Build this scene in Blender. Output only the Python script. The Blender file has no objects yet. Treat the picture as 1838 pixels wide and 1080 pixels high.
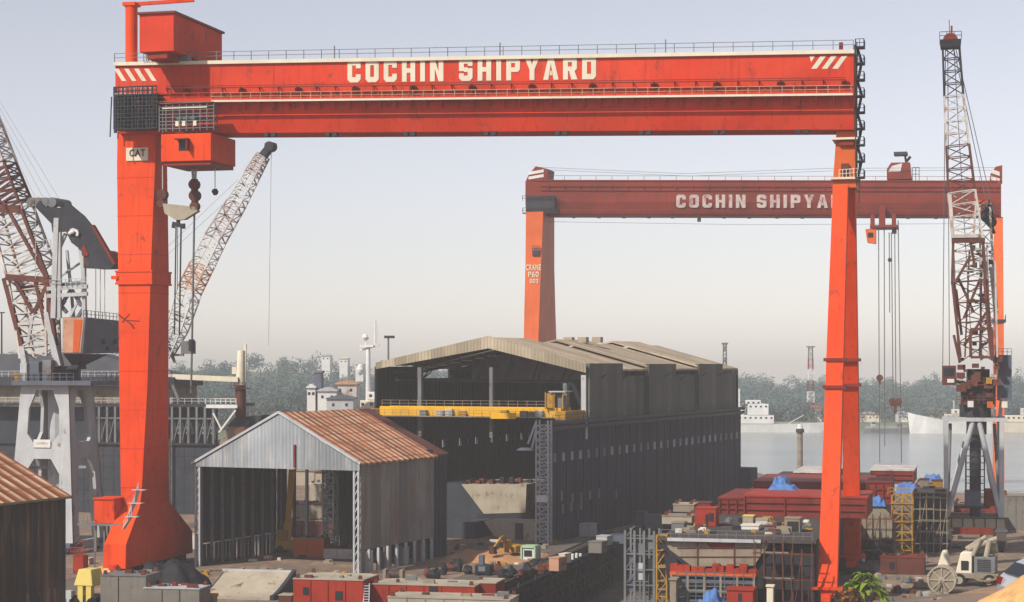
import bpy, bmesh, math, random
import numpy as np
from mathutils import Vector, Matrix
random.seed(7)
scene = bpy.context.scene
col = scene.collection
R = math.radians

# ------------------------------------------------------------------ survey
F, CX, HY, CZ = 3430.0, 919.0, 650.0, 30.0      # focal length and horizon of the view, eye height in metres

def P(px, py, d):
    return Vector(((px - CX) / F * d, d, CZ - (py - HY) / F * d))

def G(px, py, z=0.0):
    d = (CZ - z) * F / (py - HY)
    return Vector(((px - CX) / F * d, d, z))

class Frame:
    """local axes of one structure: x along its front, y away, z up"""
    def __init__(s, loc, yaw):
        s.loc = Vector(loc); s.yaw = yaw; s.rz = -R(yaw)
        s.ax = Vector((math.cos(R(yaw)), -math.sin(R(yaw)), 0))
        s.ay = Vector((math.sin(R(yaw)), math.cos(R(yaw)), 0))
    def w(s, x, y, z=0):
        return s.loc + s.ax * x + s.ay * y + Vector((0, 0, z))
    def l(s, p):
        q = p - s.loc
        return Vector((q.dot(s.ax), q.dot(s.ay), q.z))
    def _hit(s, px, py, n, p0):
        D = Vector(((px - CX) / F, 1, -(py - HY) / F)); O = Vector((0, 0, CZ))
        return s.l(O + D * ((p0 - O).dot(n) / D.dot(n)))
    def pl(s, px, py, ly=0.0):
        h = s._hit(px, py, s.ay, s.w(0, ly)); return h.x, h.z
    def sd(s, px, py, lx=0.0):
        h = s._hit(px, py, s.ax, s.w(lx, 0)); return h.y, h.z

# ------------------------------------------------------------------ mesh builder
class MB:
    def __init__(s): s.v = []; s.f = []
    def add(s, vs, fs):
        b = len(s.v); s.v += [tuple(v) for v in vs]; s.f += [tuple(i + b for i in f) for f in fs]; return s
    def hexa(s, a, b):
        """a, b: two quads (4 points each) joined into a closed hexahedron"""
        return s.add(list(a) + list(b), [(3, 2, 1, 0), (4, 5, 6, 7), (0, 1, 5, 4), (1, 2, 6, 5), (2, 3, 7, 6), (3, 0, 4, 7)])
    def box(s, x0, x1, y0, y1, z0, z1):
        return s.hexa([(x0, y0, z0), (x1, y0, z0), (x1, y1, z0), (x0, y1, z0)], [(x0, y0, z1), (x1, y0, z1), (x1, y1, z1), (x0, y1, z1)])
    def bar(s, p, q, w, h=None, up=(0, 0, 1)):
        p, q = Vector(p), Vector(q); h = h or w; d = q - p
        if d.length < 1e-6: return s
        d.normalize(); up = Vector(up)
        if abs(d.dot(up)) > .98: up = Vector((0, 1, 0))
        sx = d.cross(up).normalized(); sy = sx.cross(d)
        o = [(-1, -1), (1, -1), (1, 1), (-1, 1)]
        return s.hexa([p + sx * a * w / 2 + sy * b * h / 2 for a, b in o], [q + sx * a * w / 2 + sy * b * h / 2 for a, b in o])
    def tube(s, p, q, r, n=8, r2=None, cap=True):
        p, q = Vector(p), Vector(q); r2 = r if r2 is None else r2; d = (q - p)
        if d.length < 1e-6: return s
        d.normalize(); up = Vector((0, 0, 1)) if abs(d.z) < .95 else Vector((0, 1, 0))
        sx = d.cross(up).normalized(); sy = sx.cross(d)
        vs = []
        for c, rr in ((p, r), (q, r2)):
            for i in range(n):
                a = 2 * math.pi * i / n; vs.append(c + sx * math.cos(a) * rr + sy * math.sin(a) * rr)
        fs = [(i, (i + 1) % n, n + (i + 1) % n, n + i) for i in range(n)]
        if cap: fs += [tuple(range(n - 1, -1, -1)), tuple(range(n, 2 * n))]
        return s.add(vs, fs)
    def prism(s, poly, fn, t0, t1):
        """poly: 2D points; fn(u, v, t) -> 3D; extruded from t0 to t1"""
        n = len(poly)
        vs = [fn(u, v, t0) for u, v in poly] + [fn(u, v, t1) for u, v in poly]
        return s.add(vs, [tuple(range(n)), tuple(range(2 * n - 1, n - 1, -1))] + [(i, i + n, (i + 1) % n + n, (i + 1) % n) for i in range(n)])
    def loft(s, rings):
        n = len(rings[0]); vs = [p for r in rings for p in r]; fs = []
        for k in range(len(rings) - 1):
            for i in range(n):
                j = (i + 1) % n; fs.append((k * n + i, k * n + j, (k + 1) * n + j, (k + 1) * n + i))
        fs += [tuple(range(n - 1, -1, -1)), tuple((len(rings) - 1) * n + i for i in range(n))]
        return s.add(vs, fs)
    def quad(s, *p): return s.add(p, [tuple(range(len(p)))])
    def blob(s, c, r, seed=0, nu=10, nv=6, amp=.2, zmin=None):
        rnd = random.Random(seed); c = Vector(c); r = Vector(r) if hasattr(r, '__len__') else Vector((r, r, r))
        vs = []
        for j in range(nv + 1):
            th = math.pi * j / nv
            for i in range(nu):
                ph = 2 * math.pi * i / nu; k = 1 + amp * (rnd.random() - .5) * 2
                p = c + Vector((math.sin(th) * math.cos(ph) * r.x, math.sin(th) * math.sin(ph) * r.y, math.cos(th) * r.z)) * k
                if zmin is not None and p.z < zmin: p.z = zmin
                vs.append(p)
        fs = [(j * nu + i, (j + 1) * nu + i, (j + 1) * nu + (i + 1) % nu, j * nu + (i + 1) % nu) for j in range(nv) for i in range(nu)]
        return s.add(vs, fs)
    def rail(s, p, q, h=1.1, n=8, w=.07, mids=1):
        """handrail: posts, a top rail and mid rails"""
        p, q = Vector(p), Vector(q); u = Vector((0, 0, h))
        for i in range(n + 1):
            a = p.lerp(q, i / n); s.bar(a, a + u, w)
        for k in range(mids + 1):
            hh = Vector((0, 0, h * (1 - k / (mids + 1)))); s.bar(p + hh, q + hh, w * .9)
        return s
    def lattice(s, p, q, w0, w1, n, ch, br, side=(0, 1, 0), d0=None, d1=None):
        """four-chord lattice girder from p to q; w along side, d across"""
        p, q = Vector(p), Vector(q); ax = (q - p).normalized(); sd = Vector(side); sd = (sd - ax * sd.dot(ax)).normalized(); nr = ax.cross(sd)
        d0 = d0 or w0; d1 = d1 or w1
        cs = [(-1, -1), (1, -1), (1, 1), (-1, 1)]
        def pt(t, c):
            w = w0 + (w1 - w0) * t; d = d0 + (d1 - d0) * t
            return p.lerp(q, t) + sd * c[0] * w / 2 + nr * c[1] * d / 2
        for c in cs: s.bar(pt(0, c), pt(1, c), ch)
        for k in range(n):
            t0, t1 = k / n, (k + 1) / n
            for i in range(4):
                a, b = cs[i], cs[(i + 1) % 4]
                s.bar(pt(t1, a), pt(t1, b), br)
                if (k + i) % 2: s.bar(pt(t0, a), pt(t1, b), br)
                else: s.bar(pt(t0, b), pt(t1, a), br)
        return s
    def build(s, name, m, parent=None, smooth=False, bevel=0, loc=None):
        me = bpy.data.meshes.new(name); me.from_pydata(s.v, [], s.f); 
        bm = bmesh.new(); bm.from_mesh(me); bmesh.ops.recalc_face_normals(bm, faces=bm.faces); bm.to_mesh(me); bm.free()
        me.materials.append(m)
        if smooth: me.polygons.foreach_set('use_smooth', [True] * len(me.polygons))
        o = bpy.data.objects.new(name, me); col.objects.link(o)
        if parent: o.parent = parent
        if loc is not None: o.location = loc
        if bevel:
            b = o.modifiers.new('bevel', 'BEVEL'); b.width = bevel; b.segments = 2; b.limit_method = 'ANGLE'
        return o

def tag(o, label=None, cat=None, group=None, kind=None):
    if label: o['label'] = label
    if cat: o['category'] = cat
    if group: o['group'] = group
    if kind: o['kind'] = kind
    return o
def thing(name, label, cat, loc=(0, 0, 0), rz=0.0, group=None):
    o = bpy.data.objects.new(name, None); col.objects.link(o); o.empty_display_size = .5
    o.location = loc; o.rotation_euler = (0, 0, rz)
    return tag(o, label, cat, group)
def copy_thing(root, loc, rz, label, group=None):
    def cp(o, par):
        c = o.copy(); col.objects.link(c)
        if par: c.parent = par
        for ch in list(o.children): cp(ch, c)
        return c
    r = cp(root, None); r.location = loc; r.rotation_euler = (0, 0, rz); r['label'] = label
    if group: r['group'] = group
    return r
def part_copy(o, loc, rz=0.0):
    c = o.copy(); col.objects.link(c); c.parent = o.parent; c.location = loc; c.rotation_euler = (0, 0, rz); return c

# ------------------------------------------------------------------ materials
def lin(h):
    h = h.lstrip('#'); r = []
    for i in (0, 2, 4):
        c = int(h[i:i + 2], 16) / 255; r.append(c / 12.92 if c <= .04045 else ((c + .055) / 1.055) ** 2.4)
    return (*r, 1)
def newmat(name):
    m = bpy.data.materials.new(name); m.use_nodes = True; nt = m.node_tree; bs = nt.nodes['Principled BSDF']; return m, nt, bs
class NB:
    """tiny node helper"""
    def __init__(s, nt): s.nt = nt; s.tc = nt.nodes.new('ShaderNodeTexCoord')
    def n(s, t, **k):
        o = s.nt.nodes.new(t)
        for a, b in k.items(): setattr(o, a, b)
        return o
    def lk(s, a, b): s.nt.links.new(a, b)
    def mapped(s, sc):
        m = s.n('ShaderNodeMapping'); m.inputs['Scale'].default_value = sc; s.lk(s.tc.outputs['Object'], m.inputs['Vector']); return m.outputs[0]
    def noise(s, sc=(1, 1, 1), detail=6, rough=.6, scale=1.0):
        o = s.n('ShaderNodeTexNoise'); o.inputs['Scale'].default_value = scale; o.inputs['Detail'].default_value = detail; o.inputs['Roughness'].default_value = rough
        s.lk(s.mapped(sc), o.inputs['Vector']); return o.outputs['Fac']
    def ramp(s, src, a, b):
        r = s.n('ShaderNodeMapRange'); r.inputs['From Min'].default_value = a; r.inputs['From Max'].default_value = b; s.lk(src, r.inputs['Value']); return r.outputs[0]
    def math(s, op, a, b=None):
        o = s.n('ShaderNodeMath', operation=op)
        for i, v in enumerate((a, b)):
            if v is None: continue
            if isinstance(v, (int, float)): o.inputs[i].default_value = v
            else: s.lk(v, o.inputs[i])
        return o.outputs[0]
    def mix(s, f, a, b):
        o = s.n('ShaderNodeMix', data_type='RGBA')
        if isinstance(f, (int, float)): o.inputs[0].default_value = f
        else: s.lk(f, o.inputs[0])
        for i, v in ((6, a), (7, b)):
            if isinstance(v, tuple): o.inputs[i].default_value = v
            else: s.lk(v, o.inputs[i])
        return o.outputs[2]
    def axis(s, ax):
        o = s.n('ShaderNodeSeparateXYZ'); s.lk(s.tc.outputs['Object'], o.inputs[0]); return o.outputs[ax]
    def bump(s, h, bs, st=.3, dist=.1):
        b = s.n('ShaderNodeBump'); b.inputs['Strength'].default_value = st; b.inputs['Distance'].default_value = dist; s.lk(h, b.inputs['Height']); s.lk(b.outputs[0], bs.inputs['Normal'])
def dark(c, k): return (c[0] * k, c[1] * k, c[2] * k, 1)
def paint(name, c, rough=.6, var=.25, rust=0.0, rustc='#5a3a2a', sc=.25, streak=.35, metal=0.0, fade=None):
    """weathered paint: broad fading, vertical dirt streaks, patches of rust"""
    c = lin(c) if isinstance(c, str) else c
    c = dark(c, .74)
    m, nt, bs = newmat(name); b = NB(nt)
    o = b.mix(b.ramp(b.noise((sc, sc, sc), 8), .3, .7), dark(c, 1 - var), dark(c, 1 + var * .35))
    if fade: o = b.mix(b.math('MULTIPLY', b.ramp(b.noise((.09, .09, .05), 6, .6), .42, .68), .6), o, dark(fade, .74))
    if streak:
        st = b.ramp(b.noise((1.7, 1.7, .12), 5), .52, .72); o = b.mix(b.math('MULTIPLY', st, streak), o, dark(c, .45))
    if rust:
        rr = b.ramp(b.noise((.55, .55, .4), 10, .7), .62 - rust * .35, .70 - rust * .3); o = b.mix(b.math('MULTIPLY', rr, .85), o, lin(rustc))
    b.lk(o, bs.inputs['Base Color']); bs.inputs['Roughness'].default_value = rough; bs.inputs['Metallic'].default_value = metal; bs.inputs['Specular IOR Level'].default_value = .10
    b.bump(b.noise((1.2, 1.2, 1.2), 6), bs, .15, .05)
    return m
def sheeting(name, c, ax, period=.9, c2=None, amt=.5, streakc=None, streak=.5, rows=0.0, rough=.7, bump=.6):
    """corrugated sheet: ribs across axis ax, sheet-to-sheet variation, rust or dirt streaks running down"""
    c = dark(lin(c), .78); m, nt, bs = newmat(name); b = NB(nt); x = b.axis(ax)
    ph = b.math('FRACT', b.math('DIVIDE', x, period)); rib = b.math('SINE', b.math('MULTIPLY', x, 2 * math.pi / (period * .5)))
    cell = b.math('FLOOR', b.math('DIVIDE', x, period * 1.9))
    wn = b.n('ShaderNodeTexWhiteNoise', noise_dimensions='1D'); b.lk(cell, wn.inputs['W'])
    o = b.mix(wn.outputs['Value'], dark(c, .68), dark(c, 1.3))
    s3 = [1.1, 1.1, .07]; 
    st = b.ramp(b.noise(tuple(s3), 6, .65), .5, .66)
    if streakc: o = b.mix(b.math('MULTIPLY', st, streak), o, lin(streakc))
    if c2: o = b.mix(b.math('MULTIPLY', b.math('GREATER_THAN', ph, 1 - amt), b.ramp(b.noise((.4, .4, .4), 4), .3, .6)), o, lin(c2))
    if rows:
        z = b.axis(2); rp = b.math('FRACT', b.math('DIVIDE', z, rows)); o = b.mix(b.math('MULTIPLY', b.math('LESS_THAN', rp, .13), .45), o, dark(c, .4))
    o = b.mix(b.math('MULTIPLY', b.ramp(b.noise((.2, .2, .2), 8), .35, .68), .5), o, dark(c, .5))
    b.lk(o, bs.inputs['Base Color']); bs.inputs['Roughness'].default_value = rough
    bs.inputs['Specular IOR Level'].default_value = .08
    b.bump(rib, bs, bump, .06)
    return m
def soil(name, cs, sc=.05, rough=.95):
    m, nt, bs = newmat(name); b = NB(nt)
    o = b.mix(b.ramp(b.noise((sc, sc, sc), 10, .65), .35, .65), lin(cs[0]), lin(cs[1]))
    o = b.mix(b.ramp(b.noise((sc * 5, sc * 5, sc * 5), 8, .7), .5, .7), o, lin(cs[2]))
    o = b.mix(b.math('MULTIPLY', b.ramp(b.noise((sc * 14, sc * 14, sc * 14), 6, .7), .5, .66), .8), o, lin(cs[3]))
    b.lk(o, bs.inputs['Base Color']); bs.inputs['Roughness'].default_value = rough
    b.bump(b.noise((.8, .8, .8), 8, .7), bs, .5, .3); return m

M = {}
M['red'] = paint('crane_red', (.86, .062, .003, 1), .6, .25, rust=.10, rustc='#8f3020', streak=.45, sc=.12, fade=(.86, .105, .02, 1))
M['redbeam'] = paint('beam_red', (.74, .046, .012, 1), .65, .32, rust=.12, rustc='#7a3026', streak=.5, sc=.1, fade=(.68, .08, .035, 1))
M['orange'] = paint('faded_orange', (.74, .14, .03, 1), .5, .25, streak=.3, sc=.12)
M['maroon'] = paint('faded_maroon', (.26, .034, .02, 1), .55, .3, rust=.2, rustc='#59302a', streak=.3, sc=.1)
M['salmon'] = paint('faded_salmon', (.62, .34, .22, 1), .6, .35, rust=.15, streak=.3)
M['cream'] = paint('cream_paint', (.80, .73, .58, 1), .5, .15, streak=.15)
M['white'] = paint('white_paint', (.76, .76, .74, 1), .45, .15, streak=.2)
M['dgrey'] = paint('dark_grey_steel', (.045, .051, .064, 1), .55, .4, rust=.12, streak=.3)
M['grey'] = paint('grey_steel', (.20, .21, .22, 1), .5, .3, rust=.15, streak=.35)
M['lgrey'] = paint('light_grey_paint', (.52, .54, .56, 1), .45, .2, rust=.05, streak=.35)
M['bgrey'] = paint('blue_grey_paint', (.13, .15, .20, 1), .5, .3, rust=.1, streak=.3)  # blue grey paint, made bluer to carry the tint of shade
M['black'] = paint('black_rubber', (.02, .02, .022, 1), .7, .3, streak=0)
M['rope'] = paint('wire_rope', (.16, .16, .17, 1), .5, .2, streak=0)
M['wrope'] = paint('galvanised_rope', (.55, .56, .58, 1), .5, .2, streak=0)
M['bandwhite'] = paint('band_white', (.66, .62, .58, 1), .55, .3, rust=.25, rustc='#8a6a5a', streak=.3)
M['fadedletter'] = paint('faded_lettering', (.60, .50, .47, 1), .6, .4, rust=.25, rustc='#7a4038', streak=.4)
M['earth'] = soil('orange_earth', ('#a8794f', '#94704f', '#b98a5c', '#7a5c44'), .15)
M['bandred'] = paint('band_red', (.16, .055, .04, 1), .6, .4, rust=.3, rustc='#4a2e26', streak=.3)
M['yellow'] = paint('crane_yellow', (.85, .46, .02, 1), .45, .2, rust=.06, streak=.3)
M['ochre'] = paint('ochre_paint', (.50, .27, .04, 1), .6, .35, rust=.2, streak=.3)
M['paleyel'] = paint('pale_yellow', (.78, .62, .18, 1), .5, .2, streak=.2)
M['tan'] = paint('weathered_tan_steel', (.33, .28, .21, 1), .7, .35, rust=.2, streak=.4)
M['beige'] = paint('dusty_beige_steel', (.46, .40, .31, 1), .75, .3, rust=.15, streak=.2)
M['greyhull'] = paint('grey_primer', (.24, .225, .20, 1), .65, .3, rust=.2, rustc='#5c4334', streak=.35)
M['hulldark'] = paint('dark_hull', (.036, .037, .047, 1), .55, .4, rust=.2, rustc='#38261f', streak=.3)
M['hullgrey'] = paint('hull_blue_grey', (.052, .06, .078, 1), .55, .3, rust=.12, streak=.3)  # blue of the shadows mixed into the hull grey
M['oxide'] = paint('red_oxide_primer', (.25, .034, .024, 1), .65, .35, rust=.2, rustc='#4a2020', streak=.3)
M['oxbright'] = paint('bright_red_primer', (.40, .042, .022, 1), .6, .3, rust=.12, rustc='#5a2a22', streak=.3)
M['tarp'] = paint('blue_tarpaulin', (.10, .23, .55, 1), .5, .35, streak=.2, sc=.6)
M['heapdark'] = paint('dark_heap_sheet', (.028, .028, .036, 1), .6, .4, streak=.2, sc=.5)
M['glass'] = paint('dusty_glass', (.03, .035, .045, 1), .12, .3, streak=0)
M['pane'] = paint('dusty_pane', (.30, .32, .37, 1), .25, .3, streak=.2)
M['concrete'] = paint('concrete', (.085, .072, .07, 1), .85, .35, rust=.1, rustc='#4a423a', streak=.45)
M['roofrust'] = sheeting('rusty_roof_sheets', '#b06a44', 1, 1.7, '#e6d4b8', .36, '#7a4a34', .75, rows=1.15)
M['rooftan'] = sheeting('tan_roof_sheets', '#b9aa94', 1, 1.4, None, .5, '#9a7a5c', .75, rows=0)
M['walldark'] = sheeting('dark_wall_sheets', '#2b313c', 1, 1.6, '#3d434f', .5, '#4a4744', .7, rough=.75)
M['walldarkx'] = sheeting('dark_end_sheets', '#303238', 0, 1.6, None, .5, '#55504c', .6, rough=.75)
M['wallgrey'] = sheeting('grey_wall_sheets', '#918d87', 1, 1.5, None, .5, '#7d5c42', 1.0)
M['wallgreyx'] = sheeting('gable_sheets', '#9da3aa', 0, 1.2, None, .5, '#c8c2b4', .5)
M['wallbrown'] = sheeting('brown_streaked_sheets', '#5c5854', 1, 1.9, None, .5, '#8a6a4c', .9)
M['fasciatan'] = sheeting('fascia_sheets', '#b3a792', 0, 1.3, None, .5, '#8f7f6c', .5)
M['panelgreen'] = sheeting('bay_panel_sheets', '#6a6b62', 1, 1.3, None, .5, '#4d4c48', .6)
M['ground'] = soil('yard_ground', ('#7d6a58', '#5c5048', '#9c7a5c', '#3e3833'))
M['sand'] = soil('sand', ('#c79a62', '#b58a58', '#d6ae78', '#a07a50'), .15)
M['quay'] = soil('quay_concrete', ('#5f554c', '#4c453f', '#73675a', '#332e2a'), .08)
M['bank'] = soil('far_bank_soil', ('#59664c', '#4a5742', '#6c6a52', '#3e4838'), .02)
m, nt, bs = newmat('river_water'); b = NB(nt)
b.lk(b.mix(b.ramp(b.noise((.006, .06, .01), 7, .65), .35, .65), (.13, .15, .15, 1), (.23, .24, .23, 1)), bs.inputs['Base Color']); bs.inputs['Roughness'].default_value = .14  # pale bands in the colour stand for ripple reflections
b.bump(b.noise((.06, .3, .1), 8, .7), bs, .5, .8); M['water'] = m
def leafmat(name, c1, c2, c3):
    m, nt, bs = newmat(name); b = NB(nt)
    g = b.n('ShaderNodeNewGeometry'); o = b.mix(g.outputs['Random Per Island'], lin(c1), lin(c2))
    o = b.mix(b.ramp(b.noise((.035, .035, .035), 4), .4, .65), o, lin(c3))
    df, tr, mx = b.n('ShaderNodeBsdfDiffuse'), b.n('ShaderNodeBsdfTranslucent'), b.n('ShaderNodeMixShader'); mx.inputs[0].default_value = .45
    b.lk(o, df.inputs['Color']); b.lk(o, tr.inputs['Color']); b.lk(df.outputs[0], mx.inputs[1]); b.lk(tr.outputs[0], mx.inputs[2]); nt.nodes.remove(bs); b.lk(mx.outputs[0], nt.nodes['Material Output'].inputs['Surface']); return m
M['leaf'] = leafmat('haze_tinted_foliage', '#697a76', '#70817d', '#63767c')  # haze of distance put into these pale blue-grey leaf colours
M['plantleaf'] = leafmat('plant_leaf', '#8fae2a', '#5c8a26', '#b4b83c')
M['bark'] = paint('bark', (.16, .11, .07, 1), .9, .4, streak=.3)

def block_letters(name, body, x0, x1, h, m, parent, place, depth=.06):
    """heavy stencil-style capitals with clipped corners, made of butted plates"""
    s, c, w = .235, .13, .66
    TL = lambda y0=0, y1=1, X=0: [(X, y1 - s), (X + s, y1 - s), (X + s, y1), (X + c, y1), (X, y1 - c)]
    def fx(p): return [(w - u, v) for u, v in p][::-1]
    def fy(p, y0=0, y1=1): return [(u, y0 + y1 - v) for u, v in p][::-1]
    q = lambda a, b_, c_, d: [(a, c_), (b_, c_), (b_, d), (a, d)]
    mid0, mid1 = .40, .60
    ring = [TL(), fx(TL()), fy(TL()), fx(fy(TL())), q(s, w - s, 1 - s, 1), q(s, w - s, 0, s)]
    up = [(w - s, mid0 + .0), (w - .1, mid0), (w, mid0 + .1), (w, mid1 + .06), (w - s, mid1 + .06)]
    Pp = [q(0, s, 0, 1), q(s, w - s, 1 - s, 1), fx(TL()), q(s, w - s, mid0 - .03, mid1 - .03), [(w - s, mid0 - .03), (w - .1, mid0 - .03), (w, mid0 + .08), (w, 1 - s), (w - s, 1 - s)]]
    L = {'C': ring + [q(0, s, s, 1 - s), q(w - s, w, 1 - s - .13, 1 - s), q(w - s, w, s, s + .13)],
         'O': ring + [q(0, s, s, 1 - s), q(w - s, w, s, 1 - s)],
         'D': [q(0, s, 0, 1), q(s, w - s, 1 - s, 1), q(s, w - s, 0, s), fx(TL()), fx(fy(TL())), q(w - s, w, s, 1 - s)],
         'H': [q(0, s, 0, 1), q(w - s, w, 0, 1), q(s, w - s, mid0, mid1)], 'I': [q(0, s, 0, 1)],
         'N': [q(0, s, 0, 1), q(w - s, w, 0, 1), [(s, .58), (w - s, 0), (w - s, .42), (s, 1)]],
         'S': ring + [q(0, s, mid0 + .04, 1 - s), q(w - s, w, s, mid1 - .04), q(s, w - s, mid0, mid1), q(w - s, w, 1 - s - .1, 1 - s), q(0, s, s, s + .1)],
         'P': Pp, 'R': Pp + [[(s + .06, mid0 - .03), (w - s - .03, 0), (w + .03, 0), (w - s + .12, mid0 - .03)]],
         'Y': [[(-.03, 1), (w / 2 - s / 2, .46), (w / 2, .46), (w / 2, .66), (s - .0, 1)], [(w + .03, 1), (w - s, 1), (w / 2, .66), (w / 2, .46), (w / 2 + s / 2, .46)], q(w / 2 - s / 2, w / 2 + s / 2, 0, .46)],
         'A': [[(-.04, 0), (s - .03, 0), (w / 2, .72), (w / 2, 1), (w / 2 - .12, 1)], [(w + .04, 0), (w / 2 + .12, 1), (w / 2, 1), (w / 2, .72), (w - s + .03, 0)], [(s + .028, .2), (w - s - .028, .2), (w - s - .068, .4), (s + .068, .4)]]}
    adv = 0; pl = []
    for ch in body:
        if ch == ' ': adv += .52; continue
        for p in L[ch]: pl.append([(u + adv, v) for u, v in p])
        adv += (s if ch == 'I' else w) + .25
    W = adv - .25; k = (x1 - x0) / W; mb = MB()
    for p in pl: mb.prism([(x0 + u * k, v * h) for u, v in p], place, 0, depth)
    return mb.build(name, m, parent)

def text_mesh(name, body, x0, x1, h, m, parent, place, bold=.02, depth=.06):
    """lettering: outline letters filled and extruded, then fitted to width x0..x1 and height h; place(u, v, t) -> local point"""
    cu = bpy.data.curves.new(name, 'FONT'); cu.body = body; cu.size = 1; cu.extrude = .5; cu.offset = bold; cu.space_character = 1.12
    to = bpy.data.objects.new(name, cu); col.objects.link(to)
    dg = bpy.context.evaluated_depsgraph_get(); me = bpy.data.meshes.new_from_object(to.evaluated_get(dg))
    bpy.data.objects.remove(to); n = len(me.vertices); co = np.empty(n * 3); me.vertices.foreach_get('co', co); co = co.reshape(-1, 3)
    mn, mx = co.min(0), co.max(0)
    for i, v in enumerate(me.vertices):
        u = x0 + (co[i, 0] - mn[0]) / (mx[0] - mn[0]) * (x1 - x0); w = (co[i, 1] - mn[1]) / (mx[1] - mn[1]) * h
        v.co = place(u, w, (co[i, 2] - mn[2]) / (mx[2] - mn[2]) * depth)
    me.materials.clear(); me.materials.append(m); o = bpy.data.objects.new(name, me); col.objects.link(o); o.parent = parent; return o
# ------------------------------------------------------------------ setting
A = Frame((-54, 280, 0), 14)          # axes of the building dock and the crane rails
g = MB()
rows = [(-420, None, None), (-75, 56, 99), (75, 56, 99), (165, 70, 99), (195, None, None)]
def gq(s0, r0, s1, r1, s2, r2, s3, r3, z=0): g.quad(A.w(s0, r0, z), A.w(s1, r1, z), A.w(s2, r2, z), A.w(s3, r3, z))
gq(-700, -420, 800, -420, 800, -75, -700, -75)
gq(-700, -75, 56, -75, 56, 75, -700, 75); gq(99, -75, 800, -75, 800, 75, 99, 75)
gq(-700, 75, 56, 75, 70, 165, -700, 165); gq(99, 75, 800, 75, 800, 165, 99, 165)
gq(-700, 165, 800, 165, 800, 195, -700, 195); gq(-700, 195, 76, 195, 60, 262, -700, 262)
gm = bpy.data.meshes.new('ground'); bm = bmesh.new()
vs = [bm.verts.new(v) for v in g.v]
for f in g.f: bm.faces.new([vs[i] for i in f])
bmesh.ops.remove_doubles(bm, verts=bm.verts, dist=.01); bmesh.ops.recalc_face_normals(bm, faces=bm.faces); bm.to_mesh(gm); bm.free(); gm.materials.append(M['ground'])
go = bpy.data.objects.new('ground', gm); col.objects.link(go); tag(go, kind='structure')
def wallq(pts, z0, z1, name, m):
    w = MB()
    for a, b_ in zip(pts[:-1], pts[1:]): w.quad(A.w(*a, z0), A.w(*b_, z0), A.w(*b_, z1), A.w(*a, z1))
    o = w.build(name, m); tag(o, kind='structure'); return o
wallq([(56, -75), (56, 75), (70, 165), (99, 165), (99, -75), (56, -75)], -9, -.004, 'dock_wall', M['concrete'])
f = MB(); f.quad(A.w(56, -75, -9), A.w(99, -75, -9), A.w(99, 165, -9), A.w(70, 165, -9), A.w(56, 75, -9)); tag(f.build('dock_floor', M['quay']), kind='structure')
wallq([(-700, 262), (60, 262), (76, 195), (800, 195)], -6, -.004, 'quay_wall', M['concrete'])
dl = MB()
for k in range(36):
    r = -72 + k * 4.2
    if r > 73: break
    dl.box(0, .35, 0, .5, 0, 0) if False else dl.hexa([A.w(56.003, r, -8.9), A.w(56.4, r, -8.9), A.w(56.4, r + .5, -8.9), A.w(56.003, r + .5, -8.9)], [A.w(56.003, r, -.5), A.w(56.4, r, -.5), A.w(56.4, r + .5, -.5), A.w(56.003, r + .5, -.5)])
for z in (-2.2, -4.6, -6.8): dl.hexa([A.w(56.003, -74, z), A.w(56.9, -74, z), A.w(56.9, 74, z), A.w(56.003, 74, z)], [A.w(56.003, -74, z + .3), A.w(56.9, -74, z + .3), A.w(56.9, 74, z + .3), A.w(56.003, 74, z + .3)])
for k in range(14):
    r = -70 + k * 10.3; dl.tube(A.w(56.95, r, -8.8), A.w(56.95, r + 7, -.6), .16, 6)
dl.tube(A.w(56.7, -74, -1.2), A.w(56.7, 74, -1.2), .22, 8); dl.tube(A.w(55.4, -74, .35), A.w(55.4, 74, .35), .2, 8)
tag(dl.build('dock_ledge', M['hulldark']), kind='structure')
# quay paving strips beside the dock (the crane rails run in them)
pv = MB()
for s0, s1 in ((99.05, 106), (-4, 4)):
    pv.add([A.w(s0, -75, .004), A.w(s1, -75, .004), A.w(s1, 190, .004), A.w(s0, 190, .004)], [(0, 1, 2, 3)])
pv.add([A.w(48, -75, .004), A.w(55.9, -75, .004), A.w(55.9, 75, .004), A.w(48, 75, .004)], [(0, 1, 2, 3)])
tag(pv.build('pavement', M['quay']), kind='structure')
w = MB(); w.quad((-2500, 420, -2), (2500, 420, -2), (2500, 2600, -2), (-2500, 2600, -2))
# river sheet keeps clear of the dock: start it behind the quay line
w = MB(); w.quad(A.w(-700, 262.05, -2), A.w(60, 262.05, -2), A.w(76, 195.05, -2), A.w(800, 195.05, -2), (900, 1100, -2), (-900, 1100, -2)); tag(w.build('river', M['water']), kind='structure')

def shore(X): 
    t = min(1, max(0, (X + 200) / 260)); t = t * t * (3 - 2 * t); return 770 + t * 140 + 6 * math.sin(X * .03)
def bank_z(X, Y):
    t = Y - shore(X)
    if t < 0: return -3.0
    return min(1.6, .25 * t) + (22 - 13 * min(1, max(0, (X + 120) / 200))) * min(1, max(0, (t - 25) / 300)) ** 1.3 + 1.5 * math.sin(X * .02) * min(1, t / 120)
fb = MB(); NX, NY = 90, 40
for j in range(NY):
    for i in range(NX):
        X = -900 + 1800 * i / (NX - 1); Y = shore(X) - 6 + 500 * (j / (NY - 1)) ** 2
        fb.v.append((X, Y, bank_z(X, Y)))
fb.f = [(j * NX + i, j * NX + i + 1, (j + 1) * NX + i + 1, (j + 1) * NX + i) for j in range(NY - 1) for i in range(NX - 1)]
tag(fb.build('far_bank', M['bank'], smooth=True), kind='structure')

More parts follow.
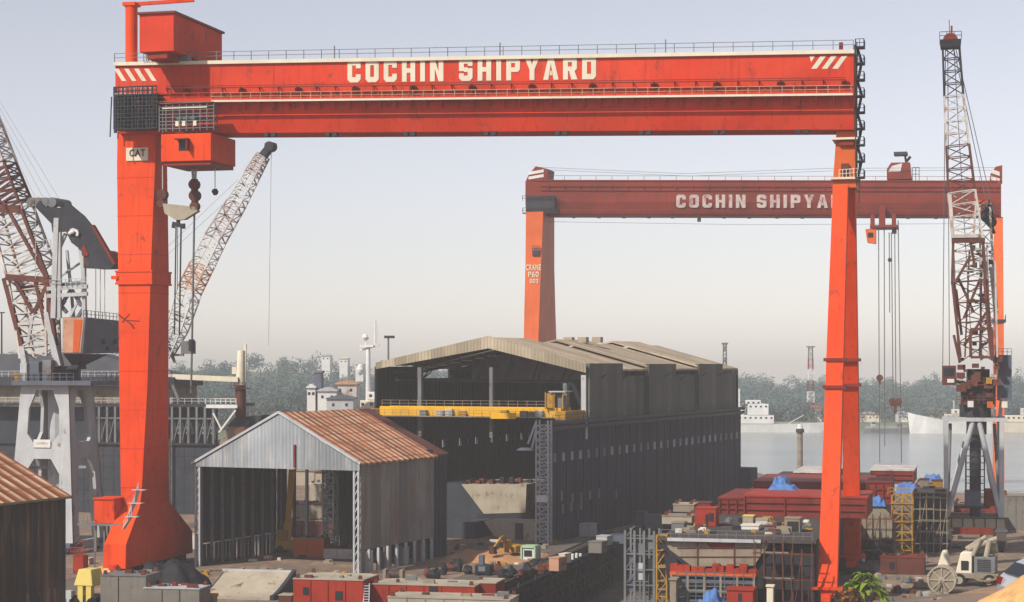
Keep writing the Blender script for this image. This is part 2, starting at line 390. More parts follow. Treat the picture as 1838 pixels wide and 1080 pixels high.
# far wood: thousands of leaf clumps on hundreds of crowns, with trunks, reads as one mass
rng = np.random.default_rng(3)
def crown_cloud(cs, m, name, per=330, leaf=.43):
    V = []; 
    for (x, y, z, r, h) in cs:
        n = int(per * max(.5, min(1.8, (r / 4) ** 1.5)))
        d = rng.normal(size=(n, 3)); d /= np.linalg.norm(d, axis=1)[:, None]
        lob = rng.normal(size=(5, 3)) * .45
        k = rng.integers(0, 5, n); rad = .45 + .35 * rng.random(n)
        c = (d * rad[:, None] + lob[k]) * np.array([r, r, h * .5]) + np.array([x, y, z + h * .62])
        u = rng.normal(size=(n, 3)); u /= np.linalg.norm(u, axis=1)[:, None]
        v = np.cross(u, d); v /= np.linalg.norm(v, axis=1)[:, None] + 1e-6
        s = leaf * (.6 + .9 * rng.random((n, 1)))
        V.append(np.stack([c - u * s, c + v * s * .8, c + u * s, c - v * s * .8], 1).reshape(-1, 3))
    V = np.concatenate(V); nq = len(V) // 4
    me = bpy.data.meshes.new(name); me.vertices.add(len(V)); me.vertices.foreach_set('co', V.ravel().astype(np.float32))
    me.loops.add(nq * 4); me.polygons.add(nq); me.loops.foreach_set('vertex_index', np.arange(nq * 4, dtype=np.int32))
    me.polygons.foreach_set('loop_start', np.arange(0, nq * 4, 4, dtype=np.int32)); me.polygons.foreach_set('loop_total', np.full(nq, 4, dtype=np.int32))
    me.update(calc_edges=True); me.materials.append(m); o = bpy.data.objects.new(name, me); col.objects.link(o); return o
cs = []
for i in range(1500):
    X = rng.uniform(-360, 330); t = rng.random() ** 1.5 * 330 + 9
    Y = shore(X) + t; h = rng.uniform(6.5, 11.5) * (1.15 if rng.random() < .15 else 1); r = h * rng.uniform(.34, .55)
    if X < -150 and t > 60: h *= 1.1
    cs.append((X, Y, bank_z(X, Y) - .5, r, h))
for i in range(90):
    X = rng.uniform(-170, -85); Y = shore(X) + rng.uniform(4, 60); h = rng.uniform(13, 21); cs.append((X, Y, bank_z(X, Y) - .5, h * .4, h))
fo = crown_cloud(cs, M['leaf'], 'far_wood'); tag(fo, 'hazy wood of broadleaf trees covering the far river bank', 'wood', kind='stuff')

# ------------------------------------------------------------------ gantry cranes
def solve_leg(fr, py, l, m_, r):
    lo, hi = .05, 18.0
    fn = lambda w: fr.pl(m_, py, -w)[0] - fr.pl(r, py, w)[0]
    s0 = fn(lo)
    for _ in range(50):
        mid = (lo + hi) / 2
        if (fn(mid) > 0) == (s0 > 0): lo = mid
        else: hi = mid
    w = (lo + hi) / 2
    return fr.pl(l, py, -w)[0], fr.pl(m_, py, -w)[0], w, fr.pl(m_, py, 0)[1]
def leg_rings(fr, rows):
    out = []
    for py, l, m_, r in rows:
        x0, x1, w, z = solve_leg(fr, py, l, m_, r); out.append((x0, x1, w, z))
    return out
def ring(x0, x1, w, z): return [(x0, -w, z), (x1, -w, z), (x1, w, z), (x0, w, z)]

class Girder:
    def __init__(s, fr, lt, rt, lb, rb, yf, wid):
        s.fr, s.yf, s.yb = fr, yf, yf + wid
        s.xl, zl = fr.pl(*lt, yf); s.xr, zr = fr.pl(*rt, yf)
        xb0, zb0 = fr.pl(*lb, yf); xb1, zb1 = fr.pl(*rb, yf)
        s.T = lambda x: zl + (zr - zl) * (x - s.xl) / (s.xr - s.xl)
        s.B = lambda x: zb0 + (zb1 - zb0) * (x - xb0) / (xb1 - xb0)
    def Z(s, x, t): return s.B(x) + (s.T(x) - s.B(x)) * t
    def sbox(s, mb, x0, x1, y0, y1, t, dz0, dz1):
        a = [(x0, y0), (x1, y0), (x1, y1), (x0, y1)]
        return mb.hexa([(x, y, s.Z(x, t) + dz0) for x, y in a], [(x, y, s.Z(x, t) + dz1) for x, y in a])
    def body(s, tk=.36, inset=1.0, n=16):
        mb = MB(); rings = []
        for i in range(n + 1):
            x = s.xl + (s.xr - s.xl) * i / n; f, b_ = s.yf, s.yb
            rings.append([(x, f, s.Z(x, 1)), (x, f, s.Z(x, tk)), (x, f + inset, s.Z(x, 0)), (x, b_ - inset, s.Z(x, 0)), (x, b_, s.Z(x, tk)), (x, b_, s.Z(x, 1))])
        return mb.loft(rings)
    def stripes(s, mb, pxs, y0, y1, lean, t=.03):
        for a in pxs:
            q = [s.fr.pl(a[0], y0, s.yf), s.fr.pl(a[1], y0, s.yf), s.fr.pl(a[1] + lean, y1, s.yf), s.fr.pl(a[0] + lean, y1, s.yf)]
            mb.prism(q, lambda u, v, tt: (u, s.yf - tt, v), .004, .004 + t)
        return mb
def bogie(parent, m1, m2, x, y, ztop, L=5.5):
    mb = MB(); mb.prism([(-L / 2, .9), (L / 2, .9), (L / 2, 1.5), (L * .18, ztop), (-L * .18, ztop), (-L / 2, 1.5)], lambda u, v, t: (x + t, y + u, v), -.55, .55)
    for k in (-1, 1): mb.box(x - .62, x + .62, y + k * L * .3 - .9, y + k * L * .3 + .9, .95, 1.7)
    o = mb.build('bogie_frame', m1, parent)
    for k in (-.42, -.18, .18, .42): MB().tube((x - .35, y + k * L, .48), (x + .35, y + k * L, .48), .47, 14).build('wheel', m2, o)
    return o

def strut_chain(pts, wx, wy):
    mb = MB(); rings = []
    for (x, y, z), k in pts: rings.append([(x - wx * k / 2, y - wy * k / 2, z), (x + wx * k / 2, y - wy * k / 2, z), (x + wx * k / 2, y + wy * k / 2, z), (x - wx * k / 2, y + wy * k / 2, z)])
    return mb.loft(rings)

# ---- front crane
fr = A
GC = thing('gantry_crane', 'bright red gantry crane with machinery house, spanning the whole yard', 'gantry crane', A.loc, A.rz, 'gantry cranes over the dock')
LR = leg_rings(fr, [(226, 211, 279, 300), (300, 210, 278, 300), (480, 212, 271, 303), (700, 214, 264, 302), (880, 217, 254, 303), (903, 217, 251, 304), (962, 187, 226, 345), (1003, 185, 225, 346)])
leg = MB().loft([ring(*r) for r in LR]).build('rigid_leg', M['red'], GC)
c = MB(); x0, x1, w_, z_ = solve_leg(fr, 500, 212, 271, 303)
for dz, k in ((.9, .35), (-.9, .35)): c.hexa(ring(x0 - k, x1 + k, w_ + k, z_ + dz - .12), ring(x0 - k, x1 + k, w_ + k, z_ + dz + .12))
c.hexa(ring(x0 - .25, x1 + .25, w_ + .25, z_ - .78), ring(x0 - .25, x1 + .25, w_ + .25, z_ + .78))
c.bar((x0 - .9, -w_ - .2, z_), (x0 + .1, -w_ - .2, z_), .5, .5); c.build('flange', M['red'], leg)
sm_ = MB()
for k in range(9):
    z = 12 + k * 5.6
    for (p, q) in zip(LR[:-1], LR[1:]):
        if q[3] <= z <= p[3]:
            u = (z - q[3]) / (p[3] - q[3]); xa_, xb_, ww = [q[i] + (p[i] - q[i]) * u for i in range(3)]
            sm_.hexa(ring(xa_ - .03, xb_ + .03, ww + .03, z - .06), ring(xa_ - .03, xb_ + .03, ww + .03, z + .06))
sm_.build('plate_seam', M['redbeam'], leg)
# number board high on the leg: pale plate with worn dark capitals
sx0, sz0 = fr.pl(226, 290, -2.3); sx1, sz1 = fr.pl(266, 265, -2.3)
yb = -solve_leg(fr, 278, 210, 278, 300)[2]
bd = MB().box(sx0, sx1, yb - .16, yb - .01, sz0, sz1).build('sign_board', M['cream'], leg, bevel=.12)
text_mesh('lettering', 'CAT', sx0 + .55, sx1 - .45, 1.05, M['bandred'], leg, lambda u, v, t: (u, yb - .17 - t, sz0 + .65 + v), .03, .03)
zb = LR[-1][3]
for y in (-9.6, -3.6, 3.6, 9.6): bogie(GC, M['redbeam'], M['dgrey'], (LR[-1][0] + LR[-1][1]) / 2, y, zb + .05)
# near-foot electrical house, platform and stairs on the outer side of the leg
ex0, ez0 = fr.pl(178, 936, -6); ex1, ez1 = fr.pl(214, 894, -6)
eh = MB().box(ex0, ex1, -7.6, -3.4, ez0, ez1).build('electric_house', M['red'], GC, bevel=.05)
MB().box(ex0 - .15, ex1 + .1, -7.8, -3.2, ez1, ez1 + .16).build('roof', M['red'], eh)
pf = MB().box(ex0 - 2.2, ex1 + 1.5, -8.4, -3.0, ez0 - .32, ez0 - .02)
for xx in (ex0 + .3, ex0 + 1.6, ex1 - .2): pf.bar((xx, -7.6, ez0 - .3), (xx, -7.6, 3.0), .22); pf.bar((xx, -3.6, ez0 - .3), (xx, -3.6, .0), .22)
pf.rail((ex0 - 2.1, -8.3, ez0), (ex0, -8.3, ez0), 1.1, 3); pf.bar((ex0 - 1.9, -3.6, ez0 - .3), (ex0 - 1.9, -3.6, 0), .16)
pf.build('platform', M['grey'], GC)
st = MB()
for k in range(3):
    a = Vector(fr.l(P(222 + 10 * k, 948 - 24 * k, 268))); b_ = Vector(fr.l(P(236 + 6 * k, 926 - 24 * k, 267)))
    st.bar(a, b_, .5, .12); st.rail(a, b_, 1.0, 4, .06)
    st.box(b_.x - .8, b_.x + 1.2, b_.y - .5, b_.y + .6, b_.z - .05, b_.z + .05)
st.build('stairs', M['lgrey'], GC)
sm = MB()
for k in range(6):
    x = ex0 - 1.2 - .3 * (k % 2); sm.bar((x - .5, -9.2, .3 + k * .75), (x + .6, -9.2, .9 + k * .75), .13, .13)
sm.box(ex0 - 2.0, ex0 - .4, -10.2, -8.6, .1, 2.6); sm.rail((ex0 - 2.2, -10.4, 2.7), (ex0 - .2, -10.4, 2.7), 1.1, 4, .1)
sm.build('cable_reel_frame', M['oxbright'], GC)

gd = Girder(fr, (207, 119), (1532, 97), (300, 238.5), (1500, 231.5), -4.0, 8.0)
bm_ = gd.body(); beam = bm_.build('beam', M['redbeam'], GC)
dk = MB(); gd.sbox(dk, gd.xl - .1, gd.xr + .1, -4.35, 4.35, 1, .003, .5); dk.build('deck_edge', M['cream'], beam)
rl = MB(); n = 40
for y in (-4.25, 4.25):
    for i in range(n + 1):
        x = gd.xl + (gd.xr - gd.xl) * i / n; z = gd.Z(x, 1) + .5; rl.bar((x, y, z), (x, y, z + 1.25), .09)
    for h in (.65, 1.25): rl.bar((gd.xl, y, gd.Z(gd.xl, 1) + .5 + h), (gd.xr, y, gd.Z(gd.xr, 1) + .5 + h), .075)
for x in (31, 55, 78): rl.bar((x, -4.2, gd.Z(x, 1) + .5), (x, -4.2, gd.Z(x, 1) + 2.3), .14)
rl.build('railing', M['grey'], beam)
ps = MB()
for k in range(1, 13): x = gd.xl + (gd.xr - gd.xl) * k / 13; ps.hexa([(x - .05, -4.03, gd.Z(x, .37)), (x + .05, -4.03, gd.Z(x, .37)), (x + .05, -3.99, gd.Z(x, .37)), (x - .05, -3.99, gd.Z(x, .37))], [(x - .05, -4.03, gd.Z(x, .995)), (x + .05, -4.03, gd.Z(x, .995)), (x + .05, -3.99, gd.Z(x, .995)), (x - .05, -3.99, gd.Z(x, .995))])
ps.build('plate_seam', M['redbeam'], beam)
wk = MB(); xa = gd.xl + 6.5
gd.sbox(wk, xa, gd.xr, -5.35, -4.01, .44, -.08, .08)
nb = 44
for i in range(nb + 1):
    x = xa + .3 + (gd.xr - xa - .6) * i / nb; z = gd.Z(x, .44)
    wk.add([(x - .07, -4.01, z - .09), (x - .07, -5.3, z - .09), (x - .07, -4.01, z - 1.3), (x + .07, -4.01, z - .09), (x + .07, -5.3, z - .09), (x + .07, -4.01, z - 1.3)], [(0, 1, 2), (5, 4, 3), (0, 3, 4, 1), (1, 4, 5, 2), (2, 5, 3, 0)])
    wk.bar((x, -5.3, z + .08), (x, -5.3, z + 1.2), .08)
for h in (.62, 1.2): wk.bar((xa, -5.3, gd.Z(xa, .44) + h), (gd.xr, -5.3, gd.Z(gd.xr, .44) + h), .075)
for t, y in ((.575, -4.2), (.25, -3.95)): wk.bar((xa, y, gd.Z(xa, t)), (gd.xr, y, gd.Z(gd.xr, t)), .13)
wk.build('walkway', M['redbeam'], beam)
ct_ = MB(); n2 = 34
for i in range(n2 + 1):
    x = xa + 2 + (gd.xr - xa - 3) * i / n2; z2 = gd.Z(x, .635)
    ct_.bar((x, -4.02, z2 - 1.0), (x, -5.1, z2), .13); ct_.bar((x, -4.02, z2), (x, -5.2, z2), .11); ct_.bar((x, -5.15, z2), (x, -5.15, z2 + .3), .07)
    if i % 3 == 1: ct_.box(x - .5, x + .4, -4.5, -4.02, gd.Z(x, .58) - .2, gd.Z(x, .58) + .5)
for y, dz in ((-5.1, .06), (-4.7, .06), (-5.15, .3)): ct_.bar((xa + 2, y, gd.Z(xa + 2, .635) + dz), (gd.xr - 1, y, gd.Z(gd.xr - 1, .635) + dz), .1)
ct_.build('cable_tray', M['maroon'], beam)
cr = MB()
for i in range(61): x = xa + 9 + (gd.xr - xa - 9.2) * i / 60; cr.bar((x, -5.44, gd.Z(x, .44) + .15), (x, -5.44, gd.Z(x, .44) + 1.15), .075)
for h in (.65, 1.15): cr.bar((xa + 9, -5.44, gd.Z(xa + 9, .44) + h), (gd.xr, -5.44, gd.Z(gd.xr, .44) + h), .08)
cr.build('walkway_railing', M['salmon'], beam)
ke = MB(); gd.sbox(ke, xa + 9, gd.xr, -5.42, -5.36, .44, -.14, .14); ke.build('kickboard', M['cream'], beam)
s1 = MB(); gd.stripes(s1, [(205 + 18 * k, 213 + 18 * k) for k in range(4)], 124, 146, 14); gd.stripes(s1, [(1473 + 19 * k, 1483 + 19 * k) for k in range(3)], 101, 124, -17)
q = [fr.pl(a, b_, -4) for a, b_ in ((1453, 101.5), (1463, 101), (1456, 112))]; s1.prism(q, lambda u, v, t: (u, -4 - t, v), .004, .03)
s1.build('warning_stripes', M['cream'], beam)
tx0 = fr.pl(624, 135, -4)[0]; tx1 = fr.pl(1070, 130, -4)[0]
block_letters('lettering', 'COCHIN SHIPYARD', tx0, tx1, 3.1, M['cream'], beam, lambda u, v, t: (u, -4.005 - t, gd.Z(u, .70) + .05 + v))
for px in (485, 595, 735, 880, 1008, 1158, 1292, 1440):
    x = fr.pl(px, 235, -3)[0]; m1 = MB(); z = gd.Z(x, 0)
    for dx in (-.55, .5): m1.box(x + dx - .3, x + dx + .3, -3.2, -2.2, z - .55, z + .01)
    m1.build('cable_trolley', M['dgrey'], beam)
# rubber-dark gallery round the leg head and cables at the outer end
gl = MB(); gx0, gz1 = fr.pl(204, 172, -6.2); gx1, gz0 = fr.pl(281, 230, -6.2)
for k in range(4):
    z = gz0 + (gz1 - gz0) * k / 3; gl.box(gx0, gx1, -6.2, -4.02, z - .08, z + .08); gl.rail((gx0, -6.15, z), (gx1, -6.15, z), 1.2, 9, .12)
for i in range(13):
    x = gx0 + (gx1 - gx0) * i / 12; gl.bar((x, -6.1, gz0), (x, -6.1, gz1), .13); gl.bar((x, -4.6, gz0), (x, -4.6, gz1), .3)
gl.box(gx0 + .4, gx1 - .3, -5.0, -4.02, gz0 + .4, gz1 - .4)
for y in (-5, -2.5, 0): gl.bar((gx0 - .3, y, gz0 - .4), (gx0 - .3, y, gz1 + 1.2), .35); gl.bar((gx0 - .9, y - .5, gz0 - 1), (gx0 - .9, y, gz1), .14)
gl.rail((gx0, -6.1, gz1), (gx1, -6.1, gz1), 1.1, 10, .09)
gl.build('gallery', M['dgrey'], GC)
gt = MB(); gd.sbox(gt, gd.xl + .4, gd.xl + 6.2, -5.2, -4.01, .56, 0, .12); 
for i in range(12): x = gd.xl + .5 + i * .5; gt.bar((x, -5.1, gd.Z(x, .56)), (x, -5.1, gd.Z(x, .56) + .9), .07)
gt.bar((gd.xl + .4, -5.1, gd.Z(gd.xl, .56) + .9), (gd.xl + 6.2, -5.1, gd.Z(gd.xl + 6, .56) + .9), .08); gt.build('head_railing', M['lgrey'], GC)
# ladder tower at the far end of the beam
ld = MB(); lx = gd.xr + .2
for k in range(9):
    z = gd.Z(gd.xr, 1) + 1 - k * 2.15; ld.box(lx, lx + 1.1, -3.6, -1.2, z - .05, z + .05); ld.rail((lx + 1.1, -3.6, z), (lx + 1.1, -1.2, z), 1.0, 2, .08)
    ld.rail((lx, -3.6, z), (lx + 1.1, -3.6, z), 1.0, 2, .08)
    if k < 8: ld.bar((lx + .2 + .6 * (k % 2), -3.4, z), (lx + .8 - .6 * (k % 2), -1.4, z - 2.1), .35, .1)
for y in (-3.6, -1.2): ld.bar((lx + .05, y, gd.Z(gd.xr, 1) + 2), (lx + .05, y, gd.Z(gd.xr, 1) - 17), .12)
ld.bar((lx - .5, 3.5, gd.Z(gd.xr, 1)), (lx - .5, 3.5, gd.Z(gd.xr, 1) + 2.4), .3)
ld.build('ladder_tower', M['dgrey'], GC)
pt_ = MB(); x = fr.pl(1510, 95, -3)[0]; pt_.box(x - .25, x + .25, -3.6, -3.1, gd.Z(x, 1) + .4, gd.Z(x, 1) + 1.6); pt_.build('bollard_post', M['maroon'], beam)

# machinery house and mast on top of the beam
mx0, _ = fr.pl(250, 90, -9); mx1, mzb = fr.pl(312, 92, -9); _, mzt = fr.pl(312, 24, -9)
mh = MB().box(mx0, mx1, -9, 8.5, mzb, mzt).build('machinery_house', M['redbeam'], GC, bevel=.08)
MB().box(mx0 - .25, mx1 + .3, -9.3, 8.8, mzt + .003, mzt + .3).build('roof', M['maroon'], mh)
mu = MB(); mu.box(mx0 + 1, mx1 - 1.2, -8.6, 7, mzb - .9, mzb - .003)
mu.build('underframe', M['oxbright'], mh)
mg = MB(); zt = gd.Z(mx0, 1) + .5
for x, y in ((mx0 + .8, -4), (mx1 - .8, -4), (mx0 + .8, 4), (mx1 - .8, 4)): mg.bar((x, y, zt), (x, y, mzb), .5); mg.box(x - 1, x + 1, y - .4, y + .4, zt, zt + .8)
mg.tube((mx0 + 1.5, -3, zt + 1), (mx0 + 3.4, -3, zt + 1), .7, 12); mg.box(mx0 + 3.8, mx0 + 5, -4.5, -2, zt, zt + 1.6); mg.box(mx1 - .5, mx1 + 3.0, -1, 6, mzb - .8, mzb - .3)
mg.rail((mx0 - 1.4, -4.5, zt), (mx0 + .2, -4.5, zt), 1.3, 4, .1)
mg.build('winch_gear', M['grey'], mh)
px0, _ = fr.pl(226, 100, 0); px1, _ = fr.pl(246, 100, 0)
mt = MB().tube(((px0 + px1) / 2, 0, gd.Z(px0, 1) + .4), ((px0 + px1) / 2, 0, gd.Z(px0, 1) + 9.3), (px1 - px0) / 2, 16); mo = mt.build('jib_mast', M['red'], GC, smooth=False)
jb = MB(); jz = gd.Z(px0, 1) + 9.3; jx = (px0 + px1) / 2; jb.box(jx - 1.0, jx + 1.0, -1, 1, jz, jz + .5); jb.bar((jx, 0, jz + .3), (jx + 9, 2, jz + .9), .5, .5); jb.build('jib', M['red'], mo)

# lower trolley with its cabin, scaffold and hook gear
tx0, tz0 = fr.pl(289, 291, -7.5); tx1, tz1 = fr.pl(379, 239, -7.5)
tr = MB().box(tx0, tx1, -7.5, 1.5, tz0, tz1).build('trolley', M['red'], GC, bevel=.06)
MB().box(tx0 + .3, tx1 - .2, -7.2, 1.2, tz0 - .55, tz0 - .003).build('floor_frame', M['maroon'], tr)
wx0, wz0 = fr.pl(321, 271, -7.5); wx1, wz1 = fr.pl(337, 252, -7.5)
MB().box(wx0, wx1, -7.56, -7.503, wz0, wz1).build('window', M['glass'], tr)
hd = MB(); hd.box(wx0 - .25, wx1 + .3, -8.6, -7.503, wz1 + .02, wz1 + .2); hd.box(wx1 + .1, wx1 + .3, -8.5, -7.503, wz0, wz1); hd.build('window_hood', M['maroon'], tr)
sp = MB(); q0 = fr.pl(286, 232, -6.8); q1 = fr.pl(384, 190, -6.8)
for k in range(4):
    z = q0[1] + (q1[1] - q0[1]) * k / 3; sp.box(q0[0], q1[0], -6.8, -5.45, z - .06, z + .06); sp.bar((q0[0], -6.8, z + .55), (q1[0], -6.8, z + .55), .1)
for i in range(9): x = q0[0] + (q1[0] - q0[0]) * i / 8; sp.bar((x, -6.8, q0[1] - .4), (x, -6.8, q1[1] + .3), .13); sp.bar((x, -5.6, q0[1] - .4), (x, -5.6, q1[1]), .13)
sp.box(q0[0] + 2.5, q0[0] + 5.5, -6.5, -5.5, q0[1] + .7, q0[1] + 1.9)
sp.build('scaffold', M['grey'], tr)
sb = MB()
for px in (318, 330, 350): x = fr.pl(px, 235, -6.8)[0]; sb.box(x - .25, x + .25, -6.9, -6.82, q0[1] + .3, q0[1] + 1.0)
sb.box(q0[0] + .5, q1[0] - 1, -6.95, -6.86, q1[1] - .25, q1[1] - .1); sb.build('scaffold_board', M['cream'], tr)
hy = -2.0
def hp(px, py): x, z = fr.pl(px, py, hy); return Vector((x, hy, z))
hk = MB()
hk.prism([tuple(fr.pl(a, b_, hy)) for a, b_ in ((294, 366), (352, 372), (357, 380), (333, 395), (318, 396), (298, 384))], lambda u, v, t: (u, hy + t, v), -.5, .5)
hb = hk.build('hook_beam', M['beige'], GC)
for (a, b_), shs in ((((292, 345), (294, 372)), ((292, 350, .75), (290, 366, .6))), (((349, 322), (350, 375)), ((349, 332, .75), (350, 352, .8), (350, 371, .65)))):
    hs = MB(); hs.bar(hp(*a), hp(*b_), .9, .5)
    for px, py, r in shs: c_ = hp(px, py); hs.tube(c_ - Vector((0, .5, 0)), c_ + Vector((0, .5, 0)), r, 14)
    hs.build('sheave_block', M['bandred'], hb)
hh = MB(); hh.bar(hp(320, 394), hp(320, 408), .45); hh.bar(hp(310, 402), hp(331, 407), .5, .6); hh.bar(hp(312, 402), hp(311, 410), .4); hh.bar(hp(329, 402), hp(330, 411), .4)
hh.build('hook', M['dgrey'], hb)
hr = MB()
for a, b_, r in (((316, 408), (313, 600), .11), ((325, 408), (322, 600), .13), ((319, 408), (318, 520), .06)): hr.tube(hp(*a), hp(*b_), r, 6)
hr.build('sling', M['dgrey'], hb)
for a, b_, r in (((347, 298), (348, 325), .16), ((352, 298), (351, 325), .16), ((344, 298), (346, 325), .12), ((292, 298), (292, 345), .10), ((386, 298), (386, 338), .07)): MB().tube(hp(*a), hp(*b_), r, 6).build('hoist_rope', M['wrope'], GC)
h3 = MB().tube(hp(349, 375), hp(343, 704), .16, 6); o = h3.build('load_line', M['rope'], GC)
h4 = MB(); c_ = hp(344, 618); h4.tube(c_ - Vector((0, 0, .9)), c_ + Vector((0, 0, .8)), .45, 10); h4.blob(hp(386, 345), .45, 3); h4.build('line_weight', M['dgrey'], o)
ant = MB()
a = fr.l(P(222, 574, 270)); ant.bar(a + Vector((-.8, 0, .8)), a + Vector((1.2, 0, -.6)), .18); ant.bar(a + Vector((.9, 0, .9)), a + Vector((-.2, 0, -.3)), .16); ant.bar(a + Vector((1.2, 0, -.6)), a + Vector((1.6, 0, -1.2)), .2); ant.bar(a, a + Vector((0, 5, 0)), .12)
ant.build('floodlight_bracket', M['maroon'], GC)

# pinned leg: neck, two struts, collars and bogies
S = 101.0
nx0, nz1 = fr.pl(1501, 236, -2.4); nx1, nz0 = fr.pl(1535, 337, -2.4)
nk = MB().hexa([(nx0 - .5, -2.4, nz0), (nx1 + .1, -2.4, nz0), (nx1 + .1, 2.4, nz0), (nx0 - .5, 2.4, nz0)], [(nx0, -2.0, nz1), (nx1, -2.0, nz1), (nx1, 2.0, nz1), (nx0, 2.0, nz1)]).build('leg_head', M['orange'], GC)
for py, e in ((250, .35), (321, .5)): z = fr.pl(1515, py, -2.2)[1]; MB().box(nx0 - e - .2, nx1 + e, -2.9, 2.6, z - .14, z + .14).build('flange', M['cream'], nk)
nf = MB()
nf.rail((nx0 + .4, -2.85, fr.pl(1515, 321, -2.2)[1]), (nx1 + .3, -2.85, fr.pl(1515, 321, -2.2)[1] + .14), 1.1, 5, .08); nf.build('railing', M['cream'], nk)
dw = MB(); a = fr.pl(1510, 316, -2.45); b_ = fr.pl(1524, 294, -2.45); dw.box(a[0], b_[0], -2.62, -2.42, a[1], b_[1]); dw.build('hatch', M['bandred'], nk)
gp = MB(); a = fr.pl(1506, 262, -2.45); b_ = fr.pl(1532, 251, -2.45); gp.box(a[0], b_[0], -2.6, -2.15, a[1], b_[1] - .2); gp.build('bearing', M['maroon'], nk)
zf = 2.4
for sgn, dx in ((-1, .1), (1, .85)):
    ap = (S + dx, sgn * 1.45, nz0 + .3); ft = (S + (-.1 if sgn < 0 else .15), sgn * 20, zf)
    mb = MB(); rings = []
    for t, wx, wy in ((0, 1.95, 2.2), (.45, 2.15, 2.4), (1, 2.35, 2.2)):
        c_ = Vector(ap).lerp(Vector(ft), t); rings.append([(c_.x - wx / 2, c_.y - wy / 2, c_.z), (c_.x + wx / 2, c_.y - wy / 2, c_.z), (c_.x + wx / 2, c_.y + wy / 2, c_.z), (c_.x - wx / 2, c_.y + wy / 2, c_.z)])
    so = mb.loft(rings).build('strut', M['red'], GC)
    cl = MB(); 
    for zc in (30.4, 26.9):
        t = (ap[2] - zc) / (ap[2] - zf); c_ = Vector(ap).lerp(Vector(ft), t); cl.box(c_.x - 1.4, c_.x + 1.4, c_.y - 1.5, c_.y + 1.5, zc - .22, zc + .22)
    cl.build('flange', M['maroon'], so)
    f2 = MB(); f2.box(ft[0] - 2.0, ft[0] + 1.8, ft[1] - 1.4, ft[1] + 1.4, zf - .35, zf - .003); f2.box(ft[0] - .9, ft[0] + .9, ft[1] - 1, ft[1] + 1, zf - 1.0, zf - .35); f2.build('foot_plate', M['red'], GC)
    bogie(GC, M['red'], M['dgrey'], ft[0], ft[1], zf - .9, 7.5)
cp = MB(); cp.rail((S + 1.8, -1.5, nz0), (S + 1.8, -1.5, nz1), 1, 8, .1); cp.bar((nx1 + .5, -2, nz0 - 2), (nx1 + .5, -2, nz1), .14); cp.build('service_ladder', M['dgrey'], nk)

# ---- rear crane
B = Frame((6.86, 480, 0), 14)
RC = thing('gantry_crane', 'faded maroon and orange gantry crane behind the long dark building bay', 'gantry crane', B.loc, B.rz, 'gantry cranes over the dock')
LR2 = leg_rings(B, [(384, 944, 975, 995), (480, 943, 971, 995), (560, 941, 968, 997), (620, 940, 966, 999)])
xs = LR2[-1]; LR2 += [(xs[0] + .2, xs[1] - .2, xs[2] + 2.2, 9.0), (xs[0] + .3, xs[1] - .3, 12.0, 4.5), (xs[0] + .3, xs[1] - .3, 12.0, 2.4)]
leg2 = MB().loft([ring(*r) for r in LR2]).build('rigid_leg', M['orange'], RC)
for y in (-9, -3, 3, 9): bogie(RC, M['maroon'], M['dgrey'], (LR2[-1][0] + LR2[-1][1]) / 2, y, 2.45)
g2 = Girder(B, (943, 325.5), (1797, 327), (1000, 388), (1780, 389.5), -3.6, 7.2)
beam2 = g2.body(.4, .8).build('beam', M['maroon'], RC)
e2 = MB(); g2.sbox(e2, g2.xl + 2, g2.xr, -3.8, 3.8, 1, .003, .3); 
for i in range(28):
    x = g2.xl + 6 + (g2.xr - g2.xl - 7) * i / 27; e2.bar((x, -3.7, g2.Z(x, 1) + .3), (x, -3.7, g2.Z(x, 1) + 1.2), .1)
    for t in (.88,): e2.box(x - .08, x + .08, -4.0, -3.61, g2.Z(x, t) - 1.2, g2.Z(x, t))
e2.bar((g2.xl + 6, -3.7, g2.Z(g2.xl, 1) + 1.2), (g2.xr, -3.7, g2.Z(g2.xr, 1) + 1.2), .09)
for t in (.17, .74, .86): e2.bar((g2.xl + 4, -3.9, g2.Z(g2.xl + 4, t)), (g2.xr, -3.9, g2.Z(g2.xr, t)), .16)
e2.build('railing', M['maroon'], beam2)
a = B.pl(1214, 358, -3.6)[0]; b_ = B.pl(1534, 358, -3.6)[0]
block_letters('lettering', 'COCHIN SHIPYARD', a, b_, 3.2, M['fadedletter'], beam2, lambda u, v, t: (u, -3.606 - t, g2.Z(u, .24) + v))
for i, px in enumerate((1030, 1075, 1120, 1165, 1207, 1255, 1300, 1345, 1395, 1440, 1630, 1680)):
    x = B.pl(px, 389, -2.5)[0]; z = g2.Z(x, 0); MB().box(x - .4, x + .4, -3.0, -2.2, z - (1.3 if px == 1255 else .5), z + .01).build('cable_trolley', M['dgrey'], beam2)
fl = MB(); fl.bar((g2.xl + 6, -2.6, g2.Z(g2.xl, 0) - 1.5), (g2.xl + 55, -2.6, g2.Z(g2.xl + 55, 0) - 2.0), .08); fl.bar((g2.xl + 55, -2.6, g2.Z(g2.xl + 55, 0) - 2.0), (g2.xr - 3, -2.6, g2.Z(g2.xr, 0) - 1.5), .08)
for s_ in (-3.2, 3.2):
    fl.bar((g2.xl + 2, s_, g2.T(g2.xl) + 3.5), (g2.xl + 40, s_, g2.T(g2.xl + 40) + 1.9), .08); fl.bar((g2.xl + 40, s_, g2.T(g2.xl + 40) + 1.9), (g2.xl + 75, s_, g2.T(g2.xl + 75) + 3.2), .08); fl.bar((g2.xl + 75, s_, g2.T(g2.xl + 75) + 3.2), (g2.xr, s_, g2.T(g2.xr) + 3.4), .08)
fl.build('stay_wire', M['rope'], beam2)
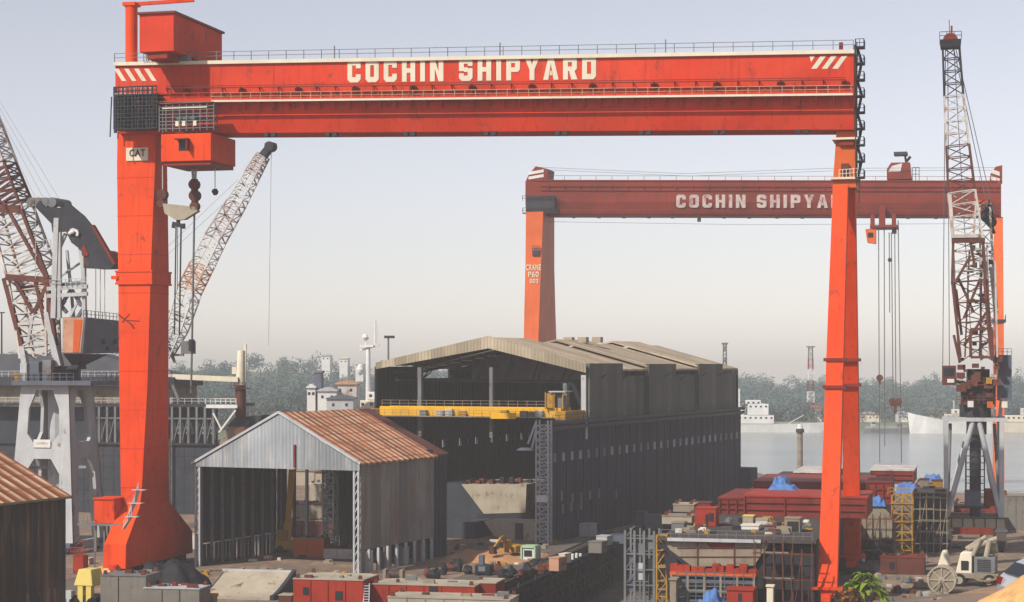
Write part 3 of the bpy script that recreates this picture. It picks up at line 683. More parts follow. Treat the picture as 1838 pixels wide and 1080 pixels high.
# white and red striped gable heads at both ends
def head(px, name, mirror):
    e = MB(); q = [B.pl(a_, b2, -3.6) for a_, b2 in px]; e.prism(q, lambda u, v, t: (u, -3.6 + t, v), -.02, 7.0); ho = e.build('end_head', M['maroon'], beam2)
    (x0, z0), (x1, z1) = q[0], q[2]; s_ = MB(); w = (x1 - x0); 
    for k in range(2):
        za = z0 + (z1 - z0) * (.1 + .42 * k); zb_ = za + (z1 - z0) * .26; d = (z1 - z0) * .2 * (-1 if mirror else 1)
        xa_, xb_ = x0 + .12 * w, x0 + .8 * w
        s_.prism([(xa_, za), (xb_, za + d), (xb_, zb_ + d), (xa_, zb_)], lambda u, v, t: (u, -3.63 - t, v), 0, .05)
    s_.build('warning_stripes', M['white'], ho)
head([(944, 325), (982, 325), (984, 304), (962, 299), (950, 312)], 'l', False)
head([(1776, 326), (1799, 326), (1799, 297), (1787, 300), (1778, 312)], 'r', True)
gl2 = MB(); a = B.pl(938, 384, -5); b_ = B.pl(1002, 352, -5)
gl2.box(a[0], b_[0], -5, -3.62, a[1], a[1] + .25); gl2.box(a[0] + .8, b_[0] - 1, -4.6, -3.62, a[1] + .3, b_[1]); gl2.rail((a[0], -5, a[1] + .2), (b_[0], -5, a[1] + .2), 1.2, 9, .12); gl2.rail((a[0], -5, b_[1] - 1), (b_[0], -5, b_[1] - 1), 1.2, 9, .12)
gl2.build('gallery', M['dgrey'], RC)
yl = -solve_leg(B, 490, 943, 971, 995)[2]
for k, (t_, w_, h_) in enumerate((('CRANE', (944, 971), 11), ('P60', (948, 967), 10), ('003', (951, 966), 8))):
    py = (486, 498, 509)[k]; zq_ = B.pl(957, py, -3)[1]; pr_, qr_ = next((p, q) for p, q in zip(LR2[:-1], LR2[1:]) if q[3] <= zq_ <= p[3]); yl = -(qr_[2] + (pr_[2] - qr_[2]) * (zq_ + 1.6 * 0 - qr_[3]) / (pr_[3] - qr_[3])) - .1; a = B.pl(w_[0], py, yl); b_ = B.pl(w_[1], py - h_, yl)
    text_mesh('lettering', t_, a[0], b_[0], b_[1] - a[1], M['cream'], leg2, lambda u, v, t, z=a[1], yl=yl: (u, yl - t, z + v), .02, .04)
yl = -solve_leg(B, 445, 944, 974, 995)[2]; dr = MB(); a = B.pl(953, 460, yl); b_ = B.pl(970, 428, yl); dr.box(a[0], a[0] + 1.7, yl - .25, yl, a[1] + 1.2, b_[1]); dr.box(a[0] + .6, b_[0], yl - 1.1, yl, a[1], a[1] + 1.3); dr.rail((a[0] + .6, yl - 1.1, a[1] + 1.3), (b_[0], yl - 1.1, a[1] + 1.3), 1.1, 3, .12); dr.build('landing', M['dgrey'], leg2)
# rear crane's pinned leg (in line with the view, so it reads as one post)
S2 = B.pl(1792, 600, 0)[0]
for sgn in (-1, 1):
    so = MB().loft([[(S2 - 1.15 * k, sgn * y - 1.2, z), (S2 + 1.15 * k, sgn * y - 1.2, z), (S2 + 1.15 * k, sgn * y + 1.2, z), (S2 - 1.15 * k, sgn * y + 1.2, z)] for y, z, k in ((1.3, g2.Z(S2, 0) - .01, .9), (8, 35, 1.05), (18, 2.4, 1.1))]).build('strut', M['orange'], RC)
    bogie(RC, M['maroon'], M['dgrey'], S2, sgn * 18, 2.45, 7)
    cl = MB().box(S2 - 1.7, S2 + 1.7, sgn * 7 - 1.8, sgn * 7 + 1.8, 39.6, 40.1); cl.rail((S2 + 1.6, sgn * 7 - 1.8, 40.1), (S2 + 1.6, sgn * 7 + 1.8, 40.1), 1.1, 3, .1); cl.build('landing', M['dgrey'], so)
# its trolleys: cab hung below and winch house on top
tx0, tz0 = B.pl(1562, 410, -3); tx1, tz1 = B.pl(1611, 388, -3)
tt = MB(); tt.box(tx0, tx1, -4.4, 4.4, tz0, tz0 + .6)
for x in (tx0 + .6, (tx0 + tx1) / 2 - .6, tx1 - .8): tt.box(x - .5, x + .5, -4.3, -3.4, tz0 + .5, tz1 + .3)
tt.box((tx0 + tx1) / 2 - 1, (tx0 + tx1) / 2 + .4, -4.5, -3.7, tz0, B.pl(1580, 371, -3)[1]); tro = tt.build('trolley', M['maroon'], RC)
a = B.pl(1553, 436, -4); b_ = B.pl(1572, 409, -4); cbx = MB().hexa([(a[0] + .5, -4, a[1]), (b_[0], -4, a[1] - .3), (b_[0], -1.5, a[1] - .3), (a[0] + .5, -1.5, a[1])], [(a[0], -4, b_[1] - .4), (b_[0], -4, b_[1]), (b_[0], -1.5, b_[1]), (a[0], -1.5, b_[1] - .4)]).build('driver_cab', M['orange'], tro)
MB().box(a[0] + .6, b_[0] - .6, -4.08, -4.02, a[1] + 1.2, b_[1] - 1.2).build('window', M['glass'], cbx)
a = B.pl(1601, 420, -3); b_ = B.pl(1609, 405, -3); MB().box(a[0], b_[0], -3.5, -2, a[1], b_[1]).build('counter_block', M['dgrey'], tro)
def bp(px, py): x, z = B.pl(px, py, -2.5); return Vector((x, -2.5, z))
ro = MB()
for a, b_ in (((1577, 410), (1578, 680)), ((1587, 410), (1588, 800)), ((1596, 418), (1597, 560)), ((1600, 418), (1603, 715)), ((1606, 418), (1608, 715)), ((1612, 396), (1618, 830)), ((1578, 685), (1579, 830))): ro.tube(bp(*a), bp(*b_), .11, 6)
roo = ro.build('hoist_rope', M['rope'], RC)
hk = MB(); c_ = bp(1579, 677); hk.tube(c_ - Vector((0, .5, 0)), c_ + Vector((0, .5, 0)), .8, 12); hk.bar(c_, c_ - Vector((0, 0, 1.6)), .5); c_ = bp(1597, 467); hk.blob(c_, .5, 4)
c_ = bp(1607, 722)
for dx in (-.7, .8): hk.tube(c_ + Vector((dx, -.5, .4)), c_ + Vector((dx, .5, .4)), .8, 12)
hk.box(c_.x - 1.1, c_.x + 1.2, c_.y - .4, c_.y + .4, c_.z - .8, c_.z + .4); hk.bar(c_, c_ - Vector((0, 0, 2.6)), .6); hk.build('hook_block', M['bandred'], roo)
a = B.pl(1592, 325, -2); b_ = B.pl(1636, 292, -2)
wh = MB().prism([(a[0], a[1] + .3), (b_[0], a[1] + .3), (b_[0] - .4, b_[1]), (a[0] + 1, b_[1]), (a[0], b_[1] - 1.5)], lambda u, v, t: (u, t, v), -2.5, 2.5).build('winch_house', M['maroon'], RC)
wr = MB(); wr.box(a[0] + 1.6, b_[0] - 1.0, -2.2, 2.2, b_[1] + 1.9, b_[1] + 2.6); wr.bar((b_[0] - 1.3, 0, b_[1]), (b_[0] - 1.6, 0, b_[1] + 2), .5); wr.bar((b_[0] - 1.2, 0, b_[1] + .5), (b_[0] - .3, 0, b_[1] + 1.6), .6); wr.build('davit', M['dgrey'], wh)
wq = MB(); wq.prism([(a[0] + .3, b_[1] - 2.2), (a[0] + 3.2, b_[1] - 2.2), (a[0] + 3.6, b_[1] - .2), (a[0] + 1.2, b_[1] - .8)], lambda u, v, t: (u, -2.52 - t, v), 0, .05); wq.build('panel', M['white'], wh)
wf = MB(); wf.rail((b_[0] + .2, -2, g2.T(b_[0]) + .3), (b_[0] + 1.8, -2, g2.T(b_[0]) + .3), 3.2, 2, .14); wf.build('guard_frame', M['dgrey'], wh)
# ------------------------------------------------------------------ long dark building bay
D = Frame((6.0, 317, 0), 22.9)
BH = thing('building_bay', 'long dark shipbuilding bay with open front, tan roof and stepped side panels', 'shed', D.loc, D.rz)
WID = 41.5; yfar = D.sd(1329, 800, 0)[0]; zl = D.sd(1053, 756, 0)[1]
yr0 = D.sd(1053, 700, 0)[0]
wn_rows = []
# lower walls: sheeting with a row of window openings left between an upper and a lower band
zw = D.sd(1000, 820, 0)[1]; wh_ = 1.5; nwin = 28; pit = yfar / (nwin + .5)
def side_wall(x, t, name):
    mb = MB(); mb.box(x, x + t, 0, yfar, 0, zw - wh_ / 2); mb.box(x, x + t, 0, yfar, zw + wh_ / 2, zl)
    for k in range(nwin + 1):
        y0 = 0 if k == 0 else (k - .5) * pit + 1.25 + .35
        y1 = yfar if k == nwin else (k + .5) * pit + .35
        mb.box(x, x + t, y0, y1, zw - wh_ / 2, zw + wh_ / 2)
    return mb.build(name, M['walldark'], BH)
w1 = side_wall(-.45, .45, 'wall'); w2 = side_wall(-WID, .45, 'wall')
protos = {}; rw_ = random.Random(41)
for k in range(nwin):
    yc = (k + .5) * pit + .975; mm = rw_.choice(['pane', 'pane', 'pane', 'grey', 'glass', 'bgrey'])
    for xx in ((.01, -WID + .25) if k % 2 == 0 else (.01,)):
        if mm not in protos: protos[mm] = MB().box(-.04, .04, -.62, .62, -.74, .74).build('window', M[mm], BH, loc=(xx, yc, zw))
        else: part_copy(protos[mm], (xx, yc, zw))
lw = None
for k, (px, py) in enumerate(((1008, 889), (1027, 893), (1043, 890), (1059, 887), (1075, 884), (1105, 886), (1025, 908), (1043, 905), (1010, 912))):
    y, z = D.sd(px, py, .0); 
    if lw is None: lw = MB().box(.002, .06, -.5, .5, -.8, .8).build('vent_panel', M['grey'], BH, loc=(0, y, z))
    else: part_copy(lw, (0, y, z))
rb = MB()
for k in range(nwin + 1):
    y = .3 + k * (yfar - .6) / nwin; rb.box(.002, .13, y - .16, y + .16, 0, zl - .8)
rb.build('rib', M['hulldark'], BH)
lg = MB(); lg.box(-.8, 1.0, -.2, yfar + .3, zl, zl + .55); lg.box(.3, .9, -.2, yfar, zl - .9, zl - .3); lg.rail((.9, -.2, zl + .55), (.9, yfar, zl + .55), 1.0, 40, .06); lg.build('runway_ledge', M['dgrey'], BH)
lg2 = MB(); lg2.box(-WID - .5, -WID + 1.2, -.2, yfar + .3, zl, zl + .55); lg2.build('runway_ledge', M['dgrey'], BH)
# the stepped upper side panels
pxs = [(1053, 1113, 651), (1113, 1160, 673), (1160, 1209, 652), (1209, 1250, 671), (1250, 1293, 652), (1293, 1323, 669)]
bays = []
for i, (a, b_, top) in enumerate(pxs):
    y0 = D.sd(a, 700, 0)[0]; y1 = D.sd(b_, 700, 0)[0]; z = D.sd((a + b_) / 2, top, 0)[1]; bays.append((y0, y1, z))
    off = .55 if i % 2 == 0 else -.25
    MB().box(-.3 + min(0, off), off, y0 + .03, y1 - .03, zl + .56, z).build('bay_panel', M['panelgreen'], BH)
    MB().box(-WID, -WID + .4, y0 + .03, y1 - .03, zl + .56, z - .6).build('bay_panel', M['walldark'], BH)
# roof: three wide raised bays with lower strips between
xr, zr = D.pl(880, 604, yr0); zel = D.pl(678, 652, yr0)[1]; xel = D.pl(678, 655, yr0)[0]; zer = D.pl(1053, 655, yr0)[1]
def roof_seg(y0, y1, dz, name='roof', m=None, th=.35):
    mb = MB()
    for xa, za, xb, zb_ in ((xel, zel, xr, zr), (xr, zr, .15, zer)):
        mb.hexa([(xa, y0, za + dz - th), (xb, y0, zb_ + dz - th), (xb, y1, zb_ + dz - th), (xa, y1, za + dz - th)], [(xa, y0, za + dz), (xb, y0, zb_ + dz), (xb, y1, zb_ + dz), (xa, y1, za + dz)])
    return mb.build(name, m or M['rooftan'], BH)
for i, (y0, y1, z) in enumerate(bays): roof_seg(y0 - (.6 if i == 0 else 0), y1 - .002, .0 if i % 2 == 0 else -.7)
# light fascia round the open gable
fz = 2.0
mb = MB()
for xa, za, xb, zb_ in ((xel, zel, xr, zr), (xr, zr, .15, zer)):
    k = 1.15 if xa < xr - 1 else 1.5
    mb.hexa([(xa, yr0 - .85, za - (.95 if xa == xel else 2.0) - .0), (xb, yr0 - .85, zb_ - (2.0 if xb == xr else 1.25)), (xb, yr0 - .62, zb_ - (2.0 if xb == xr else 1.25)), (xa, yr0 - .62, za - (.95 if xa == xel else 2.0))],
            [(xa, yr0 - .85, za + .25), (xb, yr0 - .85, zb_ + .25), (xb, yr0 - .62, zb_ + .25), (xa, yr0 - .62, za + .25)])
mb.build('fascia', M['fasciatan'], BH)
# inner gable screen, posts and end wall
gy = yr0 + 22; mb = MB()
mb.prism([(xel + 9, zel - 3.2), (-.9, zer - 3.2), (-.9, zer - .5), (xr, zr - .5), (xel + 9, zel + .6)], lambda u, v, t: (u, gy + t, v), 0, .3); mb.build('gable_screen', M['grey'], BH)
mb = MB(); mb.box(-WID + .5, -.5, yfar - .5, yfar - .1, 0, zl + 6); mb.prism([(-WID + .5, zl + 6.003), (-.5, zl + 6.003), (-.5, zer - .9), (xr, zr - .9), (-WID + .5, zel - .9)], lambda u, v, t: (u, t, v), yfar - .5, yfar - .1); mb.build('end_wall', M['walldarkx'], BH)
for px, w in ((755, .36), (883, .32), (1049, .45)):
    x = D.pl(px, 700, yr0)[0]; MB().box(x - w, x + w, yr0 - .5, yr0 + .4, zl - 3, D.pl(px, 668 if px < 1000 else 672, yr0)[1] + (1 if px < 1000 else 0)).build('column', M['grey'] if px < 1000 else M['lgrey'], BH)
tb = MB()
for k in range(7): 
    y = yr0 + 6 + k * 12
    tb.bar((xel + .4, y, zel - 1.5), (xr, y, zr - 1.5), .5); tb.bar((xr, y, zr - 1.5), (-.4, y, zer - 1.5), .5); tb.bar((xel + .4, y, zel - 3.0), (-.4, y, zer - 3.0), .4)
    for j in range(8):
        t = j / 7; a = Vector((xel + .4, y, zel - 3)).lerp(Vector((-.4, y, zer - 3)), t); zt_ = (zel + (zr - zel) * min(1, (a.x - xel) / (xr - xel)) if a.x < xr else zr + (zer - zr) * (a.x - xr) / (0 - xr)) - 1.5
        tb.bar(a, (a.x + 2, y, zt_), .2)
tb.build('roof_truss', M['dgrey'], BH)
for k in range(6):
    x, z = D.pl(775 + 22 * k, 658 - 4 * k, yr0 + 6); MB().box(x - .9, x + .9, yr0 + 5.4, yr0 + 7, z - .12, z + .12).build('work_light', M['pane'], BH)
# lattice corner column with fittings
ct = MB(); yc = -.9
x0, _ = D.pl(965, 900, -.9); x1, _ = D.pl(989, 900, -.9)
for x in (x0 + .15, x1 - .15):
    for y in (-1.9, -.35): ct.bar((x, y, 0), (x, y, zl + .8), .24)
for k in range(16):
    z = k * (zl / 16); z2 = z + zl / 16
    for y in (-1.9, -.35): ct.bar((x0 + .15, y, z), (x1 - .15, y, z2), .12); ct.bar((x0 + .15, y, z2), (x1 - .15, y, z2), .12); ct.bar((x1 - .15, y, z), (x0 + .15, y, z2), .1)
    ct.bar((x1 - .15, -1.9, z), (x1 - .15, -.35, z2), .11)
ct.build('lattice_column', M['lgrey'], BH)
ll = MB(); ll.box(x0 + .4, x1 - .1, -2.5, -2.0, D.pl(980, 900, -2)[1], D.pl(980, 888, -2)[1]); ll.build('sign_plate', M['white'], BH)
ll = MB(); a = Vector((x0 - .2, -1.2, D.pl(950, 770, -1)[1])); b_ = Vector((D.pl(945, 800, -1)[0], -1.6, D.pl(945, 806, -1)[1]))
ll.bar(a + Vector((0, 0, 1.2)), b_ + Vector((.5, 0, 1)), .5, .3); ll.bar(a, b_ + Vector((1.2, 0, .3)), .3); ll.tube(b_ + Vector((0, 0, -.05)), b_ + Vector((0, 0, .35)), 1.5, 12, .9); ll.build('floodlight', M['lgrey'], BH)
# low annex past the far end of the wall
MB().box(-2, 2.2, yfar + .4, yfar + 6, 0, D.sd(1333, 842, 2)[1]).build('annex', M['walldark'], BH)
fn = MB()
for k in range(3): fn.box(-20 + k * 3, -18.2 + k * 3, yr0 + 40, yr0 + 41.5, zr - .6 - 0 * k, zr + .5)
fn.build('ridge_vent', M['rooftan'], BH)

# overhead travelling crane on the runway
OC = thing('overhead_crane', 'yellow overhead travelling crane across the front of the dark building bay', 'overhead crane', D.w(0, 12.5, zl + .56), D.rz)
Q = Frame(D.w(0, 12.5, zl + .56), 22.9); z0 = zl + .56
oz = lambda p: p[1]
def ql(px, py, y=-1.6): x, z = Q.pl(px, py, y); return x, z - 0 - 0
qa = Q.pl(704, 748, -1.6); qb = Q.pl(1000, 733, -1.6)
gx0, gx1 = -WID + 3.2, -1.2
gdz0, gdz1 = .35, 2.0
MB().box(gx0 + 1.5, gx1 - .8, -1.6, -.5, gdz0, gdz1).build('main_girder', M['yellow'], OC, bevel=.05)
MB().box(gx0 + 1.5, gx1 - .8, 2.2, 3.2, gdz0, gdz1).build('main_girder', M['yellow'], OC, bevel=.05)
for x in (gx0 - 1.4, gx1 - .9):
    e = MB(); e.box(x, x + 2.0, -4.2, 5.8, -.0 + .02, 1.5); e.build('end_carriage', M['ochre'], OC, bevel=.1)
wk = MB(); wk.box(gx0 + 1.5, gx1 - 1, -2.7, -1.603, gdz0 - .1, gdz0 + .05); wk.rail((gx0 + 1.5, -2.65, gdz0 + .05), (gx1 - 1, -2.65, gdz0 + .05), 1.0, 22, .07); wk.rail((gx0 + 1.5, -.6, gdz1), (gx1 - 4, -.6, gdz1), 1.1, 18, .07); wk.build('walkway', M['tan'], OC)
for px, c_ in ((760, 'grey'), (790, 'lgrey'), (806, 'lgrey'), (830, 'ochre'), (905, 'ochre'), (940, 'grey'), (955, 'grey'), (968, 'lgrey')):
    x, z = Q.pl(px, 743, -2.2); MB().box(x - .7, x + .6, -2.4, -1.62, gdz0 + .06, gdz0 + random.uniform(.9, 1.5)).build('gear_box', M[c_], OC, bevel=.05)
x0, _ = Q.pl(880, 740, -3); x1, _ = Q.pl(925, 740, -3); MB().box(x0, x1, -2.9, -2.72, gdz0 - .3, gdz0 + .75).build('sign_board', M['yellow'], OC)
cx0, cz0 = Q.pl(979, 728, -2); cx1, cz1 = Q.pl(1012, 703, -2); cz0 -= 0; 
cb = MB()
for x in (cx0 + .1, (cx0 + cx1) / 2, cx1 - .1):
    for y in (-2.2, .4): cb.bar((x, y, gdz1 - .2), (x, y, cz1), .2)
cb.box(cx0, (cx0 + cx1) / 2 - .3, -2.1, .3, gdz1, cz1 - .2); cbo = cb.build('trolley_cab', M['ochre'], OC)
MB().box(cx0 + .8, cx1 + .5, -2.6, .8, cz1, cz1 + .2).build('roof', M['lgrey'], cbo); MB().box((cx0 + cx1) / 2 + .3, cx1 - .3, -1.6, 0, gdz1, cz1 - .6).build('winch', M['grey'], cbo)

# ship block inside the bay
SB = thing('ship_block', 'beige hull block, its diagonal shade coloured blue grey, standing inside the dark bay', 'hull block', D.w(-22, 16, 0), D.rz)
E = Frame(D.w(-22, 16, 0), 22.9)
a = [E.pl(*p, 0) for p in ((828, 868), (945, 868), (943, 919), (868, 921))]
MB().prism(a, lambda u, v, t: (u, t, v), 0, 16).build('hull_plating', M['beige'], SB)
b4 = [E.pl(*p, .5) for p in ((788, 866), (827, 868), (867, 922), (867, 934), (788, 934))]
MB().prism(b4, lambda u, v, t: (u, t, v), .5, 15).build('shade_plating', M['hullgrey'], SB)  # diagonal wall shadow on the block, drawn as a darker panel
b4 = [E.pl(*p, -.3) for p in ((858, 922), (950, 920), (952, 934), (856, 936))]; MB().prism(b4, lambda u, v, t: (u, t, v), -.2, 14).build('keel_block', M['hulldark'], SB)
for px in (800, 835, 880, 930): x, z = E.pl(px, 934, 2); MB().box(x - .5, x + .5, 1, 3, 0, z + .2).build('support_stand', M['dgrey'], SB)
for k in range(16):
    x, z = E.pl(835 + k * 7, 866, 1 + k % 3); MB().box(x - .4, x + .4, .5 + k % 4, 1.4 + k % 4, z - .3, z + random.uniform(.2, 1.1)).build('deck_fitting', M['bandred' if k % 3 else 'hulldark'], SB)
LB = thing('ship_block', 'pale tan plate section standing low behind the green cabin in the bay mouth', 'hull block', D.w(-8, 5, 0), D.rz)
E2 = Frame(D.w(-8, 4, 0), 22.9); a = [E2.pl(*p, 0) for p in ((868, 934), (962, 936), (962, 972), (920, 972), (888, 962))]
mb = MB(); mb.prism([(u, max(v, .0)) for u, v in a], lambda u, v, t: (u, t - 1, v), 0, 6); mb.build('plating', M['beige'], LB); mb = MB(); x, z = E2.pl(932, 955, 0); mb.box(x - .7, x + .7, -1.15, -1.003, z - 1.2, z + 1.6); mb.build('opening', M['hulldark'], LB)
LC = thing('ship_block', 'blue grey low hull block in shade beside the open striped shed', 'hull block', D.w(-30, 3, 0), D.rz)
E3 = Frame(D.w(-30, 3, 0), 22.9); a = [E3.pl(*p, 0) for p in ((786, 936), (852, 936), (850, 972), (786, 976))]
MB().prism([(u, max(v, 0)) for u, v in a], lambda u, v, t: (u, t, v), 0, 8).build('plating', M['hullgrey'], LC); x, z = E3.pl(795, 955, 0); MB().box(x - .6, x + .6, -.1, -.003, z - 1.6, z + 1.2).build('opening', M['hulldark'], LC)

# ------------------------------------------------------------------ smaller open shed
def open_shed():
    H = Frame((-21.4, 271, 0), 24.5)
    t = thing('open_shed', 'open ended steel shed with grey gable and orange striped roof, mid yard', 'shed', H.loc, H.rz, 'sheds with striped rusty roofs')
    L = H.sd(779, 900, 0)[0]; W = -H.pl(357, 900, 0)[0]
    ze = H.pl(648, 829, 0)[1]; xp, zp = H.pl(503, 739, -.6); zel = H.pl(355, 829, 0)[1]
    zb0 = H.sd(700, 985, 0)[1] + .6
    # roof slabs with overhang
    for (xa, za, xb, zb_, mm) in ((-W - .6, zel - .1, xp, zp, 'roofrust'), (xp, zp, .5, ze - .1, 'roofrust')):
        mb = MB(); mb.hexa([(xa, -.9, za - .22), (xb, -.9, zb_ - .22), (xb, L + .5, zb_ - .22), (xa, L + .5, za - .22)], [(xa, -.9, za), (xb, -.9, zb_), (xb, L + .5, zb_), (xa, L + .5, za)]); mb.build('roof', M[mm], t)
    zf = H.pl(500, 840, -1)[1]; zf2 = H.pl(640, 840, -1)[1]
    zg = min(zf, zf2); mb = MB(); mb.prism([(-W - .4, zg), (.3, zg), (.3, ze - .35), (xp, zp - .3), (-W - .4, zel - .35)], lambda u, v, tt: (u, -1.0 + tt, v), 0, .12); gb = mb.build('gable', M['wallgreyx'], t)
    mb = MB(); mb.bar((-W - .6, -1.05, zel - .1), (xp, -1.05, zp + .05), .3, .35); mb.bar((xp, -1.05, zp + .05), (.5, -1.05, ze - .1), .3, .35); mb.build('barge_board', M['lgrey'], gb)
    x, z = H.pl(529, 838, -1.1); z2 = H.pl(529, 797, -1.1)[1]; MB().box(x - .16, x + .16, -1.25, -1.003, z, z2).build('drain_pipe', M['oxide'], gb)
    mb = MB(); mb.box(-.14, 0, 0, L, zb0, ze - .45); rw = mb.build('wall', M['wallgrey'], t)
    gt_ = MB(); gt_.bar((.2, -.6, ze - .3), (.2, L + .4, ze - .3), .3); gt_.build('gutter', M['tan'], rw)
    pb = MB(); n = 8
    for k in range(n + 1):
        y = .15 + k * (L - .3) / n; pb.box(-.5, -.15, y - .2, y + .2, 0, ze - .5)
    pb.build('post', M['lgrey'], t)
    for k in range(n):
        y = .15 + k * (L - .3) / n; c_ = ('wallgrey', 'lgrey', 'wallbrown', 'wallgrey')[k % 4]
        MB().box(-.9 - .3 * (k % 2), -.78 - .3 * (k % 2), y + .3, y + (L - .3) / n - .25, 0, zb0 - .1 - .4 * (k % 3)).build('base_panel', M[c_], t)
    # left wall seen from inside: boards with gaps of daylight
    mb = MB(); nb = 22; random.seed(5)
    for k in range(nb):
        y0 = k * L / nb; g_ = random.choice((.05, .08, .1, .3, .06)); mb.box(-W, -W + .12, y0, y0 + L / nb - g_, 3.3, zel - .5)
    for k in range(nb):
        y0 = k * L / nb; g_ = random.choice((.5, .25, .7, .3)); mb.box(-W + .002, -W + .12, y0, y0 + L / nb - g_, 0, 3.1)
    mb.build('wall', M['walldark'], t)
    mb = MB()
    for k in range(n + 1): y = .15 + k * (L - .3) / n; mb.box(-W + .14, -W + .5, y - .2, y + .2, 0, zel - .6)
    mb.build('post', M['grey'], t)
    for xx in (-W + .3, -.35):
        mb = MB()
        for dx in (-.35, .35): mb.bar((xx + dx, -.75, 0), (xx + dx, -.75, zg), .26)
        for k in range(12): mb.bar((xx - .35, -.75, k * zg / 12), (xx + .35, -.75, (k + 1) * zg / 12), .12)
        mb.build('front_column', M['lgrey'], t)
    x0, _ = H.pl(588, 900, L); x1, _ = H.pl(607, 900, L); mb = MB(); mb.lattice(((x0 + x1) / 2, L - .8, 0), ((x0 + x1) / 2, L - .8, zg), x1 - x0, x1 - x0, 11, .32, .16, side=(1, 0, 0), d0=1.2, d1=1.2); mb.build('rear_column', M['lgrey'], t)
    x0, _ = H.pl(610, 900, L); x1, _ = H.pl(515, 900, L)
    MB().box(x0, -.2, L - .15, L, .0, zg + 2).build('rear_wall', M['walldarkx'], t); MB().box(-W + .2, x1, L - .15, L, .0, zg + 2).build('rear_wall', M['walldarkx'], t)
    mb = MB()
    for k in range(4):
        y = 1.5 + k * (L - 2) / 3.2; mb.bar((-W + .2, y, zg + .2), (-.2, y, zg + .2), .35); mb.bar((-W + .2, y, zel - .6), (xp, y, zp - .6), .3); mb.bar((xp, y, zp - .6), (-.2, y, ze - .6), .3)
        for j in range(8): 
            xx = -W + .5 + j * (W - 1) / 7; zt_ = (zel + (zp - zel) * (xx + W) / (xp + W) if xx < xp else zp + (ze - zp) * (xx - xp) / (0 - xp)) - .7; mb.bar((xx, y, zg + .3), (xx, y, max(zg + .4, zt_)), .16)
    mb.build('roof_truss', M['dgrey'], t)
    return H, L, W
H, HL, HW = open_shed()
# dark lean-to behind the open shed roof
HB = thing('lean_to_shed', 'dark brown roofed lean-to directly behind the open striped shed', 'shed', H.w(-8.2, HL + 1.2, 0), H.rz)
K = Frame(H.w(-8.2, HL + 1.2, 0), 24.5); a = [K.pl(*p, 0) for p in ((612, 738), (640, 733), (779, 812), (779, 828))]
mb = MB(); zz = K.pl(779, 815, 0)[1]; xq, zq = K.pl(636, 733, 0); x9 = K.pl(779, 815, 0)[0]
mb.hexa([(xq, 0, zq - .3), (x9, 0, zz - .3), (x9, 5, zz - .3), (xq, 5, zq - .3)], [(xq, 0, zq), (x9, 0, zz), (x9, 5, zz), (xq, 5, zq)]); mb.hexa([(xq - 12, 0, zq - 6), (xq - .01, 0, zq - .3), (xq - .01, 5, zq - .3), (xq - 12, 5, zq - 6)], [(xq - 12, 0, zq - 5.7), (xq - .01, 0, zq), (xq - .01, 5, zq), (xq - 12, 5, zq - 5.7)]); mb.build('roof', M['bandred'], HB)
mb = MB(); mb.box(x9 - .5, x9 - .2, .2, 4.8, 0, zz - .4); mb.build('wall', M['walldark'], HB)
mb = MB(); 
for y in (.5, 4.4): mb.box(xq - 11.5, xq - 11.1, y, y + .4, 0, zq - 6); mb.box(xq - .2, xq + .2, y, y + .4, 0, zq - .4)
mb.build('post', M['dgrey'], HB)

# ------------------------------------------------------------------ near shed at the left edge
N = Frame((-45.54, 195, 0), 24)
NS = thing('striped_shed', 'near shed with dark rust-streaked wall, in front of the grey portal crane', 'shed', N.loc, N.rz, 'sheds with striped rusty roofs')
ze = N.sd(118, 886, 0)[1]; xk, zk = N.pl(0, 812, 0); sl = (zk - ze) / xk; xp = -9.0; zp = ze + sl * xp
for (xa, za, xb, zb_) in ((2 * xp, ze, xp, zp), (xp, zp, .45, ze + sl * .45)):
    mb = MB(); mb.hexa([(xa, -60, za - .22), (xb, -60, zb_ - .22), (xb, .5, zb_ - .22), (xa, .5, za - .22)], [(xa, -60, za), (xb, -60, zb_), (xb, .5, zb_), (xa, .5, za)]); mb.build('roof', M['roofrust'], NS)
MB().box(-.14, 0, -60, 0, 7.2, ze - .3).build('wall', M['wallbrown'], NS); MB().box(-.05, .07, -60, -.1, 0, 7.3).build('lower_wall', M['wallbrown'], NS); MB().box(2 * xp, 2 * xp + .14, -60, 0, 0, ze - .3).build('wall', M['wallbrown'], NS)
mb = MB(); mb.prism([(2 * xp + .2, 0), (-.2, 0), (-.2, ze - .35), (xp, zp - .35), (2 * xp + .2, ze - .35)], lambda u, v, t: (u, t, v), -.2, -.05); mb.build('gable', M['wallgreyx'], NS)
mb = MB(); mb.bar((.35, -60, ze - .3), (.35, .4, ze - .3), .22)
for k in range(14): mb.box(.072, .2, -58 + k * 4.3, -57.85 + k * 4.3, 0, 7.2)
mb.build('gutter', M['tan'], NS)
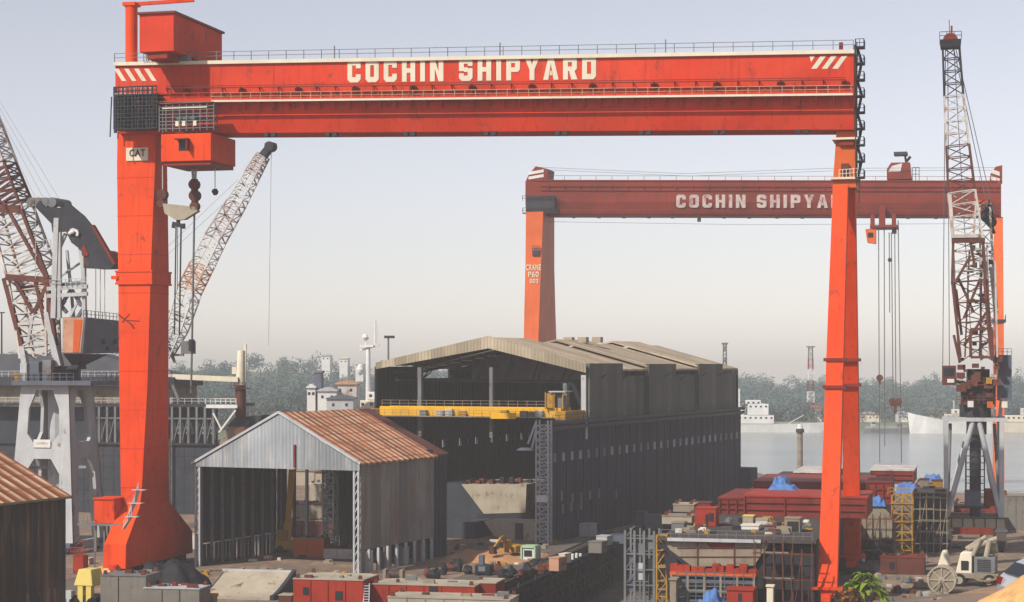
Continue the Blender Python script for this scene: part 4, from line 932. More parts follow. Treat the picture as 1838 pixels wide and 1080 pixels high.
# ------------------------------------------------------------------ left luffing crane
LF = Frame((-73.8, 307, 0), 15)
LC_ = thing('luffing_crane', 'grey luffing crane on arched portal with large counterweight lever', 'jib crane', LF.loc, LF.rz, 'luffing cranes on the quays')
yT = -4.3; yB = -6.2
xa, zt = LF.pl(37, 690, yT); xb, _ = LF.pl(122, 690, yT)
xm = (xa + xb) / 2; wt = (xb - xa) / 2; xc, zc = LF.pl(127, 900, -5.6); wb = wt + (xc - xm - wt) * zt / (zt - zc)
def pmap(face):
    def fn(u, v, t):
        w = wb + (wt - wb) * v; a, b_ = u * w, w - t
        return {'f': (xm + a, -b_, v * zt), 'r': (xm + b_, a, v * zt), 'b': (xm - a, b_, v * zt), 'l': (xm - b_, -a, v * zt)}[face]
    return fn
def portal_face(face):
    mb = MB(); fn = pmap(face); q = lambda *p: mb.prism(list(p), fn, .003 if face in 'fb' else .0, .55)
    X = .998 if face in 'rl' else 1.0
    hx = .60; hb = .62
    for s in (-1, 1):
        q((s * hx, .62), (s * X, .62), (s * X, 1), (s * hx, 1)) if s > 0 else q((s * X, .62), (s * hx, .62), (s * hx, 1), (s * X, 1))
        q((s * hx * .98, .0), (s * X, .0), (s * X, .62), (s * hx, .62)) if s > 0 else q((s * X, .0), (s * hx * .98, .0), (s * hx, .62), (s * X, .62))
        q((s * hx, .97), (s * hx, .86), (s * .34, .97)); q((s * hx, .66), (s * hx, .71), (s * .38, .66)); q((s * hx, .56), (s * hx, .47), (s * .3, .56))
    q((-hx, .97), (hx, .97), (hx, 1), (-hx, 1)); q((-hx, .56), (hx, .56), (hx, .66), (-hx, .66)); q((-hx, .02), (hx, .02), (hx, .07), (-hx, .07))
    return mb
for fc in 'frbl': portal_face(fc).build('portal_frame', M['lgrey'], LC_)
x, z = LF.pl(60, 802, yT - .7); x2, z2 = LF.pl(90, 788, yT - .7); v = (z / zt); yy = -(wb + (wt - wb) * v) - .12
MB().box(x, x2, yy - .05, yy + .05, z, z2).build('sign_board', M['white'], LC_); MB().box(x + .4, x2 - .4, yy - .07, yy - .053, (z + z2) / 2 - .12, (z + z2) / 2 + .2).build('sign_panel', M['bandwhite'], LC_)
cc = MB(); cc.tube((xm, 0, .5), (xm, 0, zt - .2), 1.5, 14); cc.bar((xm - 4, -2, zt * .5), (xm + 4, 2, zt * .5), .4); cc.bar((xm + 3.4, -3.4, 2), (xm - 2, 2, zt * .6), .4); cc.build('centre_column', M['lgrey'], LC_)
for sx_ in (-1, 1):
    for sy_ in (-1, 1): bogie(LC_, M['bgrey'], M['dgrey'], xm + sx_ * (wb - .5), sy_ * (wb - .8), 1.6, 3.6)
tp = MB(); p0, zq = LF.pl(24, 688, -5); p1, zq2 = LF.pl(166, 676, -5); tp.box(p0, p1, -5.6, 5.2, zt + .003, zt + .7); tp.rail((p0, -5.5, zt + .7), (p1 - 3, -5.5, zt + .7), 1.2, 9, .09); tp.rail((p1, -5.5, zt + .7), (p1, 5, zt + .7), 1.2, 6, .09); pl_ = tp.build('slewing_platform', M['bgrey'], LC_)
tk = MB(); tk.tube((xm + .6, 0, zt + .7), (xm + .6, 0, zt + 3.0), 3.2, 20); tk.build('slewing_ring', M['dgrey'], LC_)
for a, b_, c_ in (((38, 672), (50, 650), 'lgrey'), ((27, 684), (44, 668), 'ochre'), ((55, 664), (72, 648), 'bgrey'), ((78, 658), (94, 645), 'grey')):
    q0 = LF.pl(*a, -4.8); q1 = LF.pl(*b_, -4.8); MB().box(q0[0], q1[0], -5.2, -3.8, zt + .71, max(q1[1], zt + 1.4)).build('gear_box', M[c_], LC_, bevel=.06)
# machinery house: pale worn front, blue grey long side
hx0, hz0 = LF.pl(112, 634, -4.2); hx1, hz1 = LF.pl(149, 568, -4.2)
hyb = LF.sd(216, 600, hx1)[0]
hs = MB(); hs.hexa([(hx0, -4.2, hz0), (hx1, -4.2, hz0), (hx1, hyb, hz0 + .2), (hx0, hyb, hz0 + .2)], [(hx0, -4.2, hz1), (hx1 + .5, -4.2, hz1), (hx1 + .2, hyb, hz1 - .3), (hx0, hyb, hz1 - .3)]); hse = hs.build('machinery_house', M['bgrey'], LC_, bevel=.1)
fp = MB(); fp.hexa([(hx0 + .1, -4.26, hz0 + .2), (hx1 - .4, -4.26, hz0 + .2), (hx1 - .4, -4.203, hz0 + .2), (hx0 + .1, -4.203, hz0 + .2)], [(hx0 + .1, -4.26, hz1 - .1), (hx1 + .2, -4.26, hz1 - .1), (hx1 + .2, -4.203, hz1 - .1), (hx0 + .1, -4.203, hz1 - .1)]); fp.build('front_panel', M['salmon'], hse)
fo_ = MB(); fo_.hexa([(hx1 - 1.7, -4.33, hz0 + .3), (hx1 - .7, -4.33, hz0 + .3), (hx1 - .7, -4.263, hz0 + .3), (hx1 - 1.7, -4.263, hz0 + .3)], [(hx1 - 1.5, -4.33, hz1 - .4), (hx1 - .1, -4.33, hz1 - .4), (hx1 - .1, -4.263, hz1 - .4), (hx1 - 1.5, -4.263, hz1 - .4)]); fo_.build('worn_panel', M['orange'], hse)
sw = MB()
for y in (2, 6, 10, 14): sw.box(hx1 + .35, hx1 + .62, y - .3, y + .3, hz0 + 1.6, hz0 + 2.4); sw.box(hx1 + .35, hx1 + .6, y + 1, y + 1.3, hz0 + .6, hz0 + 1.2)
sw.build('vent', M['dgrey'], hse)
rr = MB(); rr.rail((hx1, -4, hz1), (hx1, hyb, hz1 - .3), 1.1, 10, .08); rr.build('railing', M['dgrey'], hse)
ub = MB(); ub.hexa([(hx0 + 1, -2, hz0 - 2.4), (hx1 - .5, -2, hz0 - 2.4), (hx1 - .5, hyb - 14, hz0 - 2.4), (hx0 + 1, hyb - 14, hz0 - 2.4)], [(hx0, -4, hz0 - .003), (hx1, -4, hz0 - .003), (hx1, hyb - 4, hz0 - .003), (hx0, hyb - 4, hz0 - .003)]); ub.build('underframe', M['dgrey'], hse)
# tower frame
tw = MB(); l_ = lambda px, py, y: Vector((LF.pl(px, py, y)[0], y, LF.pl(px, py, y)[1]))
for a, b_, y, w in (((97, 570), (103, 392), -3.5, .85), ((107, 570), (107, 372), -3.5, .55), ((152, 572), (150, 460), -3, .6), ((152, 520), (144, 440), -3, .5), ((97, 575), (100, 400), 3, .5), ((152, 575), (150, 470), 3, .5), ((125, 570), (150, 520), -3, .3), ((133, 572), (120, 450), 3, .4), ((104, 452), (118, 420), -3, .5), ((104, 500), (148, 470), 0, .3)): tw.bar(l_(*a, y), l_(*b_, y), w)
for py in (519, 532): tw.bar(l_(85, py, -3.5), l_(157, py - 4, -3.5), .5, .6)
tw.rail(l_(90, 516, -4), l_(155, 512, -4), 1.1, 7, .1); tw.bar(l_(78, 448, -3.5), l_(100, 446, -3.5), .3, .3); tw.rail(l_(78, 447, -3.6), l_(97, 447, -3.6), 1.4, 3, .1)
tw.build('tower_frame', M['lgrey'], LC_)
td = MB(); td.hexa([l_(100, 520, -3), l_(156, 516, -3), l_(156, 516, 3), l_(100, 520, 3)], [l_(104, 508, -3), l_(150, 504, -3), l_(150, 504, 3), l_(104, 508, 3)]); 
for a, b_ in (((112, 545), (128, 520)), ((128, 520), (146, 548)), ((96, 530), (120, 560)), ((150, 552), (136, 575))): td.bar(l_(*a, -3), l_(*b_, -3), .5)
td.build('tower_platform', M['bgrey'], LC_)
# luffing lever: twin dark side plates carrying the counterweight
for y in (-3.8, 3.2):
    pv = [LF.pl(*p, y) for p in ((63, 372), (70, 361), (80, 372), (114, 374), (117, 361), (126, 368), (150, 388), (163, 404), (206, 476), (198, 484), (150, 482), (149, 452), (128, 436), (118, 416), (94, 418), (92, 402))]
    MB().prism(pv, lambda u, v, t, y=y: (u, y + t, v), 0, .5).build('lever_plate', M['dgrey'], LC_)
cw = MB(); cw.prism([LF.pl(*p, -3.8) for p in ((152, 462), (196, 470), (204, 480), (152, 481))], lambda u, v, t: (u, -3.2 + t, v), 0, 6.2); cw.build('counterweight', M['dgrey'], LC_)
rs = MB(); rs.prism([LF.pl(*p, -3.8) for p in ((164, 404), (167, 404), (208, 474), (204, 476))], lambda u, v, t: (u, -4.0 + t, v), 0, 1.0); rs.prism([LF.pl(*p, -3.8) for p in ((146, 446), (152, 440), (160, 458), (152, 462))], lambda u, v, t: (u, -3.95 + t, v), 0, .14); rs.build('lever_rim', M['maroon'], LC_)
rd = MB(); c_ = l_(199, 462, -1); rd.tube(c_ - Vector((0, 1.2, 0)), c_ + Vector((0, 1.2, 0)), 1.0, 18); rd.build('end_sheave', M['oxbright'], LC_)
sv = MB()
for px in (70, 82, 94, 107): c_ = l_(px, 366, 0); sv.tube(c_ - Vector((0, 2.6, 0)), c_ + Vector((0, 2.6, 0)), .8, 14)
sv.build('sheave', M['grey'], LC_)
wp = MB(); wp.tube(l_(133, 416, -4), l_(124, 420, -4), .3, 8); wp.bar(l_(124, 421, -4), l_(130, 412, -4), .4); wp.bar(l_(130, 412, -4), l_(140, 416, -4), .4); wp.bar(l_(140, 416, -4), l_(139, 424, -4), .4); wp.build('hand_rail', M['white'], LC_)
# boom: banded lattice
bands = [((72, 640), (60, 500), 'bandwhite', 4.6, 6.6), ((60, 500), (20, 375), 'bandwhite', 6.6, 5.6), ((20, 375), (-4, 300), 'bandred', 5.6, 4.6), ((-4, 300), (-34, 205), 'bandwhite', 4.6, 3.6), ((-34, 205), (-73, 82), 'bandred', 3.6, 2.0)]
for a, b_, mm, w0, w1 in bands:
    mb = MB(); mb.lattice(l_(*a, -1), l_(*b_, -1), w0, w1, 7, .38, .19, side=(1, 0, 0), d0=4.5, d1=4.0); mb.build('boom_section', M[mm], LC_)
mb = MB(); mb.bar(l_(8, 500, -3), l_(40, 622, -3), .7); mb.bar(l_(84, 500, -3), l_(104, 650, -3), .7); mb.bar(l_(12, 498, -3), l_(92, 504, -3), .9, 1.0); mb.bar(l_(28, 506, -3), l_(60, 560, -3), .6); mb.bar(l_(88, 506, -3), l_(62, 560, -3), .6); mb.bar(l_(64, 506, -3), l_(84, 590, -3), .55); mb.bar(l_(30, 520, -1), l_(90, 512, 1), .8); mb.bar(l_(2, 375, -3), l_(37, 376, -3), .9, 1.2); mb.bar(l_(-6, 340, -3), l_(18, 344, -3), .5); mb.bar(l_(6, 362, -3.2), l_(84, 500, -3.2), .5); mb.bar(l_(38, 376, -3.3), l_(86, 500, -3.3), .5)
mb.build('boom_brace', M['bandred'], LC_)
mb = MB(); mb.bar(l_(40, 620, -3), l_(45, 650, -3), .9); mb.bar(l_(94, 600, -3), l_(108, 656, -3), 1.3, .9); mb.bar(l_(84, 560, -3), l_(100, 640, -3), .8); mb.bar(l_(60, 560, -3), l_(50, 620, -3), .4); mb.bar(l_(38, 575, -3), l_(96, 577, -3), .35); mb.bar(l_(45, 610, -3), l_(98, 612, -3), .3); mb.build('boom_foot', M['lgrey'], LC_)
mb = MB()
for k in range(4): mb.tube(l_(68 + 14 * k, 364, -2 + k), l_(-72 + 4 * k, 84, -2 + k), .045, 5)
for px in (172, 180, 188): mb.tube(l_(px, 482, -1), l_(px, 572, -1), .06, 5)
mb.tube(l_(64, 372, -3.8), l_(64, 500, -3.8), .06, 5); mb.build('stay_rope', M['wrope'], LC_)

# ------------------------------------------------------------------ second luffing crane, half hidden behind the red leg
SF = Frame(P(288, 650, 345), 15); SF.loc.z = 0
SC = thing('luffing_crane', 'pale banded lattice-boom crane mostly hidden behind the tall red leg', 'jib crane', SF.loc, SF.rz, 'luffing cranes on the quays')
sl_ = lambda px, py, y=0: Vector((SF.pl(px, py, y)[0], y, SF.pl(px, py, y)[1]))
secs = [((300, 640), (318, 590), 'lgrey', 1.5, 3.2), ((318, 590), (340, 522), 'white', 3.2, 3.6), ((340, 522), (362, 478), 'salmon', 3.6, 3.5), ((362, 478), (386, 430), 'white', 3.5, 3.3), ((386, 430), (424, 366), 'fadedletter', 3.3, 2.9), ((424, 366), (452, 315), 'white', 2.9, 2.4), ((452, 315), (472, 280), 'fadedletter', 2.4, 2.0)]
for a, b_, mm, w0, w1 in secs:
    mb = MB(); mb.lattice(sl_(*a), sl_(*b_), w0, w1, 5, .24, .15, side=(0, 1, 0), d0=w0 * .9, d1=w1 * .9); mb.build('boom_section', M[mm], SC)
mb = MB(); mb.bar(sl_(471, 282), sl_(489, 260), 1.6, 1.2); mb.box(sl_(478, 264).x, sl_(494, 264).x, -.8, .8, sl_(478, 266).z, sl_(478, 258).z); mb.tube(sl_(486, 264) - Vector((0, .9, 0)), sl_(486, 264) + Vector((0, .9, 0)), .9, 12); mb.build('boom_head', M['dgrey'], SC)
mb = MB(); mb.box(-6, .4, -3, 3, 20, 24); mb.box(-4, 0, -2.5, 2.5, 24.002, 30); mb.build('machinery_house', M['grey'], SC, bevel=.1)
mb = MB()
for sx_ in (-1, 1):
    for sy_ in (-1, 1): mb.bar((sx_ * 2.6 - 2.4, sy_ * 3.4, 0), (sx_ * 1.6 - 2.4, sy_ * 2.4, 20), .8)
    mb.bar((sx_ * 2.5 - 2.4, -3.3, 2), (sx_ * 2.5 - 2.4, 3.3, 2), .6)
mb.build('portal_leg', M['lgrey'], SC)
mb = MB(); mb.bar((-2, -2, 30), (-3, -1, 47), .5); mb.bar((-2, 2, 30), (-3, 1, 47), .5); mb.bar((2.8, 0, 30), (-3, 0, 47), .4); mb.build('tower_frame', M['grey'], SC)
MB().tube(sl_(487, 270), sl_(482, 620), .06, 5).build('hoist_rope', M['wrope'], SC); MB().tube(sl_(470, 282), Vector((-3, 0, 47)), .05, 5).build('stay_rope', M['wrope'], SC); MB().tube(sl_(430, 340), Vector((-3, .6, 46)), .05, 5).build('stay_rope', M['wrope'], SC)
mb = MB(); a = sl_(338, 622); mb.box(a.x - 1.0, a.x + 1.0, -1, 1, a.z - 1.2, a.z + 1.1); mb.bar(sl_(303, 636), sl_(330, 636), .4); mb.bar(sl_(310, 690), sl_(322, 718), .5); mb.bar(sl_(304, 558), sl_(338, 570), .5); mb.build('driver_cab', M['grey'], SC)

# ------------------------------------------------------------------ ship lying in the left berth
VF = Frame((-95, 385, 0), 12)
VS = thing('cargo_ship', 'long dark grey ship moored behind the red rigid leg', 'ship', VF.loc, VF.rz)
vl = lambda px, py, y=0: VF.pl(px, py, y)
x0 = vl(-60, 800)[0]; x1, zh = vl(384, 798)
MB().loft([[(x0, 0, -2), (x1 - 2, 0, -2), (x1 - 2, 20, -2), (x0, 20, -2)], [(x0, 0, zh), (x1, 0, zh), (x1, 20, zh), (x0, 20, zh)]]).build('hull', M['hullgrey'], VS)
mb = MB()
for k in range(1, 6): mb.box(x0, x1 - 2 + k * .3, -.05, -.002, zh * k / 6 - .05, zh * k / 6 + .05)
for k in range(1, 24): xx = x0 + (x1 - x0 - 2) * k / 24; mb.box(xx - .04, xx + .04, -.04, -.002, 0, zh - .1)
mb.build('plate_seam', M['hulldark'], VS)
for k in range(9): xx = x0 + (x1 - x0 - 6) * (k + .6) / 9; MB().box(xx - .35, xx + .35, -.05, -.0025, zh - 2.2, zh - 1.6).build('scupper', M['bandred'], VS)
mb = MB(); mb.lattice((x1 - 9, -.5, 0), (x1 - 9, -.5, zh + 1), .8, .8, 16, .1, .07, side=(1, 0, 0), d0=.3, d1=.3); mb.build('ladder', M['grey'], VS)
xg0 = vl(300, 760)[0]; zg1 = vl(350, 726)[1]
mb = MB(); mb.box(x0, x1 + .6, -.5, 18, zh + .003, zh + .35); mb.box(x0, vl(420, 730)[0], -.6, 12, zg1 - .3, zg1 + .25); mb.build('deck', M['dgrey'], VS)
mb = MB(); n = 15
for k in range(n + 1):
    x = vl(165, 750)[0] + (x1 - vl(165, 750)[0]) * k / n; MB().bar((x, -.3, zh + .35), (x, -.3, zg1 - .3), .45).build('gallery_post', M['grey'], VS)
    if k < n:
        xx = x + (x1 - vl(165, 750)[0]) / n; zz = zh + .35 + (zg1 - zh) * .62
        mb.bar((x, -.3, zz), (xx, -.3, zz), .3); mb.bar((x + .2, -.25, zh + .5), (xx - .2, -.25, zz), .2) if k % 3 else None
        MB().bar((x, 6, zh + .35), (x, 6, zg1 - .3), .4).build('gallery_post', M['grey'], VS)
mb.build('gallery_brace', M['grey'], VS)
mb = MB(); mb.box(x0, x1 - 1, 2.2, 2.5, zh + .35, zg1 - .5); mb.build('deckhouse_wall', M['hullgrey'], VS)
mb = MB(); 
for k in range(9): x = vl(312 + 9 * k, 770)[0]; mb.box(x - .35, x + .35, 1.9, 2.197, zh + 2.1, zh + 3.6)
mb.build('window', M['pane'], VS)
# upper house with dark roof slab left, cream boom and king post right
zu0 = vl(100, 724)[1]; zu1 = vl(100, 690)[1]; zu2 = vl(100, 634)[1]; xu1 = vl(300, 700)[0]
MB().box(x0, xu1, 3, 16, zg1 + .26, zu1 - .2).build('upper_house', M['tan'], VS)
MB().box(x0, xu1 + 1, 1, 17, zu1 - .197, zu1 + 1.6).build('upper_deck', M['dgrey'], VS)
mb = MB(); x9 = vl(215, 640)[0]; mb.hexa([(x0, 4, zu1 + 1.61), (xu1, 4, zu1 + 1.61), (xu1, 15, zu1 + 1.61), (x0, 15, zu1 + 1.61)], [(x0, 6, zu2), (vl(150, 640)[0], 6, zu2), (vl(150, 640)[0], 13, zu2), (x0, 13, zu2)]); mb.build('hatch_cover', M['hullgrey'], VS)
mb = MB(); mb.rail((x0, 1.1, zu1 + 1.6), (xu1, 1.1, zu1 + 1.6), 1.2, 30, .1); mb.rail((x0, -.5, zg1 + .25), (x1, -.5, zg1 + .25), 1.1, 36, .09); mb.build('railing', M['lgrey'], VS)
ca, cb_ = vl(250, 672, 2), vl(428, 680, 2); mb = MB(); mb.bar((ca[0], 2, ca[1]), (cb_[0], 2, cb_[1]), .8, 1.0); mb.build('derrick_boom', M['cream'], VS)
kx, kz0 = vl(432, 748, 3); kx1, kz1 = vl(432, 690, 3); _, kz2 = vl(434, 628, 3); _, kz3 = vl(443, 616, 3)
mb = MB(); mb.tube((kx, 3, zh), (kx, 3, kz1), 1.05, 14); ks = mb.build('king_post', M['bandred'], VS)
mb = MB(); mb.tube((kx, 3, kz1 + .003), (kx + .2, 3, kz2), 1.0, 14, .8); mb.bar((kx + .9, 3, kz1), (kx + 1.0, 3, kz3), .4); mb.box(kx - 1.7, kx - .8, 2.6, 3.4, kz1 + 2.2, kz1 + 3.6); mb.build('post_head', M['cream'], ks)
mb = MB(); mb.rail((kx - 1.5, 1.6, kz1 - .6), (kx + 1.5, 1.6, kz1 - .6), 1.1, 4, .1); mb.box(kx - 1.5, kx + 1.5, 1.6, 4.4, kz1 - .75, kz1 - .6); mb.build('landing', M['bandred'], ks)
mb = MB(); mb.rail((vl(370, 724)[0], -.4, zg1 + .3), (vl(425, 722)[0], -.4, zg1 + .3), 1.0, 6, .14); mb.bar((vl(372, 730)[0], -.5, zg1 - .2), (vl(428, 730)[0], -.5, zg1 - .2), .5, .7); mb.bar((vl(395, 775)[0], -.6, vl(395, 775)[1]), (vl(425, 735)[0], -.6, vl(425, 735)[1]), .35); mb.bar((vl(385, 740)[0], -.6, vl(395, 740)[1]), (vl(400, 770)[0], -.6, vl(400, 770)[1]), .3); mb.build('gangway', M['white'], VS)
# tan hopper with dark flat cap beside the ship's end
TF = Frame(P(425, 900, 340), 18); TF.loc.z = 0
TH = thing('hopper', 'tan steel hopper with flat dark cap beside the ship end behind the open shed', 'hopper', TF.loc, TF.rz)
a = [TF.pl(*p, 0) for p in ((394, 792), (412, 762), (444, 757), (452, 775), (440, 800), (394, 830))]
MB().prism(a, lambda u, v, t: (u, t, v), 0, 5).build('body', M['tan'], TH); a = [TF.pl(*p, -.4) for p in ((408, 764), (420, 749), (470, 744), (462, 760), (444, 764))]
MB().prism(a, lambda u, v, t: (u, t - .3, v), 0, 6).build('cap', M['dgrey'], TH); a = [TF.pl(*p, -.06) for p in ((420, 772), (441, 759), (440, 770), (424, 782))]; MB().prism(a, lambda u, v, t: (u, -.06 - t, v), 0, .06).build('patch', M['salmon'], TH)
mb = MB(); 
for px in (398, 440): x, z = TF.pl(px, 800, 1); mb.box(x - .3, x + .3, .5, 1.2, 0, z); mb.box(x - .3, x + .3, 3.5, 4.2, 0, z)
mb.build('support_leg', M['dgrey'], TH)

# ------------------------------------------------------------------ right luffing crane
RF = Frame((76.5, 309, 0), 12)
RC_ = thing('luffing_crane', 'rusty crane with upright lattice boom on silver A-framed portal', 'jib crane', RF.loc, RF.rz, 'luffing cranes on the quays')
r_ = lambda px, py, y=0: Vector((RF.pl(px, py, y)[0], y, RF.pl(px, py, y)[1]))
F0, B0 = -4.6, 4.6
zt = r_(1755, 752, F0).z; xl, xr2 = r_(1698, 760, F0).x, r_(1798, 760, F0).x; xc = r_(1752, 760, F0).x; zs = r_(1750, 934, F0).z
for y in (F0, B0):
    for x in (xl, xr2):
        mb = MB(); mb.bar((x, y, zs + .6), (x, y, zt - .3), .72, .72); mb.build('portal_post', M['lgrey'], RC_)
    for s, x in ((-1, xl), (1, xr2)):
        mb = MB(); mb.tube((xc + s * .5, y * .96, zt - .4), (x - s * .1, y, zs + .6), .42, 12); mb.build('brace', M['lgrey'], RC_)
mb = MB()
for y in (F0, B0): mb.bar((xl - .5, y, zt), (xr2 + .9, y, zt), .75, .6)
for x in (xl, xr2, xc): mb.bar((x, F0 + .4, zt - .02), (x, B0 - .4, zt - .02), .6, .55)
mb.build('portal_beam', M['lgrey'], RC_)
mb = MB()
for x, s in ((xl, 1), (xr2, -1)): mb.tube((x + s * .2, F0 + .5, zs + 1), (x + s * .8, B0 - .5, zt - 1), .28, 10); mb.bar((x, F0, zs), (x, B0, zs), .9, 1.4)
mb.build('side_brace', M['grey'], RC_)
MB().box(xl - .4, xr2 + .4, B0 - .5, B0 + .5, zs - 1.0, zs + .6).build('sill_beam', M['beige'], RC_); sil = MB().box(xl - .4, xr2 + .4, F0 - .5, F0 + .5, zs - 1.0, zs + .6).build('sill_beam', M['beige'], RC_)
mb = MB()
for k in range(5): x = xl + (xr2 - xl) * (k + .5) / 5; mb.box(x - .08, x + .08, F0 - .62, F0 - .503, zs - 1.0, zs + .6)
mb.box(xl - .4, xr2 + .4, F0 - .7, F0 - .503, zs + .45, zs + .62); mb.build('stiffener', M['dgrey'], sil)
for y in (F0, B0):
    for x in (xl + .1, xr2 - .1):
        mb = MB(); mb.hexa([(x - .9, y - .8, .9), (x + .9, y - .8, .9), (x + .9, y + .8, .9), (x - .9, y + .8, .9)], [(x - .75, y - .6, zs - 1.0), (x + .75, y - .6, zs - 1.0), (x + .75, y + .6, zs - 1.0), (x - .75, y + .6, zs - 1.0)]); lg_ = mb.build('portal_leg', M['beige'], RC_)
        mb = MB(); mb.box(x - 1.0, x + 1.0, y - .9, y + .9, zs - 1.6, zs - 1.35); mb.build('flange', M['lgrey'], lg_)
        bogie(RC_, M['dgrey'], M['black'], x, y, 1.5, 3.2)
mb = MB(); mb.tube((xc, 0, zs), (xc, 0, zt), .9, 14); mb.box(xc - 3.2, xc + 2.2, -2, 2.5, zs + 1.8, zs + 2.2); mb.bar((xc - 1.5, -1, zs + 2), (xc - 1.5, -1, zt - 4), .25); mb.bar((xc + 1.4, -1, zs + 2), (xc + 1.4, -1, zt - 4), .2)
for k in range(9): mb.bar((xc - 1.5, -1, zs + 2.5 + k * 1.1), (xc + 1.4, -1, zs + 2.5 + k * 1.1), .14)
mb.build('access_column', M['dgrey'], RC_)
mb = MB(); a = r_(1757, 908, -1); mb.box(a.x - 2.2, a.x + .3, -2.2, 1, zs + 2.21, zs + 4.6); mb.build('switch_house', M['bgrey'], RC_); mb = MB(); a = r_(1778, 895, -1); mb.box(a.x - .8, a.x + 1.5, -2, 1, zs + 2.21, zs + 4.9); mb.build('cable_drum', M['oxide'], RC_)
# slewing part
mb = MB(); mb.tube((xc, 0, zt + .3), (xc, 0, zt + 2.4), 2.5, 18); mb.tube((xc + .2, 0, zt - 2.5), (xc + .2, 0, zt + .3), 1.6, 14); mb.build('slewing_ring', M['dgrey'], RC_)
a0, a1 = r_(1726, 738, -2.6), r_(1786, 648, -2.6)
mb = MB(); mb.box(a0.x, a1.x, -2.6, 4.5, zt + 2.41, zt + 5.6); mb.box(a0.x + .9, a1.x - .8, -2.2, 4, zt + 5.6, a1.z - 1.2); mh_ = mb.build('machinery_house', M['hulldark'], RC_, bevel=.08)
mb = MB(); random.seed(11)
for k in range(26):
    x = random.uniform(a0.x - .6, a1.x + .4); z = random.uniform(zt + 2.6, a1.z + .5); s = random.uniform(.25, .8); mb.box(x - s, x + s, -3.2 - random.random(), -2.63, z - s * .7, z + s * .6)
mb.rail((a0.x - .8, -3.4, zt + 5.6), (a1.x + .8, -3.4, zt + 5.6), 1.1, 8, .1); mb.rail((a0.x - .8, -3.4, zt + 2.6), (a1.x + .8, -3.4, zt + 2.6), 1.1, 8, .1); mb.box(a0.x - .8, a1.x + .8, -3.5, -2.61, zt + 5.45, zt + 5.58); mb.build('winch_gear', M['bandred'], mh_)
for px, py, mm in ((1742, 724, 'white'), (1777, 725, 'orange'), (1803, 725, 'cream'), (1775, 682, 'ochre')): p = r_(px, py, -3.6); MB().box(p.x - .45, p.x + .45, -3.9, -3.5, p.z - .5, p.z + .5).build('lamp_box', M[mm], mh_)
c0, c1 = r_(1691, 690, -3), r_(1716, 655, -3)
mb = MB(); mb.box(c0.x, c1.x, -3.6, -1.2, c0.z, c1.z); mb.bar((c1.x, -2, c0.z + .6), (a0.x + 1, -2, c0.z + .2), .5); cab = mb.build('driver_cab', M['bandred'], RC_, bevel=.06)
MB().box(c0.x + .8, c1.x - .3, -3.68, -3.603, c0.z + .4, c0.z + 1.0).build('sign_panel', M['white'], cab); MB().box(c0.x + .3, c1.x - .3, -3.66, -3.603, c0.z + 1.5, c1.z - .4).build('window', M['glass'], cab)
b0, b1 = r_(1791, 722, 0), r_(1815, 636, 0)
mb = MB(); mb.box(b0.x, b1.x, -1.8, 3, b0.z + .4, b1.z); mb.rail((b0.x, -1.8, b1.z), (b1.x, -1.8, b1.z), 1.0, 3, .08); mb.build('counterweight', M['bgrey'], RC_, bevel=.08); mb = MB(); mb.bar((b0.x - .6, -2.2, b0.z - 2.5), (b0.x - .4, -2.2, b1.z + 1.5), .35); mb.bar((b0.x + .3, 0, zt + .3), (b0.x + .6, 0, b0.z + .5), .6); mb.build('support_post', M['lgrey'], RC_)
# boom in bands, seen almost end on
secs = [((1752, 648), (1742, 505), 'bandred', 5.2, 5.0), ((1742, 505), (1737, 432), 'bandwhite', 5.0, 4.7), ((1737, 432), (1726, 345), 'bandwhite', 4.7, 4.2), ((1726, 345), (1719, 262), 'bandred', 4.2, 3.6), ((1719, 262), (1712, 173), 'bandwhite', 3.6, 3.0), ((1712, 173), (1707, 84), 'hulldark', 3.0, 2.6)]
for a, b_, mm, w0, w1 in secs:
    mb = MB(); mb.lattice(r_(*a, -2.5), r_(*b_, -2.5), w0, w1, 4, .30, .15, side=(1, 0, 0), d0=w0 * .7, d1=w1 * .7); mb.build('boom_section', M[mm], RC_)
mb = MB(); p = r_(1707, 76, -2.5); mb.hexa([(p.x - 1.6, -4, p.z - 1), (p.x + 1.5, -4, p.z - 1), (p.x + 1.5, -1, p.z - 1), (p.x - 1.6, -1, p.z - 1)], [(p.x - 1.8, -4.2, p.z + .2), (p.x + 1.6, -4.2, p.z + .2), (p.x + 1.6, -.8, p.z + .2), (p.x - 1.8, -.8, p.z + .2)])
mb.rail((p.x - 1.8, -4.2, p.z + .2), (p.x + 1.6, -4.2, p.z + .2), 1.2, 3, .1); bh = mb.build('boom_head', M['hulldark'], RC_)
mb = MB(); mb.tube((p.x - .1, -3, p.z + .21), (p.x - .1, -2, p.z + .21), 1.2, 16); mb.bar((p.x - .2, -2.5, p.z + 1), (p.x - .3, -2.5, p.z + 3.6), .12); mb.bar((p.x + .1, -2.5, p.z + 1), (p.x + .1, -2.5, p.z + 2.6), .3); mb.build('head_sheave', M['maroon'], bh)
mb = MB()
for a, b_, y in (((1711, 430), (1709, 510), -4.5), ((1764, 430), (1768, 508), -4.5), ((1709, 505), (1724, 640), -4.5), ((1712, 600), (1722, 645), -4.6), ((1767, 508), (1779, 640), -4.4), ((1716, 505), (1742, 460), -4.4), ((1742, 436), (1750, 480), -4.4), ((1742, 590), (1782, 588), -4.4), ((1742, 590), (1742, 640), -4.5), ((1780, 590), (1782, 645), -4.5), ((1742, 640), (1782, 640), -4.5), ((1720, 500), (1748, 560), -3), ((1760, 500), (1730, 570), -3), ((1770, 560), (1730, 620), -3), ((1716, 520), (1726, 600), -3)): mb.bar(r_(*a, y), r_(*b_, y), .42)
